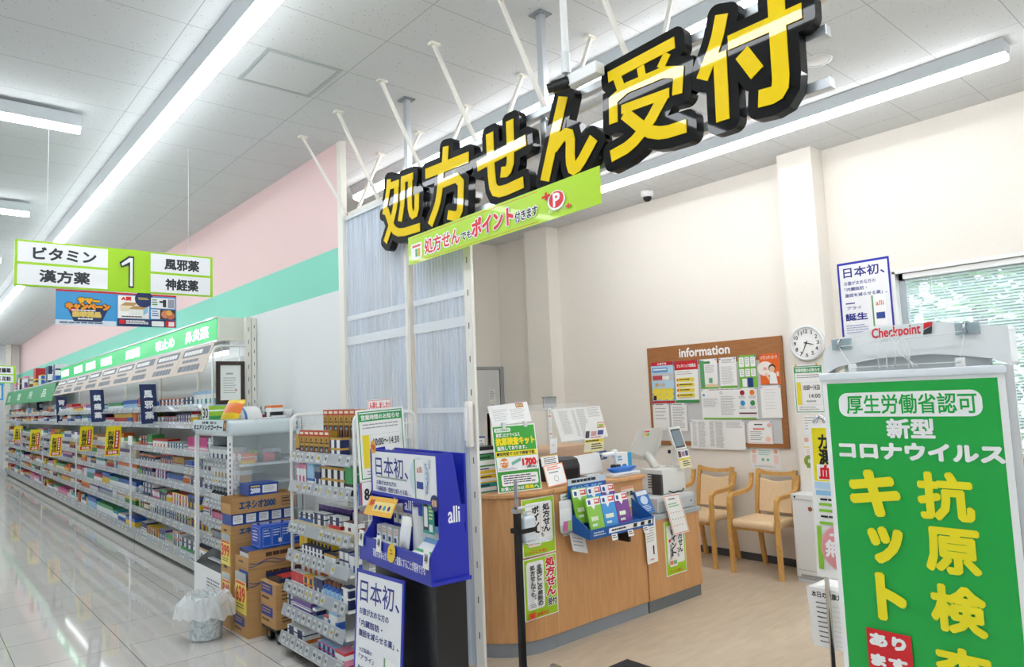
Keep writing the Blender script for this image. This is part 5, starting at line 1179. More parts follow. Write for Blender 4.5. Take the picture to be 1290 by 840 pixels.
b_ = MB().box((2.80, 3.64, CTZ+.0005), (2.89, 3.76, CTZ+.34), mt('#5d5aa0', .5)); o = tag(b_.build('file_box'), 'tall violet file box behind the kit stack', 'file box'); s = Sheet((2.803, 3.6393, CTZ+.33), (2.887, 3.6393, CTZ+.33), (2.803, 3.6393, CTZ+.20), .0004, PAPER); s.lines(.1, .1, .9, .9, 5, GREYL, .4); q_ = s.done('spine_label'); q_.parent = o; q_.location = V(q_['_o'])-o.location
# two leaning card signs
s = Sheet(at(684, 587, Y=3.36), at(708, 582, Y=3.36), at(691, 614, Y=3.30), .003, PAPER); OB = mt('#f0935a', .5)
s.frame(.0, .0, 1, 1, .006, OB); s.lines(.15, .1, .85, .3, 2, mt('#e8806a'), .5); s.lines(.2, .36, .8, .42, 1, INK, .6); s.disc(.5, .68, .02, GREYL); s.disc(.5, .68, .016, PAPER); s.done('card_sign', 'white card framed orange leaning in front of the black printer', 'card')
s = Sheet(at(681, 575, Y=3.42), at(702, 572, Y=3.42), at(683, 588, Y=3.40), .003, PAPER); s.rect(0, 0, 1, .08, mt('#c9b24a')); s.lines(.15, .2, .9, .9, 4, INK, .4, 7); s.done('card_sign', 'white card with dark handwriting above the orange-framed card', 'card')
# black label printer
t = thing('label_printer', 'black label printer with an open front slot on the counter beside the cards', 'printer', (3.50, 3.52, CTZ))
bx0, bx1 = 3.35, 3.56
prof_ = [(3.44, CTZ+.001), (3.44, CTZ+.10), (3.46, CTZ+.145), (3.50, CTZ+.158), (3.65, CTZ+.15), (3.66, CTZ+.001)]
PB = mt('#1b1c1f', .35, name='printer_black')
MB().prism([(bx0, y, z) for y, z in prof_], (bx1-bx0, 0, 0), PB).build('body', t, bevel=.006)
MB().box((bx0+.05, 3.437, CTZ+.012), (bx1-.02, 3.4395, CTZ+.085), mt('#050506', .8)).build('paper_slot', t); MB().box((bx0+.02, 3.50, CTZ+.156), (bx1-.02, 3.60, CTZ+.160), mt('#2c2e32', .3)).build('lid', t)
# big pale back-tilted screen behind the brochure rack
t = thing('pharmacy_monitor', 'wide pale grey monitor seen from behind on the counter next to the black printer', 'monitor', (3.76, 3.57, CTZ))
s = MB(); s.prism([(3.58, 3.53, CTZ+.02), (3.90, 3.53, CTZ+.02), (3.90, 3.565, CTZ+.155), (3.58, 3.565, CTZ+.145)], (0, .02, 0), mt('#e6e9eb', .35)).build('screen_shell', t); MB().rbox((3.70, 3.50, CTZ+.001), (3.84, 3.59, CTZ+.012), .004, LITE).box((3.74, 3.553, CTZ+.01), (3.80, 3.575, CTZ+.06), LITE).build('foot', t); MB().box((3.64, 3.5325, CTZ+.085), (3.90, 3.5345, CTZ+.095), mt('#c3c8cb', .4)).build('seam_strip', t) if False else None
# barcode scanner
t = thing('barcode_scanner', 'white pistol-shaped barcode scanner in its black cradle beside the blue money tray', 'scanner', (3.90, 3.43, CTZ))
MB().rbox((3.80, 3.42, CTZ+.135), (3.93, 3.455, CTZ+.165), .012, WHITE).rbox((3.90, 3.415, CTZ+.115), (3.95, 3.46, CTZ+.18), .02, WHITE).build('body', t); MB().cyl((3.925, 3.437, CTZ+.125), (3.935, 3.437, CTZ+.06), .014, .012, WHITE).build('handle', t); MB().rbox((3.90, 3.41, CTZ+.001), (3.965, 3.465, CTZ+.07), .01, BLACK).build('cradle', t)
# white flat box + blue money tray
bx = MB().rbox((3.74, 3.29, CTZ+.001), (4.03, 3.40, CTZ+.028), .004, mt('#dfe3e6', .4)).box((3.742, 3.288, CTZ+.012), (4.028, 3.2905, CTZ+.016), mt('#9aa1a6', .4)); tag(bx.build('flat_file_box'), 'flat pale grey paper box under the blue money tray', 'box')
t = MB(); BT = mt('#1d78d8', .3, coat=.3, name='blue_tray_plastic'); cz = CTZ+.030; px_ = [(3.80, 3.30), (3.97, 3.30), (4.03, 3.32), (4.03, 3.37), (3.97, 3.39), (3.80, 3.39), (3.75, 3.37), (3.75, 3.32)]
ctr = V((3.89, 3.345)); vs = []
for z, e in ((cz, .72), (cz+.028, 1.0), (cz+.028, .95), (cz+.004, .68)): vs += [(ctr.x+(a-ctr.x)*e, ctr.y+(c_-ctr.y)*e, z) for a, c_ in px_]
fs = [(k*8+i, k*8+(i+1) % 8, (k+1)*8+(i+1) % 8, (k+1)*8+i) for k in range(3) for i in range(8)]+[tuple(range(7, -1, -1)), tuple(range(24, 32))]
t.add(vs, fs, BT); tag(t.build('money_tray'), 'bright blue plastic money tray on the counter by the scanner', 'tray')
t = thing('wipe_pack', 'white and blue product pack standing behind the blue money tray', 'pack', (4.0, 3.53, CTZ))
MB().box((3.97, 3.475, CTZ+.001), (4.115, 3.53, CTZ+.145), PAPER).box((4.115, 3.475, CTZ+.001), (4.16, 3.53, CTZ+.14), mt('#2aa3d8', .4)).build('body', t)
s = Sheet((3.972, 3.4742, CTZ+.14), (4.11, 3.4742, CTZ+.14), (3.972, 3.4742, CTZ+.01), .0004, PAPER); s.rect(.05, .1, .12, .4, mt('#e8854a')); s.lines(.2, .15, .6, .45, 2, mt('#5fa8d8'), .6); s.rect(.55, .62, .9, .9, mt('#2f7fc4')); s.done('front_print', parent=t)
MB().rbox((3.96, 3.47, CTZ-.03), (4.17, 3.56, CTZ-.002), .003, WOOD); rs_ = MB().box((4.036, 3.44, CTZ-.03), (4.19, 3.60, CTZ+.0005), WOOD).box((4.15, 3.44, .666), (4.19, 3.60, CTZ-.03), WOOD); tag(rs_.build('wooden_ledge'), 'small wooden ledge between the high counter and the cash register', 'shelf')

# brochure rack in front of the counter
t = thing('sample_rack', 'blue cardboard sample tray of zip pouches hung on the counter front', 'display tray', (3.55, 3.15, .68)); TB = mt('#1a5fae', .45, name='rack_blue')
x0, x1 = 3.23, 3.86
q = [(3.24, .80), (3.24, .69), (3.09, .655), (3.075, .655), (3.065, .715), (3.075, .716), (3.085, .67)]
MB().prism([(x0, y, z) for y, z in ((3.245, .83), (3.245, .70), (3.07, .66), (3.06, .72))], (.004, 0, 0), TB).build('side_panel', t); m_ = MB().prism([(x1, y, z) for y, z in ((3.245, .83), (3.245, .70), (3.07, .66), (3.06, .72))], (-.004, 0, 0), TB)
m_.build('side_panel', t); MB().prism([(x0+.004, 3.245, .70), (x0+.004, 3.07, .66), (x0+.004, 3.07, .664), (x0+.004, 3.245, .704)], (x1-x0-.008, 0, 0), TB).build('floor_panel', t)
s = Sheet((x0, 3.058, .722), (x1, 3.058, .722), (x0, 3.066, .66), .004, TB); s.rect(.28, .25, .98, .75, PAPER); s.lines(.32, .4, .6, .62, 1, INK, .8); s.rect(.66, .3, .72, .7, INK).rect(.78, .3, .84, .7, INK).rect(.9, .3, .95, .7, INK); s.lines(.05, .3, .24, .8, 2, mt('#cfe0f4'), .5); s.done('front_lip', parent=t)
s = Sheet((x0+.005, 3.243, 1.02), (x0+.37, 3.243, 1.02), (x0+.005, 3.236, .70), .003, TB); s.rect(0, 0, 1, .13, mt('#c9d6e2')); s.lines(.1, .03, .9, .1, 1, INK, .8); s.text('低分子 酵素', .08, .16, .9, .24, mt('#9fd0f0'), .0006); s.done('header_card', parent=t)
MB().box((3.64, 3.10, .58), (3.66, 3.245, .66), BLACK).build('bracket', t)
for a in (.30, .55, .80):
    s = Sheet((x0+.63*a, 3.053, .67), (x0+.63*a+.05, 3.050, .67), (x0+.63*a, 3.046, .632), .001, PAPER); s.lines(.1, .2, .9, .8, 2, INK, .5); s.done('lip_price_tag', parent=t)
PC = [('lime', '#8cc63a', 'green'), ('blue', '#2e93dc', 'blue'), ('purple', '#7a2f8f', 'purple')]
for r_ in range(2):
    for c_, (n1, hx, n2) in enumerate(PC):
        xa = 3.29+.135*c_-(.045 if r_ else 0); ya = 3.10+.075*r_; z0 = .688+.055*r_+.03*(c_ == 9)
        lab_ = ('%s zip pouch with a white flap in the %s row of the sample tray' % (n2, ('front', 'rear')[r_]))
        K_ = mt(hx, .3, coat=.3)
        s = Sheet((xa+.0, ya+.045, z0+.215), (xa+.13, ya+.045, z0+.215), (xa+.0, ya, z0), .012, K_)
        s.poly([(.02, .02), (.98, .02), (.98, .24), (.60, .24), (.45, .36), (.30, .24), (.02, .24)], PAPER); s.rect(.12, .08, .3, .2, mt('#2b4a9a')); s.rect(.55, .06, .95, .2, mt('#e04a3f')); s.lines(.58, .09, .92, .17, 1, PAPER, .8); s.lines(.15, .55, .75, .68, 1, mt('#eef6d8'), .9, c_); s.lines(.15, .75, .6, .85, 1, mt('#e6efe0'), .7)
        s.done('zip_pouch', lab_, 'pouch')
s = Sheet((3.185, 3.262, .93), (3.30, 3.262, .935), (3.20, 3.2625, .665), .002, PAPER); s.lines(.15, .06, .85, .2, 2, mt('#7fb77a'), .4); s.lines(.1, .3, .9, .9, 8, GREYL, .2, 4); s.done('leaflet', 'white hanging leaflet on the counter left of the sample tray', 'leaflet')
t = pouch(3.175, 3.21, .70, .11, .20, .03, mt('#d9dcdd', .25), mt('#e9ecec', .25), 'silver-white sample pouch with pink and green corner hanging beside the tray', PI/2, 'sample_pouch', 0)
s = Sheet((3.135, 3.19, .775), (3.205, 3.19, .775), (3.135, 3.19, .715), .0006, mt('#9fce6a')); s.rect(0, 0, .5, 1, mt('#e06ab0')); q_ = s.done('print_patch'); q_.parent = t; q_.location = V(q_['_o'])-t.location
s = Sheet((3.215, 3.225, .69), (3.35, 3.225, .652), (3.22, 3.205, .58), .001, PAPER); s.lines(.12, .2, .88, .8, 3, GREYL, .3, 9); s.done('hand_note', 'curled white handwritten note under the sample pouch', 'note')
# register-side papers
s = Sheet((3.90, 3.25, .862), (4.03, 3.25, .868), (3.945, 3.215, .70), .02, mt('#2f78c4', .35)); s.rect(.05, .02, .95, .2, mt('#e8eef4')); s.disc(.5, .42, .032, mt('#cfe2f4'), sx=1.2); s.lines(.1, .65, .9, .92, 4, mt('#e6eef8'), .4); s.done('mask_pack', 'blue and white pack leaning at the counter end below the ledge', 'pack')
s = Sheet((3.985, 3.245, .66), (4.105, 3.245, .665), (4.00, 3.247, .345), .0015, PAPER); s.lines(.1, .05, .9, .55, 9, GREYL, .3, 6); s.rect(.6, .62, .72, .82, INK); s.lines(.3, .9, .7, .95, 1, mt('#dd8888'), .6); s.done('receipt_notice', 'long white notice hanging over the seam of the two counters', 'notice')
s = Sheet((4.20, 3.235, .80), (4.395, 3.235, .80), (4.29, 3.225, .505), .0015, PAPER); s.frame(.03, .02, .97, .98, .006, mt('#e88a72')); s.lines(.25, .1, .75, .15, 1, INK, .5); s.lines(.15, .22, .85, .34, 2, mt('#8ac08a'), .4, 2)
for i in range(14): s.disc(.18+.16*(i % 5), .45+.16*(i//5), .005, mt(('#e8b23a', '#6ab07a', '#e0695a', '#5a9ad0')[i % 4]))
s.done('recycle_notice', 'white sheet framed in coral hanging from the register counter edge', 'notice')
s = Sheet((3.78, 3.2685, .905), (3.915, 3.2685, .91), (3.79, 3.2688, .76), .0012, mt('#efe6d6')); s.rect(0, .0, 1, .14, mt('#e9a487')); s.text('処方薬', .1, .25, .9, .48, INK, .0012); s.lines(.1, .6, .9, .9, 3, mt('#b8c06a'), .5); s.done('pasted_notice', 'cream notice pasted on the counter front beside the pouches', 'notice')
# cash register
t = thing('cash_till', 'wide grey cash drawer on the low register counter', 'cash drawer', (4.42, 3.46, .666)); PG = mt('#cfd2d3', .4, name='register_grey'); PG2 = mt('#e4e4df', .4, name='register_beige')
MB().rbox((4.195, 3.285, .667), (4.66, 3.66, .775), .006, PG).build('body', t); MB().box((4.205, 3.281, .68), (4.65, 3.285, .75), mt('#bfc3c5', .4)).build('drawer_front', t); MB().cyl((4.60, 3.2805, .715), (4.60, 3.276, .715), .008, .008, STEEL).build('lock', t)
t = thing('cash_register', 'grey point-of-sale register body with a vented left side on the cash drawer', 'cash register', (4.5, 3.5, .776))
MB().rbox((4.37, 3.36, .777), (4.66, 3.60, .965), .01, PG2).build('body', t); m_ = MB()
for i in range(6): m_.box((4.3685, 3.40, .82+.02*i), (4.3698, 3.50, .828+.02*i), mt('#44484c'))
m_.build('vent_pattern', t); MB().rbox((4.335, 3.352, .777), (4.366, 3.44, .93), .006, mt('#3b3d40', .4)).build('side_port', t); MB().tube([(4.42, 3.345, .80), (4.46, 3.33, .785), (4.52, 3.335, .79), (4.58, 3.34, .784), (4.62, 3.352, .80)], .005, BLACK, 6).build('cable', t)
MB().tube([(4.46, 3.48, .962), (4.45, 3.52, 1.02), (4.43, 3.56, 1.08)], .032, PG2, 10).build('screen_arm', t)
mq = [(4.315, 3.50, 1.272), (4.535, 3.45, 1.278), (4.54, 3.49, 1.13), (4.50, 3.55, 1.02), (4.31, 3.60, 1.06), (4.265, 3.57, 1.10)]
n_ = V((.25, .9, -.35)).normalized(); MB().prism([V(p) for p in mq], n_*.035, PG2).build('screen_shell', t, bevel=.005)
s = Sheet((4.345, 3.488, 1.265), (4.405, 3.4745, 1.265), (4.345, 3.50, 1.208), .0012, PAPER); s.rect(.1, .1, .9, .35, mt('#e2574a')).rect(.1, .4, .5, .9, mt('#f0c24a')).rect(.5, .4, .9, .9, mt('#7ac07f')); s.done('screen_sticker', parent=t)
cd = thing('customer_display', 'small dark customer display on a white bracket above the register', 'display', (4.62, 3.42, .966))
s = Sheet((4.495, 3.375, 1.275), (4.615, 3.355, 1.282), (4.54, 3.35, 1.10), .02, PG2); s.rect(.1, .10, .92, .93, mt('#23262a', .3)).rect(.16, .16, .88, .86, mt('#6a7680', .15, coat=.5)); s.done('screen', parent=cd); MB().cyl((4.58, 3.40, 1.11), (4.58, 3.42, .966), .012, .012, PG2).rbox((4.54, 3.385, .966), (4.62, 3.46, .974), .003, PG2).build('bracket', cd); MB().cyl((4.50, 3.385, 1.09), (4.50, 3.375, 1.09), .015, .015, BLACK).build('cable_clip', cd)
s = Sheet((4.55, 3.345, 1.095), (4.68, 3.335, 1.10), (4.57, 3.335, .955), .0015, PAPER); s.rect(.05, .06, .3, .4, mt('#5a4a4a')).rect(.34, .1, .62, .36, mt('#b98a9a')).rect(.66, .08, .92, .36, mt('#4a5a8a')); s.rect(.0, .46, 1, .56, mt('#f0dc2a')); s.rect(0, .58, 1, 1, mt('#f2ecc0')); s.lines(.3, .63, .95, .95, 3, INK, .5); s.done('campaign_flyer', 'small yellow and white flyer hanging under the customer display', 'flyer')
# acrylic screen with the papers on it
sc = thing('acrylic_screen', 'clear acrylic screen standing on the counter that carries the taped papers', 'screen', (3.6, 3.74, .711))
MB().box((3.10, 3.735, .73), (3.985, 3.739, 1.50), GLASS).build('clear_sheet', sc); MB().box((3.22, 3.69, .711), (3.26, 3.785, .731), LITE).box((3.93, 3.69, .711), (3.97, 3.785, .731), LITE).build('foot', sc)
def on_screen(tl, tr, bl, name, label, cat, fn, k=0):
    s = sheet_px(tl, tr, bl, .001, PAPER, Y=3.7335-k*.002); fn(s); s.done(name, label, cat)
def f1(s): s.lines(.1, .08, .3, .8, 22, mt('#c9cacb'), .5, 1); s.lines(.37, .08, .44, .9, 22, mt('#c9cacb'), .5, 2); s.lines(.47, .06, .66, .95, 24, mt('#c9cacb'), .5, 3); s.lines(.70, .04, .97, .35, 6, mt('#c9cacb'), .4, 4)
on_screen((695, 515.5), (755, 511), (707.5, 556.5), 'taped_list', 'large white printed list taped askew on the clear screen', 'paper', f1)
def f2(s): s.frame(.60, .0, .98, .2, .006, mt('#d8564a')); s.rect(.66, .06, .92, .17, mt('#a9c85a')); s.rect(.02, .28, .22, .52, mt('#4a3a4a')).rect(.3, .3, .58, .46, mt('#d9a9a4')).rect(.64, .28, .94, .44, mt('#4a5290')); s.lines(.3, .49, .95, .54, 1, mt('#e08a8a'), .8); s.rect(0, .58, 1, .68, mt('#f0dc2a')); s.lines(.05, .6, .9, .66, 1, INK, .8); s.rect(0, .69, 1, 1, mt('#f2ecb4')); s.lines(.35, .73, .95, .95, 3, INK, .5); s.rect(.05, .74, .28, .94, mt('#e6e6e0'))
on_screen((738, 533), (762, 531), (735.5, 570), 'campaign_flyer', 'yellow and white flyer overlapping the corner of the large taped list', 'flyer', f2, 1)
on_screen((693, 553), (702, 551), (693, 572), 'memo_slip', 'small blank white memo slip taped under the large list', 'memo', lambda s: s.lines(.2, .4, .8, .6, 1, mt('#d9dadb'), .5))
# partition, wooden back board, wall pocket behind the counter
tag(MB().box((4.05, 5.02, 0), (5.0, 5.06, 1.415), mt('#ded5c4', .7, name='beige_partition')).box((4.05, 5.01, 0), (4.09, 5.07, 1.42), mt('#d6ccb8', .7)).build('low_partition'), 'beige low partition behind the counter under the far column', 'partition')
bb = thing('wooden_cabinet', 'orange-brown wooden cabinet top showing behind the printer and monitor', 'cabinet', (4.15, 4.32, 0))
MB().box((3.80, 4.30, 0), (4.62, 4.62, 1.09), mt('#c98c4e', .45, name='light_orange_wood')).build('body', bb); MB().box((3.79, 4.29, 1.09), (4.63, 4.63, 1.12), mt('#d19a5a', .45)).build('top_board', bb); MB().box((3.82, 4.296, .08), (4.20, 4.2995, 1.06), mt('#c4884a', .45)).box((4.21, 4.296, .08), (4.60, 4.2995, 1.06), mt('#c4884a', .45)).build('door', bb)
s = sheet_px((730, 574), (750, 571), (731, 590), Y=4.285); s.frame(0, 0, 1, 1, .012, mt('#e88a72')); s.lines(.2, .3, .8, .6, 2, GREYL, .3); s.done('framed_note', 'white note with a coral frame on the wooden cabinet behind the monitor', 'note')
s = sheet_px((751, 569), (764, 567), (752, 580), Y=4.284, base=mt('#2b5f9a', .5)); s.lines(.15, .2, .85, .5, 2, mt('#dfe8f0'), .5); s.disc(.5, .75, .012, mt('#e9c27a')); s.done('blue_card', 'small dark blue card on the wooden cabinet beside the coral-framed note', 'card')
wp = thing('wall_pocket', 'grey card pocket with a hanging labelled strip on the beige partition', 'card holder', (4.7, 5.0, 1.4))
a, c_ = at(684, 500, Y=5.0), at(700, 513, Y=5.0); MB().box((a.x, 4.985, c_.z), (c_.x, 5.005, a.z), m_clear('grey_pocket', '#b9bfc2', .3, .2)).box((a.x-.01, 4.982, a.z-.012), (c_.x, 5.008, a.z+.0), mt('#7d858a', .4)).build('pocket', wp)
a2, c2_ = at(690, 514, Y=5.0), at(696, 565, Y=5.0); s = Sheet((a2.x, 5.0, a2.z), (c2_.x+.005, 5.0, a2.z), (a2.x, 5.0, c2_.z), .002, PAPER); s.lines(.3, .04, .8, .15, 4, INK, .5); s.rect(.1, .18, .9, .22, mt('#e8762a')).rect(.1, .62, .9, .65, mt('#e8562a')); s.lines(.3, .3, .7, .55, 8, GREYL, .3); s.done('label_strip', parent=wp)
tag(MB().rbox((3.63, 4.02, .711), (3.73, 4.1, 1.24), .02, mt('#f0efec', .4)).build('water_purifier'), 'slim rounded white appliance standing behind the antigen board', 'appliance') if False else None
wt = MB().rbox((3.10, 3.66, .7115), (3.17, 3.72, 1.20), .015, mt('#f3f1ef', .4)); tag(wt.build('paper_holder'), 'slim rounded white holder standing behind the antigen board', 'holder')
# ================================================================ information board and its papers (on the information wall)
BXF = XI-.022
ibl, ibr = at(814.8, 438.5, X=BXF), at(984, 423, X=BXF); ibz0 = at(995, 565, X=BXF).z; ibz1 = (ibl.z+ibr.z)/2
ib = thing('information_board', 'wood-framed pinboard headed information on the cream wall above the chairs', 'notice board', (BXF, (ibl.y+ibr.y)/2, ibz0))
y1, y0 = ibl.y, ibr.y; hz = ibz1-.20; fw = .055
m_ = MB().box((BXF, y0, hz), (XI-.001, y1, ibz1), BOARDW).box((BXF, y0, ibz0), (XI-.001, y0+fw, hz), BOARDW).box((BXF, y1-fw, ibz0), (XI-.001, y1, hz), BOARDW).box((BXF, y0+fw, ibz0), (XI-.001, y1-fw, ibz0+.04), BOARDW)
m_.build('frame', ib, bevel=.002); MB().box((XI-.014, y0+fw, ibz0+.04), (XI-.001, y1-fw, hz), mt('#d2d4d4', .7, name='pinboard_felt')).build('pin_panel', ib)
s = Sheet((BXF-.001, y1, ibz1), (BXF-.001, y0, ibz1), (BXF-.001, y1, hz), .0005, BOARDW); s.text('information', .27, .17, .65, .60, mt('#f6f5f2', .4), .004); s.done('header_strip', parent=ib)
ZX, ZY, ZS = 800, 410, 4.2
PIN = mt('#1f5fd0', .3)
def pinned(x0, ya, x1, yb, name, label, cat, fn, ytr=None, X=BXF-.0025, pins=True, base=PAPER, k=0):
    """paper from zoomed photo corners (top-left, bottom-right)"""
    X = X-k*.0016
    a, c_ = at(ZX+x0/ZS, ZY+ya/ZS, X=X), at(ZX+x1/ZS, ZY+yb/ZS, X=X)
    s = Sheet((X, a.y, a.z), (X, c_.y, a.z), (X, a.y, c_.z), .0012, base); fn(s); o = s.done(name, label, cat)
    if pins:
        for yy in (a.y-.012, c_.y+.012):
            MB().cyl((X-.0005, yy, a.z-.012), (X-.008, yy, a.z-.012), .006, .004, PIN, 8).build('push_pin', o)
    return o
R1 = mt('#c9202c', .45); G1 = mt('#35934a', .45); YB = mt('#f4e04a', .45); LB = mt('#b9dcf2', .45); O1 = mt('#ec6a1e', .45)
def w1(s):
    s.rect(0, 0, 1, .09, R1); s.text('お薬手帳', .3, .02, .7, .07, PAPER, .0006); s.rect(0, .09, 1, .95, LB); s.rect(.05, .14, .75, .26, mt('#6f9fd0')).rect(.1, .17, .7, .2, PAPER); s.rect(0, .28, 1, .46, mt('#c9cccf')); s.rect(.06, .33, .5, .44, mt('#c8505a')).rect(.5, .35, .8, .44, PAPER)
    s.text('選べる!', .15, .52, .6, .60, mt('#e8a21e'), .001); s.rect(0, .66, 1, .92, mt('#58b0e6'))
    for i in range(6): s.disc(.2+.3*(i % 3), .72+.13*(i//3), .035, YB, sx=1.5)
    s.rect(.06, .82, .2, .93, INK); s.rect(0, .95, 1, 1, R1)
pinned(83, 197, 213, 408, 'poster', 'poster with a bus, red edges and yellow bubbles pinned on the board', 'poster', w1)
def w2(s):
    s.rect(0, 0, 1, .22, R1); s.text('ジェネリック医薬品', .1, .08, .92, .16, PAPER, .001); s.lines(.08, .26, .8, .36, 2, GREYL, .3)
    for i in range(4): s.rrect(.08, .41+.125*i, .82, .50+.125*i, .01, YB); s.disc(.1, .455+.125*i, .012, O1); s.lines(.18, .435+.125*i, .75, .475+.125*i, 1, INK, .6, i)
    s.rect(0, .94, 1, 1, G1)
pinned(207, 190, 343, 405, 'poster', 'poster with a red heading and four yellow bars pinned on the board', 'poster', w2)
def w3(s): s.rect(0, .05, .25, .95, mt('#5fa56a')); s.rect(.25, .08, .6, .16, G1); s.lines(.3, .22, .9, .5, 6, GREYL, .3, 3); s.rect(.5, .65, .7, .82, mt('#6fae78')); s.rect(.25, .86, 1, .94, mt('#f2d4b0')); s.rect(0, .95, 1, 1, mt('#7cc24a'))
pinned(340, 180, 441, 331, 'leaflet', 'leaflet with a green left column pinned beside the red-headed poster', 'leaflet', w3)
def w4(s): s.lines(.15, .06, .85, .2, 3, INK, .25, 1); s.disc(.8, .12, .02, GREYL); s.disc(.8, .12, .017, PAPER); s.lines(.1, .3, .9, .88, 11, GREYL, .25, 2); s.rect(0, .93, 1, 1, mt('#7cc24a'))
pinned(443, 172, 543, 328, 'leaflet', 'white printed leaflet with a green foot between the two green ones', 'leaflet', w4)
def w5(s):
    s.rect(0, 0, 1, 1, mt('#7cc24a'))
    for r_ in range(2):
        for c_ in range(3): s.rrect(.06+.32*c_, .06+.36*r_, .32+.32*c_, .36+.36*r_ if r_ == 0 else .66, .006, PAPER); s.lines(.1+.32*c_, .1+.36*r_, .28+.32*c_, .3+.34*r_, 3, GREYL, .3, c_)
    s.rect(.2, .72, .45, .97, PAPER); s.rect(.5, .70, .78, .98, mt('#1f3a86'))
pinned(542, 160, 650, 327, 'leaflet', 'lime leaflet with six white panels pinned left of the orange poster', 'leaflet', w5)
def w6(s):
    s.rect(0, 0, 1, 1, O1); s.text('マイナンバーカード', .06, .06, .9, .18, PAPER, .0008); s.disc(.28, .48, .065, mt('#f6ece6'), sx=1.2); s.rect(.18, .44, .38, .53, mt('#e2b0a4')); SK = mt('#f2c9a6')
    s.disc(.62, .47, .034, mt('#3b2b24')); s.disc(.62, .50, .026, SK); s.poly([(.45, .98), (.50, .66), (.58, .60), (.68, .60), (.80, .66), (.86, .98)], PAPER); s.poly([(.24, .66), (.32, .62), (.5, .80), (.46, .9)], SK); s.rect(.84, .6, .95, .74, mt('#f2e6d8'))
pinned(655, 152, 772, 309, 'poster', 'orange poster of a person in a white coat holding a card', 'poster', w6)
def w7(s):
    s.lines(.15, .03, .9, .06, 1, INK, .5)
    s.disc(.05, .2, .012, mt('#2a8fd0')); s.disc(.37, .14, .012, INK); s.disc(.37, .14, .009, PAPER); s.lines(.03, .32, .31, .62, 7, GREYL, .3, 1); s.lines(.36, .26, .64, .9, 12, GREYL, .3, 2)
    for i, c_ in enumerate(('#9c2630', '#ee7f22', '#2b8fd0', '#3f9a56')): s.disc(.75+.17*(i % 2), .16+.33*(i//2), .024, mt(c_)); s.lines(.69+.17*(i % 2), .27+.33*(i//2), .81+.17*(i % 2), .36+.33*(i//2), 2, GREYL, .4, i)
    s.rect(.68, .79, .98, .83, mt('#6a2a3a')); s.rect(.03, .95, .97, 1, mt('#7cc24a'))
pinned(348, 337, 655, 495, 'notice', 'wide notice with four coloured dots in the middle of the board', 'notice', w7)
pinned(661, 320, 781, 488, 'notice', 'almost blank white sheet pinned under the orange poster', 'notice', lambda s: s.lines(.2, .12, .8, .8, 7, mt('#cfcfd0'), .12, 2))
pinned(92, 410, 185, 552, 'notice', 'small typed sheet pinned below the bus poster', 'notice', lambda s: (s.lines(.2, .05, .8, .1, 1, INK, .5), s.lines(.15, .2, .85, .7, 4, GREYL, .2, 4)))
pinned(187, 410, 280, 558, 'notice', 'densely typed sheet pinned below the yellow-barred poster', 'notice', lambda s: (s.lines(.15, .05, .85, .09, 1, INK, .5), s.lines(.12, .15, .88, .92, 13, GREYL, .35, 5)))
def w11(s):
    for i in range(2): s.lines(.04+.33*i, .06, .13+.33*i, .92, 26, mt('#bfc0c1'), .5, i); s.lines(.15+.33*i, .06, .30+.33*i, .95, 26, mt('#bfc0c1'), .5, i+5)
    s.lines(.68, .06, .97, .28, 7, mt('#bfc0c1'), .4, 9); s.rect(.325, .0, .327, 1, mt('#dcdcdc')).rect(.655, 0, .657, 1, mt('#dcdcdc'))
pinned(290, 498, 588, 660, 'notice', 'three joined list sheets hanging over the lower edge of the board', 'notice', w11, X=BXF-.004)
def w12(s): s.frame(.03, .03, .97, .97, .004, mt('#efb9b0')); s.lines(.3, .15, .7, .22, 1, INK, .7); s.lines(.25, .33, .8, .42, 1, mt('#e0695a'), .8); s.lines(.12, .48, .6, .9, 5, INK, .2, 4); s.disc(.88, .2, .02, mt('#f4c9b8')); s.disc(.82, .8, .025, mt('#f4c9b8'))
pinned(590, 502, 733, 627, 'notice', 'white notice with a pale pink floral border near the board corner', 'notice', w12)
def w13(s): s.disc(.13, .2, .02, mt('#e9b79c')); s.disc(.87, .2, .02, mt('#e9b79c')); s.rect(.06, .35, .2, .75, mt('#f2d9d0')).rect(.8, .35, .95, .75, mt('#f2d9d0')); s.lines(.3, .15, .72, .42, 3, mt('#8fcfc0'), .35, 3); s.disc(.43, .57, .014, mt('#6fc2a8')); s.disc(.6, .57, .014, mt('#6fc2a8')); s.lines(.12, .84, .9, .92, 2, GREYL, .35)
pinned(607, 640, 772, 765, 'notice', 'pale notice with two small figures taped to the wall below the board', 'notice', w13, X=XI-.003, pins=False)
# clock on the near column
CXF = 5.67
p = at(1015.5, 432, X=CXF-.03); ck = thing('wall_clock', 'round white wall clock on the cream column beside the pinboard', 'clock', (CXF, p.y, p.z-.15)); r_ = .148
t_ = MB(); t_.T = Matrix.Translation((CXF-.001, p.y, p.z)) @ Matrix.Rotation(-PI/2, 4, 'Y')
t_.lathe([(0, 0), (r_*.97, 0), (r_, .012), (r_*.98, .032), (r_*.90, .038), (r_*.86, .03), (r_*.85, .022)], (0, 0, 0), mt('#e6e9ea', .3, name='clock_rim'), 40).build('case', ck)
s = Sheet((CXF-.026, p.y+r_, p.z+r_), (CXF-.026, p.y-r_, p.z+r_), (CXF-.026, p.y+r_, p.z-r_), .001, WHITE); s.base = MB().cyl((CXF-.020, p.y, p.z), (CXF-.0255, p.y, p.z), r_*.87, r_*.87, mt('#f7f7f5', .5), 40)
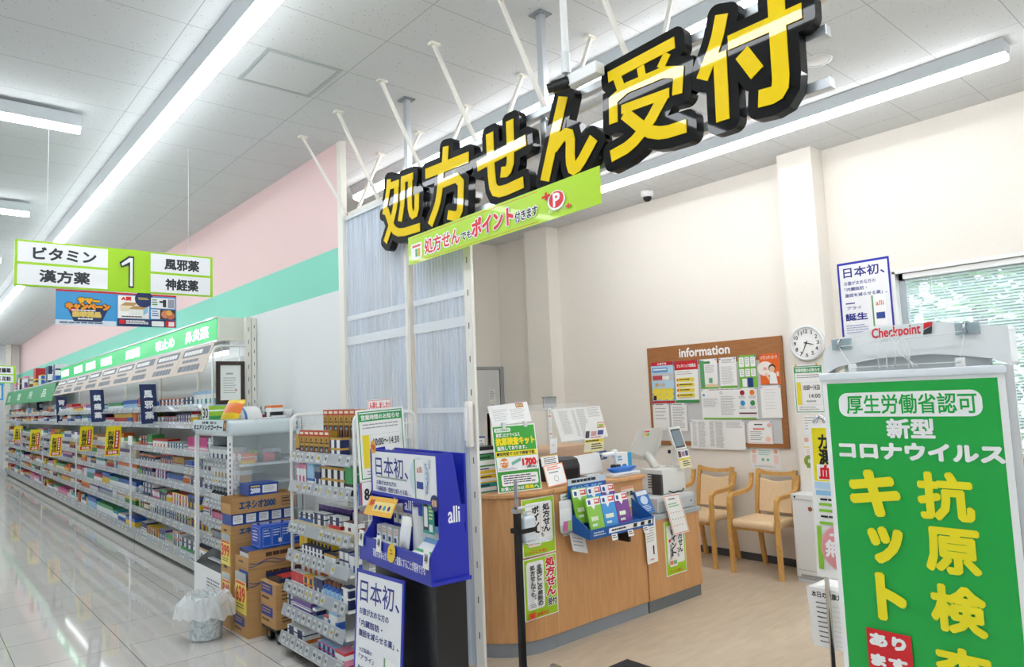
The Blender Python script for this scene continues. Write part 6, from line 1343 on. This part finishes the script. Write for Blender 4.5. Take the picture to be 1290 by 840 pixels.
for i in range(12):
    a = 2*PI*(i+1)/12; u, v_ = .5+.33*math.sin(a), .5-.33*math.cos(a); w_ = .012 if i == 0 else .035 if i < 9 else .055; s.text(str(i+1), u-w_, v_-.052, u+w_, v_+.052, INK, .0006)
for i in range(60):
    a = 2*PI*i/60; s.k = 2; ca, sa = math.cos(a), math.sin(a); l_ = .395 if i % 5 else .385
    s.poly([(.5+.415*sa-.004*ca, .5-.415*ca-.004*sa), (.5+.415*sa+.004*ca, .5-.415*ca+.004*sa), (.5+l_*sa+.004*ca, .5-l_*ca+.004*sa), (.5+l_*sa-.004*ca, .5-l_*ca-.004*sa)], INK)
s.done('dial', parent=ck)
def hand(ang, l_, w_, x, nm, back=.02):
    d_ = V((0, -math.sin(ang), math.cos(ang))); e = V((0, d_.z, -d_.y)); c0 = V((x, p.y, p.z))
    MB().prism([c0-d_*back-e*w_, c0-d_*back+e*w_, c0+d_*l_+e*w_*.5, c0+d_*l_-e*w_*.5], (-.001, 0, 0), BLACK).build(nm, ck)
hand(math.radians(105), .062, .0045, CXF-.029, 'hour_hand'); hand(math.radians(204), .10, .0035, CXF-.031, 'minute_hand'); hand(math.radians(60), .0, .0001, CXF-.03, 'x_hand') if False else None
MB().cyl((CXF-.027, p.y, p.z), (CXF-.034, p.y, p.z), .006, .006, BLACK, 12).build('hub', ck)
# hours notice + strips on the column
ZX, ZY, ZS = 1000, 410, 4.2
a, c_ = at(998, 460, X=CXF-.002), at(1041, 521, X=CXF-.002)
s = Sheet((CXF-.002, a.y, a.z), (CXF-.002, c_.y+.0, a.z), (CXF-.002, a.y, c_.z), .0015); hours(s); o = s.done('hours_notice', 'green-framed opening hours notice with yellow block under the wall clock', 'notice')
for yy in (a.y-.03, c_.y+.05): MB().box((CXF-.0045, yy-.008, a.z-.012), (CXF-.0038, yy+.008, a.z+.006), mt('#e8c33a')).build('tape', o)
a, c_ = at(1011, 523, X=CXF-.002), at(1028, 548, X=CXF-.002)
s = Sheet((CXF-.002, a.y, a.z), (CXF-.002, c_.y-.03, a.z), (CXF-.002, a.y, c_.z), .001); s.lines(.1, .1, .9, .8, 5, GREYL, .3); s.done('column_notice', 'white typed slip on the column just under the hours notice', 'notice')
a, c_ = at(1012, 549, X=CXF-.002), at(1028, 590, X=CXF-.002)
s = Sheet((CXF-.002, a.y, a.z), (CXF-.002, c_.y-.03, a.z), (CXF-.002, a.y, c_.z), .001); s.disc(.2, .12, .02, mt('#e9b79c')); s.rect(.1, .2, .4, .3, PAPER); s.rect(0, .33, 1, .36, YB); s.lines(.15, .42, .9, .6, 3, mt('#e08a8a'), .3); s.disc(.35, .78, .05, mt('#8aa53a')); s.text('相談', .22, .72, .48, .84, PAPER, .0008); s.rect(.1, .92, .7, .99, mt('#8aa53a')); s.done('column_poster', 'narrow poster with an olive disc on the column below the typed slip', 'poster')
# blue-framed poster beside the window
a, c_ = at(1054, 333, X=XI-.003), at(1127, 414, X=XI-.003); tr = at(1119.5, 324, X=XI-.003)
s = Sheet((XI-.003, a.y, a.z), (XI-.003, tr.y, a.z), (XI-.003, a.y, 1.92), .0015, AB); s.rect(.04, .03, .965, .975, mt('#f2f3f5')); s.text('日本初、', .12, .07, .90, .20, K, .002); s.text('お腹が太めな方の', .12, .25, .72, .30, K, .0006); s.text('「内臓脂肪・', .12, .33, .55, .375, K, .0006); s.text('腹囲を減らせる薬」。', .12, .41, .92, .455, K, .0006)
s.lines(.12, .53, .35, .56, 1, K, .5); s.text('アライ', .14, .58, .42, .62, K, .0004); s.text('誕生', .10, .67, .52, .76, K, .0025); s.rect(.62, .47, .88, .86, mt('#fafafa')).rect(.62, .47, .65, .86, mt('#63a06a')); s.text('alli', .69, .54, .84, .60, mt('#d06a4a'), .0008); s.rect(.69, .69, .85, .77, mt('#2b4a9a')); s.lines(.1, .82, .55, .94, 4, mt('#8f98c8'), .3)
s.done('framed_poster', 'white poster with a blue edge on the wall right beside the window', 'poster')

# ================================================================ chairs along the information wall
def chair(y0, label):
    """armchair facing -X, from y0 to y0+.46"""
    xb, xf = 5.83, 5.37; y1 = y0+.47; t = thing('waiting_chair', label, 'chair', ((xb+xf)/2, (y0+y1)/2, 0), None); w = .017
    for y in (y0+.018, y1-.018):
        sgn = 1 if y > (y0+y1)/2 else -1
        m_ = MB().tube([(xf+.012, y, 0), (xf, y, .35), (xf+.002, y, .585), (xf+.012, y, .625), (xf+.05, y, .648), (xf+.12, y, .650), (xf+.26, y, .655), (xf+.335, y, .672), (xf+.365, y, .70), (xf+.385, y, .76), (xf+.39, y, .80)], .023, OAK, sq=True); m_.build('front_leg', t)
        yi = y-sgn*.045
        MB().tube([(xb-.01, yi, 0), (xb-.06, yi, .28), (xb-.085, yi, .42), (xb-.07, yi, .62), (xb-.025, yi, .835)], .023, OAK, sq=True).build('rear_leg', t)
    MB().box((xb-.095, y0+.055, .365), (xb-.07, y1-.055, .40), OAK).build('seat_rail', t); MB().box((xf+.02, y0+.03, .365), (xf+.045, y1-.03, .395), OAK).build('seat_rail', t)
    s = MB().rbox((xf-.02, y0+.036, .385), (xb-.09, y1-.036, .455), .03, LEATHER, 4); s.build('seat', t)
    a_, b2 = y0+.082, y1-.082; n = 10; vs = []          # backrest with a dipped upper edge
    for d_ in (0, .028):
        for i in range(n+1):
            f = i/n; yy = a_+(b2-a_)*f; dip = .022*math.sin(PI*f)**2
            for z in (.475, .56, .66, .755-dip):
                vs.append((xb-.105+(z-.42)*.15+d_-.012*math.sin(PI*f)*0, yy, z))
    fs = []
    for i in range(n):
        for j in range(3):
            k = i*4+j; fs.append((k, k+1, k+5, k+4)); o_ = (n+1)*4; fs.append((o_+k, o_+k+4, o_+k+5, o_+k+1))
        k = i*4; o_ = (n+1)*4; fs.append((k+3, o_+k+3, o_+k+7, k+7)); fs.append((k, k+4, o_+k+4, o_+k))
    o_ = (n+1)*4
    for k in (0, 1, 2): fs.append((k, o_+k, o_+k+1, k+1)); q_ = n*4+k; fs.append((q_, q_+1, o_+q_+1, o_+q_))
    MB().add(vs, fs, LEATHER).build('backrest', t, bevel=.006)
    m_ = MB(); n = 8; pts = [(xb-.03+.022*0, y0+.06+(y1-y0-.12)*i/n, .815-.018*math.sin(PI*i/n)) for i in range(n+1)]; m_.tube(pts, .022, OAK, sq=True); m_.build('top_rail', t)
    return t
chair(2.99, 'wooden armchair with cream padding next to the white cabinet'); chair(3.60, 'wooden armchair with cream padding next to the counter end')
# white cabinet beside the chairs
cb = thing('air_purifier', 'white floor cabinet with a sloped top beside the waiting chairs', 'appliance', (5.63, 2.6, 0)); WC = mt('#e9ebeb', .35, name='appliance_white')
MB().rbox((5.44, 2.30, .035), (5.66, 2.915, .665), .02, WC).build('body', cb); MB().prism([(5.435, 2.295, .655), (5.435, 2.92, .655), (5.455, 2.92, .69), (5.66, 2.92, .70), (5.66, 2.295, .70), (5.455, 2.295, .69)][0:1]+[(5.435, 2.92, .655), (5.66, 2.92, .655), (5.66, 2.295, .655)], (.0, 0, .035), WC).build('lid', cb, bevel=.012)
MB().box((5.45, 2.31, .0), (5.65, 2.905, .034), mt('#c3c7c8', .4)).box((5.437, 2.36, .05), (5.4395, 2.87, .07), mt('#9a9fa2', .5)).box((5.437, 2.34, .10), (5.4395, 2.895, .105), mt('#b5babc', .5)).build('base_grille', cb)
MB().cyl((5.438, 2.76, .585), (5.4365, 2.76, .585), .018, .016, mt('#a8613a', .4), 14).box((5.4365, 2.70, .578), (5.438, 2.735, .590), mt('#a8613a', .4)).cyl((5.434, 2.88, .672), (5.4325, 2.88, .672), .008, .008, INK, 10).build('badge', cb)

# floor mat in front of the counter
mm = MB().rbox((2.5, 2.0, .001), (3.25, 2.83, .009), .004, mt('#24282c', .9, name='mat_rubber')); mo = mm.build('floor_mat'); tag(mo, 'dark rubber floor mat on the beige floor in front of the counter', 'mat')
g_ = MB()
for i in range(12): g_.box((2.55+.056*i, 2.04, .009), (2.575+.056*i, 2.79, .0105), mt('#343a3f', .95))
g_.build('rib_pattern', mo)

# ================================================================ health check stand
hx = 3.6
hs = thing('health_check_stand', 'chrome pole stand carrying the yellow health check panel', 'sign stand', (hx+.02, 1.66, 0))
py = at(1047, 800, X=hx+.02).y
MB().tube([(hx+.02, py, .03), (hx+.02, py, 1.36), (hx+.02, py-.01, 1.385), (hx+.02, py-.03, 1.40), (hx+.02, py-.05, 1.385), (hx+.02, py-.06, 1.36)], .012, CHROME, 12).build('pole', hs); MB().cyl((hx+.02, py, 0), (hx+.02, py, .03), .105, .10, BLACK, 28).build('foot', hs)
a, c_ = at(1023, 533, X=hx), at(1030, 725, X=hx); w_ = .42
a.y += .022; s = Sheet((hx, a.y, a.z), (hx, a.y-w_, a.z), (hx, a.y+.012, c_.z), .004, PAPER); HY = mt('#f2e21a', .4)
s.rect(.04, .03, .96, .38, HY); s.text('カラダ', .12, .07, .55, .17, INK, .003); s.text('測定会', .12, .17, .60, .27, INK, .0035); s.rect(.08, .27, .92, .37, PAPER); s.text('血管年齢', .11, .275, .85, .365, RED, .004)
s.rect(.04, .385, .96, .43, mt('#bcdcf0')); s.rect(.05, .44, .5, .47, mt('#8ec3e6')).rect(.55, .44, .95, .47, mt('#9ccf8a')); s.lines(.1, .49, .7, .51, 1, INK, .7)
for i, v_ in enumerate((.52, .56, .64)):
    for j, c2_ in enumerate(('#8cc63a', '#c9d83a', '#f0c22a', '#e98a2a')): s.rect(.08+.2*j, v_, .28+.2*j, v_+.018, mt(c2_))
s.lines(.1, .60, .7, .63, 1, INK, .4); s.rect(.04, .67, .10, .95, mt('#8cc63a')); s.disc(.36, .80, .118, mt('#eaa6a8')); s.disc(.36, .80, .110, mt('#e79a9d')); s.text('無料', .14, .755, .58, .86, PAPER, .0035); s.lines(.2, .71, .52, .74, 1, PAPER, .6)
s.done('health_poster', 'yellow and white health check panel with a pink disc, half hidden by the green banner', 'sign panel')
bt_ = thing('result_box', 'white box with a ruled notice on its side under the health check panel', 'box', (hx+.15, 1.65, .2))
a, c_ = at(1018, 738, X=hx+.045), at(1028, 808, X=hx+.045)
MB().box((hx+.046, a.y-.40, c_.z), (hx+.25, a.y, a.z), WHITE).build('body', bt_); s = Sheet((hx+.045, a.y+.01, a.z), (hx+.045, a.y-.40, a.z), (hx+.045, a.y-.01, c_.z-.02), .0008); s.text('本日の健康力のセルフチェック', .06, .06, .96, .16, INK, .001)
for i in range(9): s.lines(.1, .24+.08*i, .28, .265+.08*i, 1, INK, .7, i); s.rect(.3, .275+.08*i, .95, .279+.08*i, GREYL)
s.done('side_notice', parent=bt_)
m_ = MB()
for i in range(3): m_.box((hx+.06+.01*i, a.y-.36+.03*i, a.z+.0005+.002*i), (hx+.22, a.y-.02-.02*i, a.z+.002+.002*i), PAPER)
m_.build('top_papers', bt_); MB().box((hx+.175, a.y-.22, .02), (hx+.225, a.y-.17, c_.z), BLACK).cyl((hx+.20, a.y-.195, 0), (hx+.20, a.y-.195, .02), .068, .068, BLACK, 24).build('pedestal', bt_)

# ================================================================ anti-theft gate with the hanging green banner
GX = 2.03; GY0, GY1 = .495, .955
gt = thing('security_gate', 'pale grey anti-theft gate panel with a rounded top behind the green banner', 'security gate', (GX+.03, .72, 0)); GP = mt('#f1f4f5', .35, coat=.2, name='gate_plastic'); GP2 = mt('#dde3e5', .4, name='gate_panel_grey')
zc0, zc1 = 1.60, 1.66
n = 14; top = []
for i in range(n+1):
    f = i/n; y = GY1-(GY1-GY0)*f; z = 1.672+.048*math.sin(PI*min(1, f*.93+.02))**.7; top.append((y, z))
top[0] = (GY1, 1.655); top[-1] = (GY0, 1.695)
bot = [(GY0, 1.595)]+[(GY0+.04+(GY1-GY0-.08)*i/8, 1.615+.022*math.sin(PI*i/8)) for i in range(9)]+[(GY1, 1.595)]
MB().prism([(GX, y, z) for y, z in top+bot], (.06, 0, 0), GP).build('top_cap', gt, bevel=.010)
for y in (GY1-.045, GY0+.006):
    MB().cyl((GX+.03, y+.02, .02), (GX+.03, y+.02, 1.60), .022, .022, CHROME, 20).build('side_tube', gt)
MB().box((GX+.022, GY0+.05, .12), (GX+.038, GY1-.05, 1.64), GP2).build('antenna_panel', gt); MB().rbox((GX-.03, GY0-.01, 0), (GX+.09, GY1+.01, .12), .015, GP).build('base', gt)
s = Sheet((GX-.0005, .86, 1.70), (GX-.0005, .60, 1.715), (GX-.0005, .86, 1.632), .0005, mt('#e6ebed', .3, coat=.3)); s.base = MB()
s.base.add([V((GX-.0005, y, z)) for y, z in ((.86, 1.69), (.84, 1.65), (.81, 1.632), (.66, 1.636), (.62, 1.655), (.60, 1.700), (.62, 1.712), (.72, 1.717), (.8, 1.707))], [tuple(range(9))[::-1]], mt('#f4f7f8', .3, coat=.3)); s.done('logo_plate', parent=gt)
ls = Sheet(at(1098, 414, X=GX-.002), at(1175, 405, X=GX-.002), at(1099, 430, X=GX-.002), .0005, mt('#ebf0f2', .3)); ls.base = MB().add([ls.P(0, 0), ls.P(1, 0), ls.P(1, 1), ls.P(0, 1)], [(3, 2, 1, 0)], mt('#ebf0f2', .3))
CR = mt('#e2333c', .4); ls.text('Checkpoint', .0, .02, .80, 1.0, CR, .001); ls.poly([(.86, .0), (1.0, -.02), (.985, .30), (.85, .48)], CR); ls.poly([(.855, .55), (.99, .30), (.975, .86), (.84, .9)], mt('#3b4248')); ls.done('brand_mark', parent=gt)
hk = []
for yp in ((1059, 434), (1217, 414)):
    p = at(*yp, X=GX-.003); m_ = MB().box((GX-.006, p.y-.030, p.z-.014), (GX-.0005, p.y+.024, p.z+.016), m_clear('clear_hook_%d' % yp[0], '#b9cdd4', .35, .1)); m_.build('clear_hook_plate', gt)
    MB().tube([(GX-.006, p.y, p.z+.012), (GX-.016, p.y, p.z+.010), (GX-.018, p.y, p.z-.004), (GX-.012, p.y, p.z-.010), (GX-.006, p.y, p.z-.008)], .004, STEEL, 8).build('hook', gt); hk.append(V((GX-.016, p.y, p.z-.006)))
# the banner
BX = 1.985
bTL, bTR = at(1035, 473, X=BX), at(1264, 456, X=BX); zb = .06; zt_ = (bTL.z+bTR.z)/2
bn_ = Sheet((BX, bTL.y, zt_-.018), (BX, bTR.y, zt_-.018), (BX, bTL.y, zb), .002, PAPER)
def U(x, y): return bn_.px(x, y)
GB = mt('#12ac42', .35, coat=.25, name='banner_bright_green'); YT_ = mt('#f6e71e', .4, name='banner_yellow')
u0, v0 = U(1042, 487); u1, v1 = U(1259, 468); bn_.rect(.03, .008, .965, .99, GB)
def bt2(t, x0, y0, x1, y1, m, bold, vert=False):
    a, b_ = U(x0, y0); c_, d_ = U(x1, y1); bn_.text(t, a, b_, c_, d_, m, bold, vert)
a, b_ = U(1056, 496); c_, d_ = U(1239, 521); bn_.rrect(a, b_-.001, c_-.0, d_+.004, .024, PAPER)
bt2('厚生労働省認可', 1066, 498, 1232, 520, GB, .0011)
bt2('新型', 1117, 528, 1178, 552, PAPER, .0024)
bt2('コロナウイルス', 1058, 557, 1266, 583, PAPER, .0032)
for t_, q in zip('抗原検査', ((1156, 595, 1227, 657), (1166, 664, 1236, 726), (1173, 735, 1244, 803), (1180, 812, 1252, 880))): bt2(t_, *q, YT_, .0055)
for t_, q in zip('キット', ((1072, 593, 1134, 650), (1096, 664, 1138, 710), (1106, 723, 1142, 783))): bt2(t_, *q, YT_, .0075)
a, b_ = U(1092, 789); c_, d_ = U(1152, 842); bn_.rect(a, b_, c_, d_+.02, mt('#dc2029', .45)); bt2('あり', 1097, 796, 1142, 820, PAPER, .003); bt2('ます', 1099, 822, 1144, 846, PAPER, .003)
bt2('在庫', 1110, 870, 1150, 890, PAPER, .003) if False else None
bo = bn_.done('hanging_banner', 'tall green antigen kit banner with yellow characters hung on the security gate', 'banner', letters=True)
MB().rbox((BX-.006, bTR.y-.004, zt_-.022), (BX+.006, bTL.y+.006, zt_+.0), .004, mt('#e9eff4', .3, coat=.3)).build('top_bar', bo)
tabs = []
for xp, yp in ((1074, 464), (1209, 450)):
    p = at(xp, yp, X=BX); m_ = MB().rbox((BX-.002, p.y-.011, zt_-.004), (BX+.002, p.y+.011, zt_+.022), .0018, WHITE, 2); m_.build('hang_tab', bo); tabs.append(V((BX-.003, p.y, zt_+.012)))
c_ = MB(); h0, h1 = hk; CORD = mt('#f4f5f5', .6, name='white_cord')
c_.tube([h0, tabs[0], tabs[1], h1, h0], .0012, CORD, 6)
mid = (tabs[0]*.55+tabs[1]*.45)
for i, (dx_, hh) in enumerate(((.02, .075), (.0, .085), (-.018, .07))):
    c_.tube([mid+V((-.004-.002*i, .045-.02*i, -.006))]+[mid+V((-.006-.002*i, dx_+.03*math.cos(t)*(1-.2*i), hh*math.sin(t)**.8)) for t in (.4, .8, 1.2, 1.57, 1.95, 2.4, 2.8)]+[mid+V((-.004-.002*i, -.05+.01*i, -.008))], .0015, CORD, 6)
c_.build('cord', bo)

# ================================================================ aisle sign number 1 and its campaign poster
AY = 5.5; LIMEB = mt('#a9dc12', .4, name='aisle_sign_lime')
a, c_ = at(19, 300.5, Y=AY), at(268, 374.5, Y=AY); zt2, zb2 = 2.719, 2.412; x0, x1 = a.x, c_.x
s = Sheet((x0, AY, zt2), (x1, AY, zt2), (x0, AY, zb2), .02, LIMEB); SW = mt('#f5f7f8', .45, name='sign_white')
for q, t_ in (((.012, .04, .43, .475), 'ビタミン'), ((.012, .53, .43, .965), '漢方薬'), ((.65, .04, .985, .475), '風邪薬'), ((.65, .53, .985, .965), '神経薬')):
    s.rect(*q, SW); w_ = {'ビタミン': .145, '漢方薬': .115, '風邪薬': .095, '神経薬': .09}[t_]; u = (q[0]+q[2])/2+.005; h_ = (q[3]-q[1]); s.text(t_, u-w_, q[1]+h_*.22, u+w_, q[1]+h_*.82, mt('#2a3138', .5), .0035)
ch = mt('#2a3138', .5); s.poly([(.488, .32), (.535, .16), (.563, .16), (.563, .90), (.535, .90), (.535, .38), (.497, .44)], ch); s.poly([(.497, .345), (.538, .20), (.556, .20), (.556, .86), (.542, .86), (.542, .29), (.502, .40)], SW)
o = s.done('aisle_sign', 'lime and white aisle sign number one hanging above the aisle', 'sign', letters=True)
for f in (.14, .86): x = x0+(x1-x0)*f; MB().cyl((x, AY+.01, zt2), (x, AY+.01, CZ-.001), .0015, .0015, LITE, 6).build('hanging_wire', o)
a, c_ = at(70.5, 363, Y=AY+.012), at(222, 415, Y=AY+.012); SKY = mt('#3fa0dc', .4, name='poster_sky_blue'); NV = mt('#1c2f63', .4)
s = Sheet((a.x, AY+.012, 2.406), (c_.x, AY+.012, 2.406), (a.x, AY+.012, c_.z+.012), .003, SKY)
s.rect(0, 0, 1, .05, RED); s.rect(.0, .86, .48, 1, mt('#dfeef8')); s.poly([(.08, .45), (.42, .45), (.36, .90), (.14, .90)], NV); s.poly([(.07, .43), (.14, .43), (.19, .62), (.10, .6)], RED)
s.text('サマー', .17, .22, .34, .38, mt('#f3b51c'), .006, outline=((.010, INK),)); s.text('キャンペーン', .08, .38, .42, .55, mt('#f09a1c'), .006, outline=((.011, INK),)); s.text('豪華賞品', .13, .62, .35, .76, mt('#e8c86a'), .005); s.lines(.12, .56, .36, .60, 1, PAPER, .8); s.lines(.17, .80, .32, .85, 1, PAPER, .8); s.lines(.03, .92, .46, .96, 1, NV, .8)
s.rect(.49, .08, .755, .76, mt('#fbfaf4')); s.text('A賞', .52, .12, .60, .22, RED, .003); s.poly([(.51, .38), (.55, .28), (.66, .28), (.62, .38)], mt('#c79a5e')); s.rect(.51, .38, .62, .54, mt('#f0e2c6')); s.poly([(.58, .48), (.62, .38), (.745, .38), (.705, .48)], mt('#c79a5e')); s.rect(.58, .48, .705, .66, mt('#eef0ea')); s.poly([(.705, .48), (.745, .38), (.745, .56), (.705, .66)], mt('#9ccbe6')); s.disc(.71, .16, .06, NV); s.lines(.66, .12, .76, .2, 2, mt('#e9d24a'), .5); s.lines(.52, .69, .74, .73, 1, INK, .7)
s.rect(.77, .10, .985, .42, mt('#f4f5f6')).rect(.875, .15, .905, .38, mt('#25282c')).rect(.845, .19, .905, .25, mt('#25282c')).rect(.92, .13, .98, .4, mt('#9aa0ad')); s.lines(.78, .15, .83, .36, 3, mt('#3f9a5a'), .5)
s.rect(.77, .46, .985, .75, mt('#f4f5f6')).rect(.85, .46, .985, .75, mt('#4a2a22')); s.disc(.90, .6, .03, mt('#d8876a')); s.disc(.945, .64, .028, mt('#c9704e')); s.disc(.93, .55, .02, mt('#e9b04a')); s.lines(.78, .5, .84, .7, 3, mt('#3f7fc0'), .5)
s.rect(.485, .78, .985, 1, NV); s.rect(.50, .81, .545, .93, RED); s.lines(.555, .82, .76, .94, 3, PAPER, .6); s.rrect(.775, .82, .885, .98, .008, PAPER); s.rect(.90, .80, .985, 1, RED).rect(.925, .83, .975, .97, PAPER)
s.done('campaign_poster', 'blue summer campaign poster hanging under the aisle sign', 'poster')

# ================================================================ far end of the aisle
t = Sheet(at(-60, 457, Y=14.5), at(19.5, 461, Y=14.5), at(-60, 480, Y=14.5), .02, LIMEB); t.rect(.03, .05, .965, .48, SW).rect(.03, .54, .965, .95, SW); t.text('胃腸薬', .70, .15, .92, .40, INK, .003); t.text('目薬 花粉', .62, .63, .92, .87, INK, .003); o = t.done('aisle_sign', 'second lime aisle sign farther down the aisle', 'sign', letters=True)
p = t.P(.3, 0); q = t.P(.7, 0); MB().cyl(p+V((0, .01, 0)), V((p.x, p.y+.01, CZ-.001)), .002, .002, LITE, 6).build('hanging_wire', o); MB().cyl(q+V((0, .01, 0)), V((q.x, q.y+.01, CZ-.001)), .002, .002, LITE, 6).build('hanging_wire', o)
s = Sheet(at(-60, 481, Y=14.52), at(4, 483, Y=14.52), at(-60, 503, Y=14.52), .003, SKY); s.rect(.7, .1, .96, .9, mt('#e8eef4')); s.rect(.75, .2, .9, .5, RED); s.done('campaign_poster', 'blue poster hanging under the second aisle sign', 'poster')
for i, x in enumerate((9, 17)):
    p = at(x, 500, Y=23.9+i*.2); pm = MB().box((p.x-.06, p.y-.06, 0), (p.x+.06, p.y+.06, CZ-.002), CREAM).box((p.x-.10, p.y-.10, 0), (p.x+.10, p.y+.10, .12), LITE); tag(pm.build('store_pillar'), ('slim cream pillar at the far end of the aisle', 'slim cream pillar nearer the pink wall at the far aisle end')[i], 'pillar')
fg = thing('far_gondola', 'dark-shelved gondola standing across the far end of the aisle', 'shelving', (-.6, 21.5, 0))
MB().box((-2.4, 21.5, 0), (.52, 21.9, .12), GBASE).box((-2.4, 21.68, .12), (.52, 21.72, 1.75), GBACK).build('body', fg)
for k in range(6):
    MB().box((-2.4, 21.42, .12+.28*k), (.52, 21.68, .14+.28*k), SHELFM).build('shelf', fg)
st2 = MB(); rd = random.Random(9)
for k in range(6):
    x = -2.35
    while x < .45: w_ = rd.uniform(.08, .2); h_ = rd.uniform(.1, .2); st2.box((x, 21.45, .1405+.28*k), (x+w_, 21.6, .14+.28*k+h_), cm(rd.choice(list(HEX)))); x += w_+.01
o = st2.build('far_stock'); o['kind'] = 'stuff'; tag(o, 'rows of small goods on the gondola at the far aisle end', 'stock')
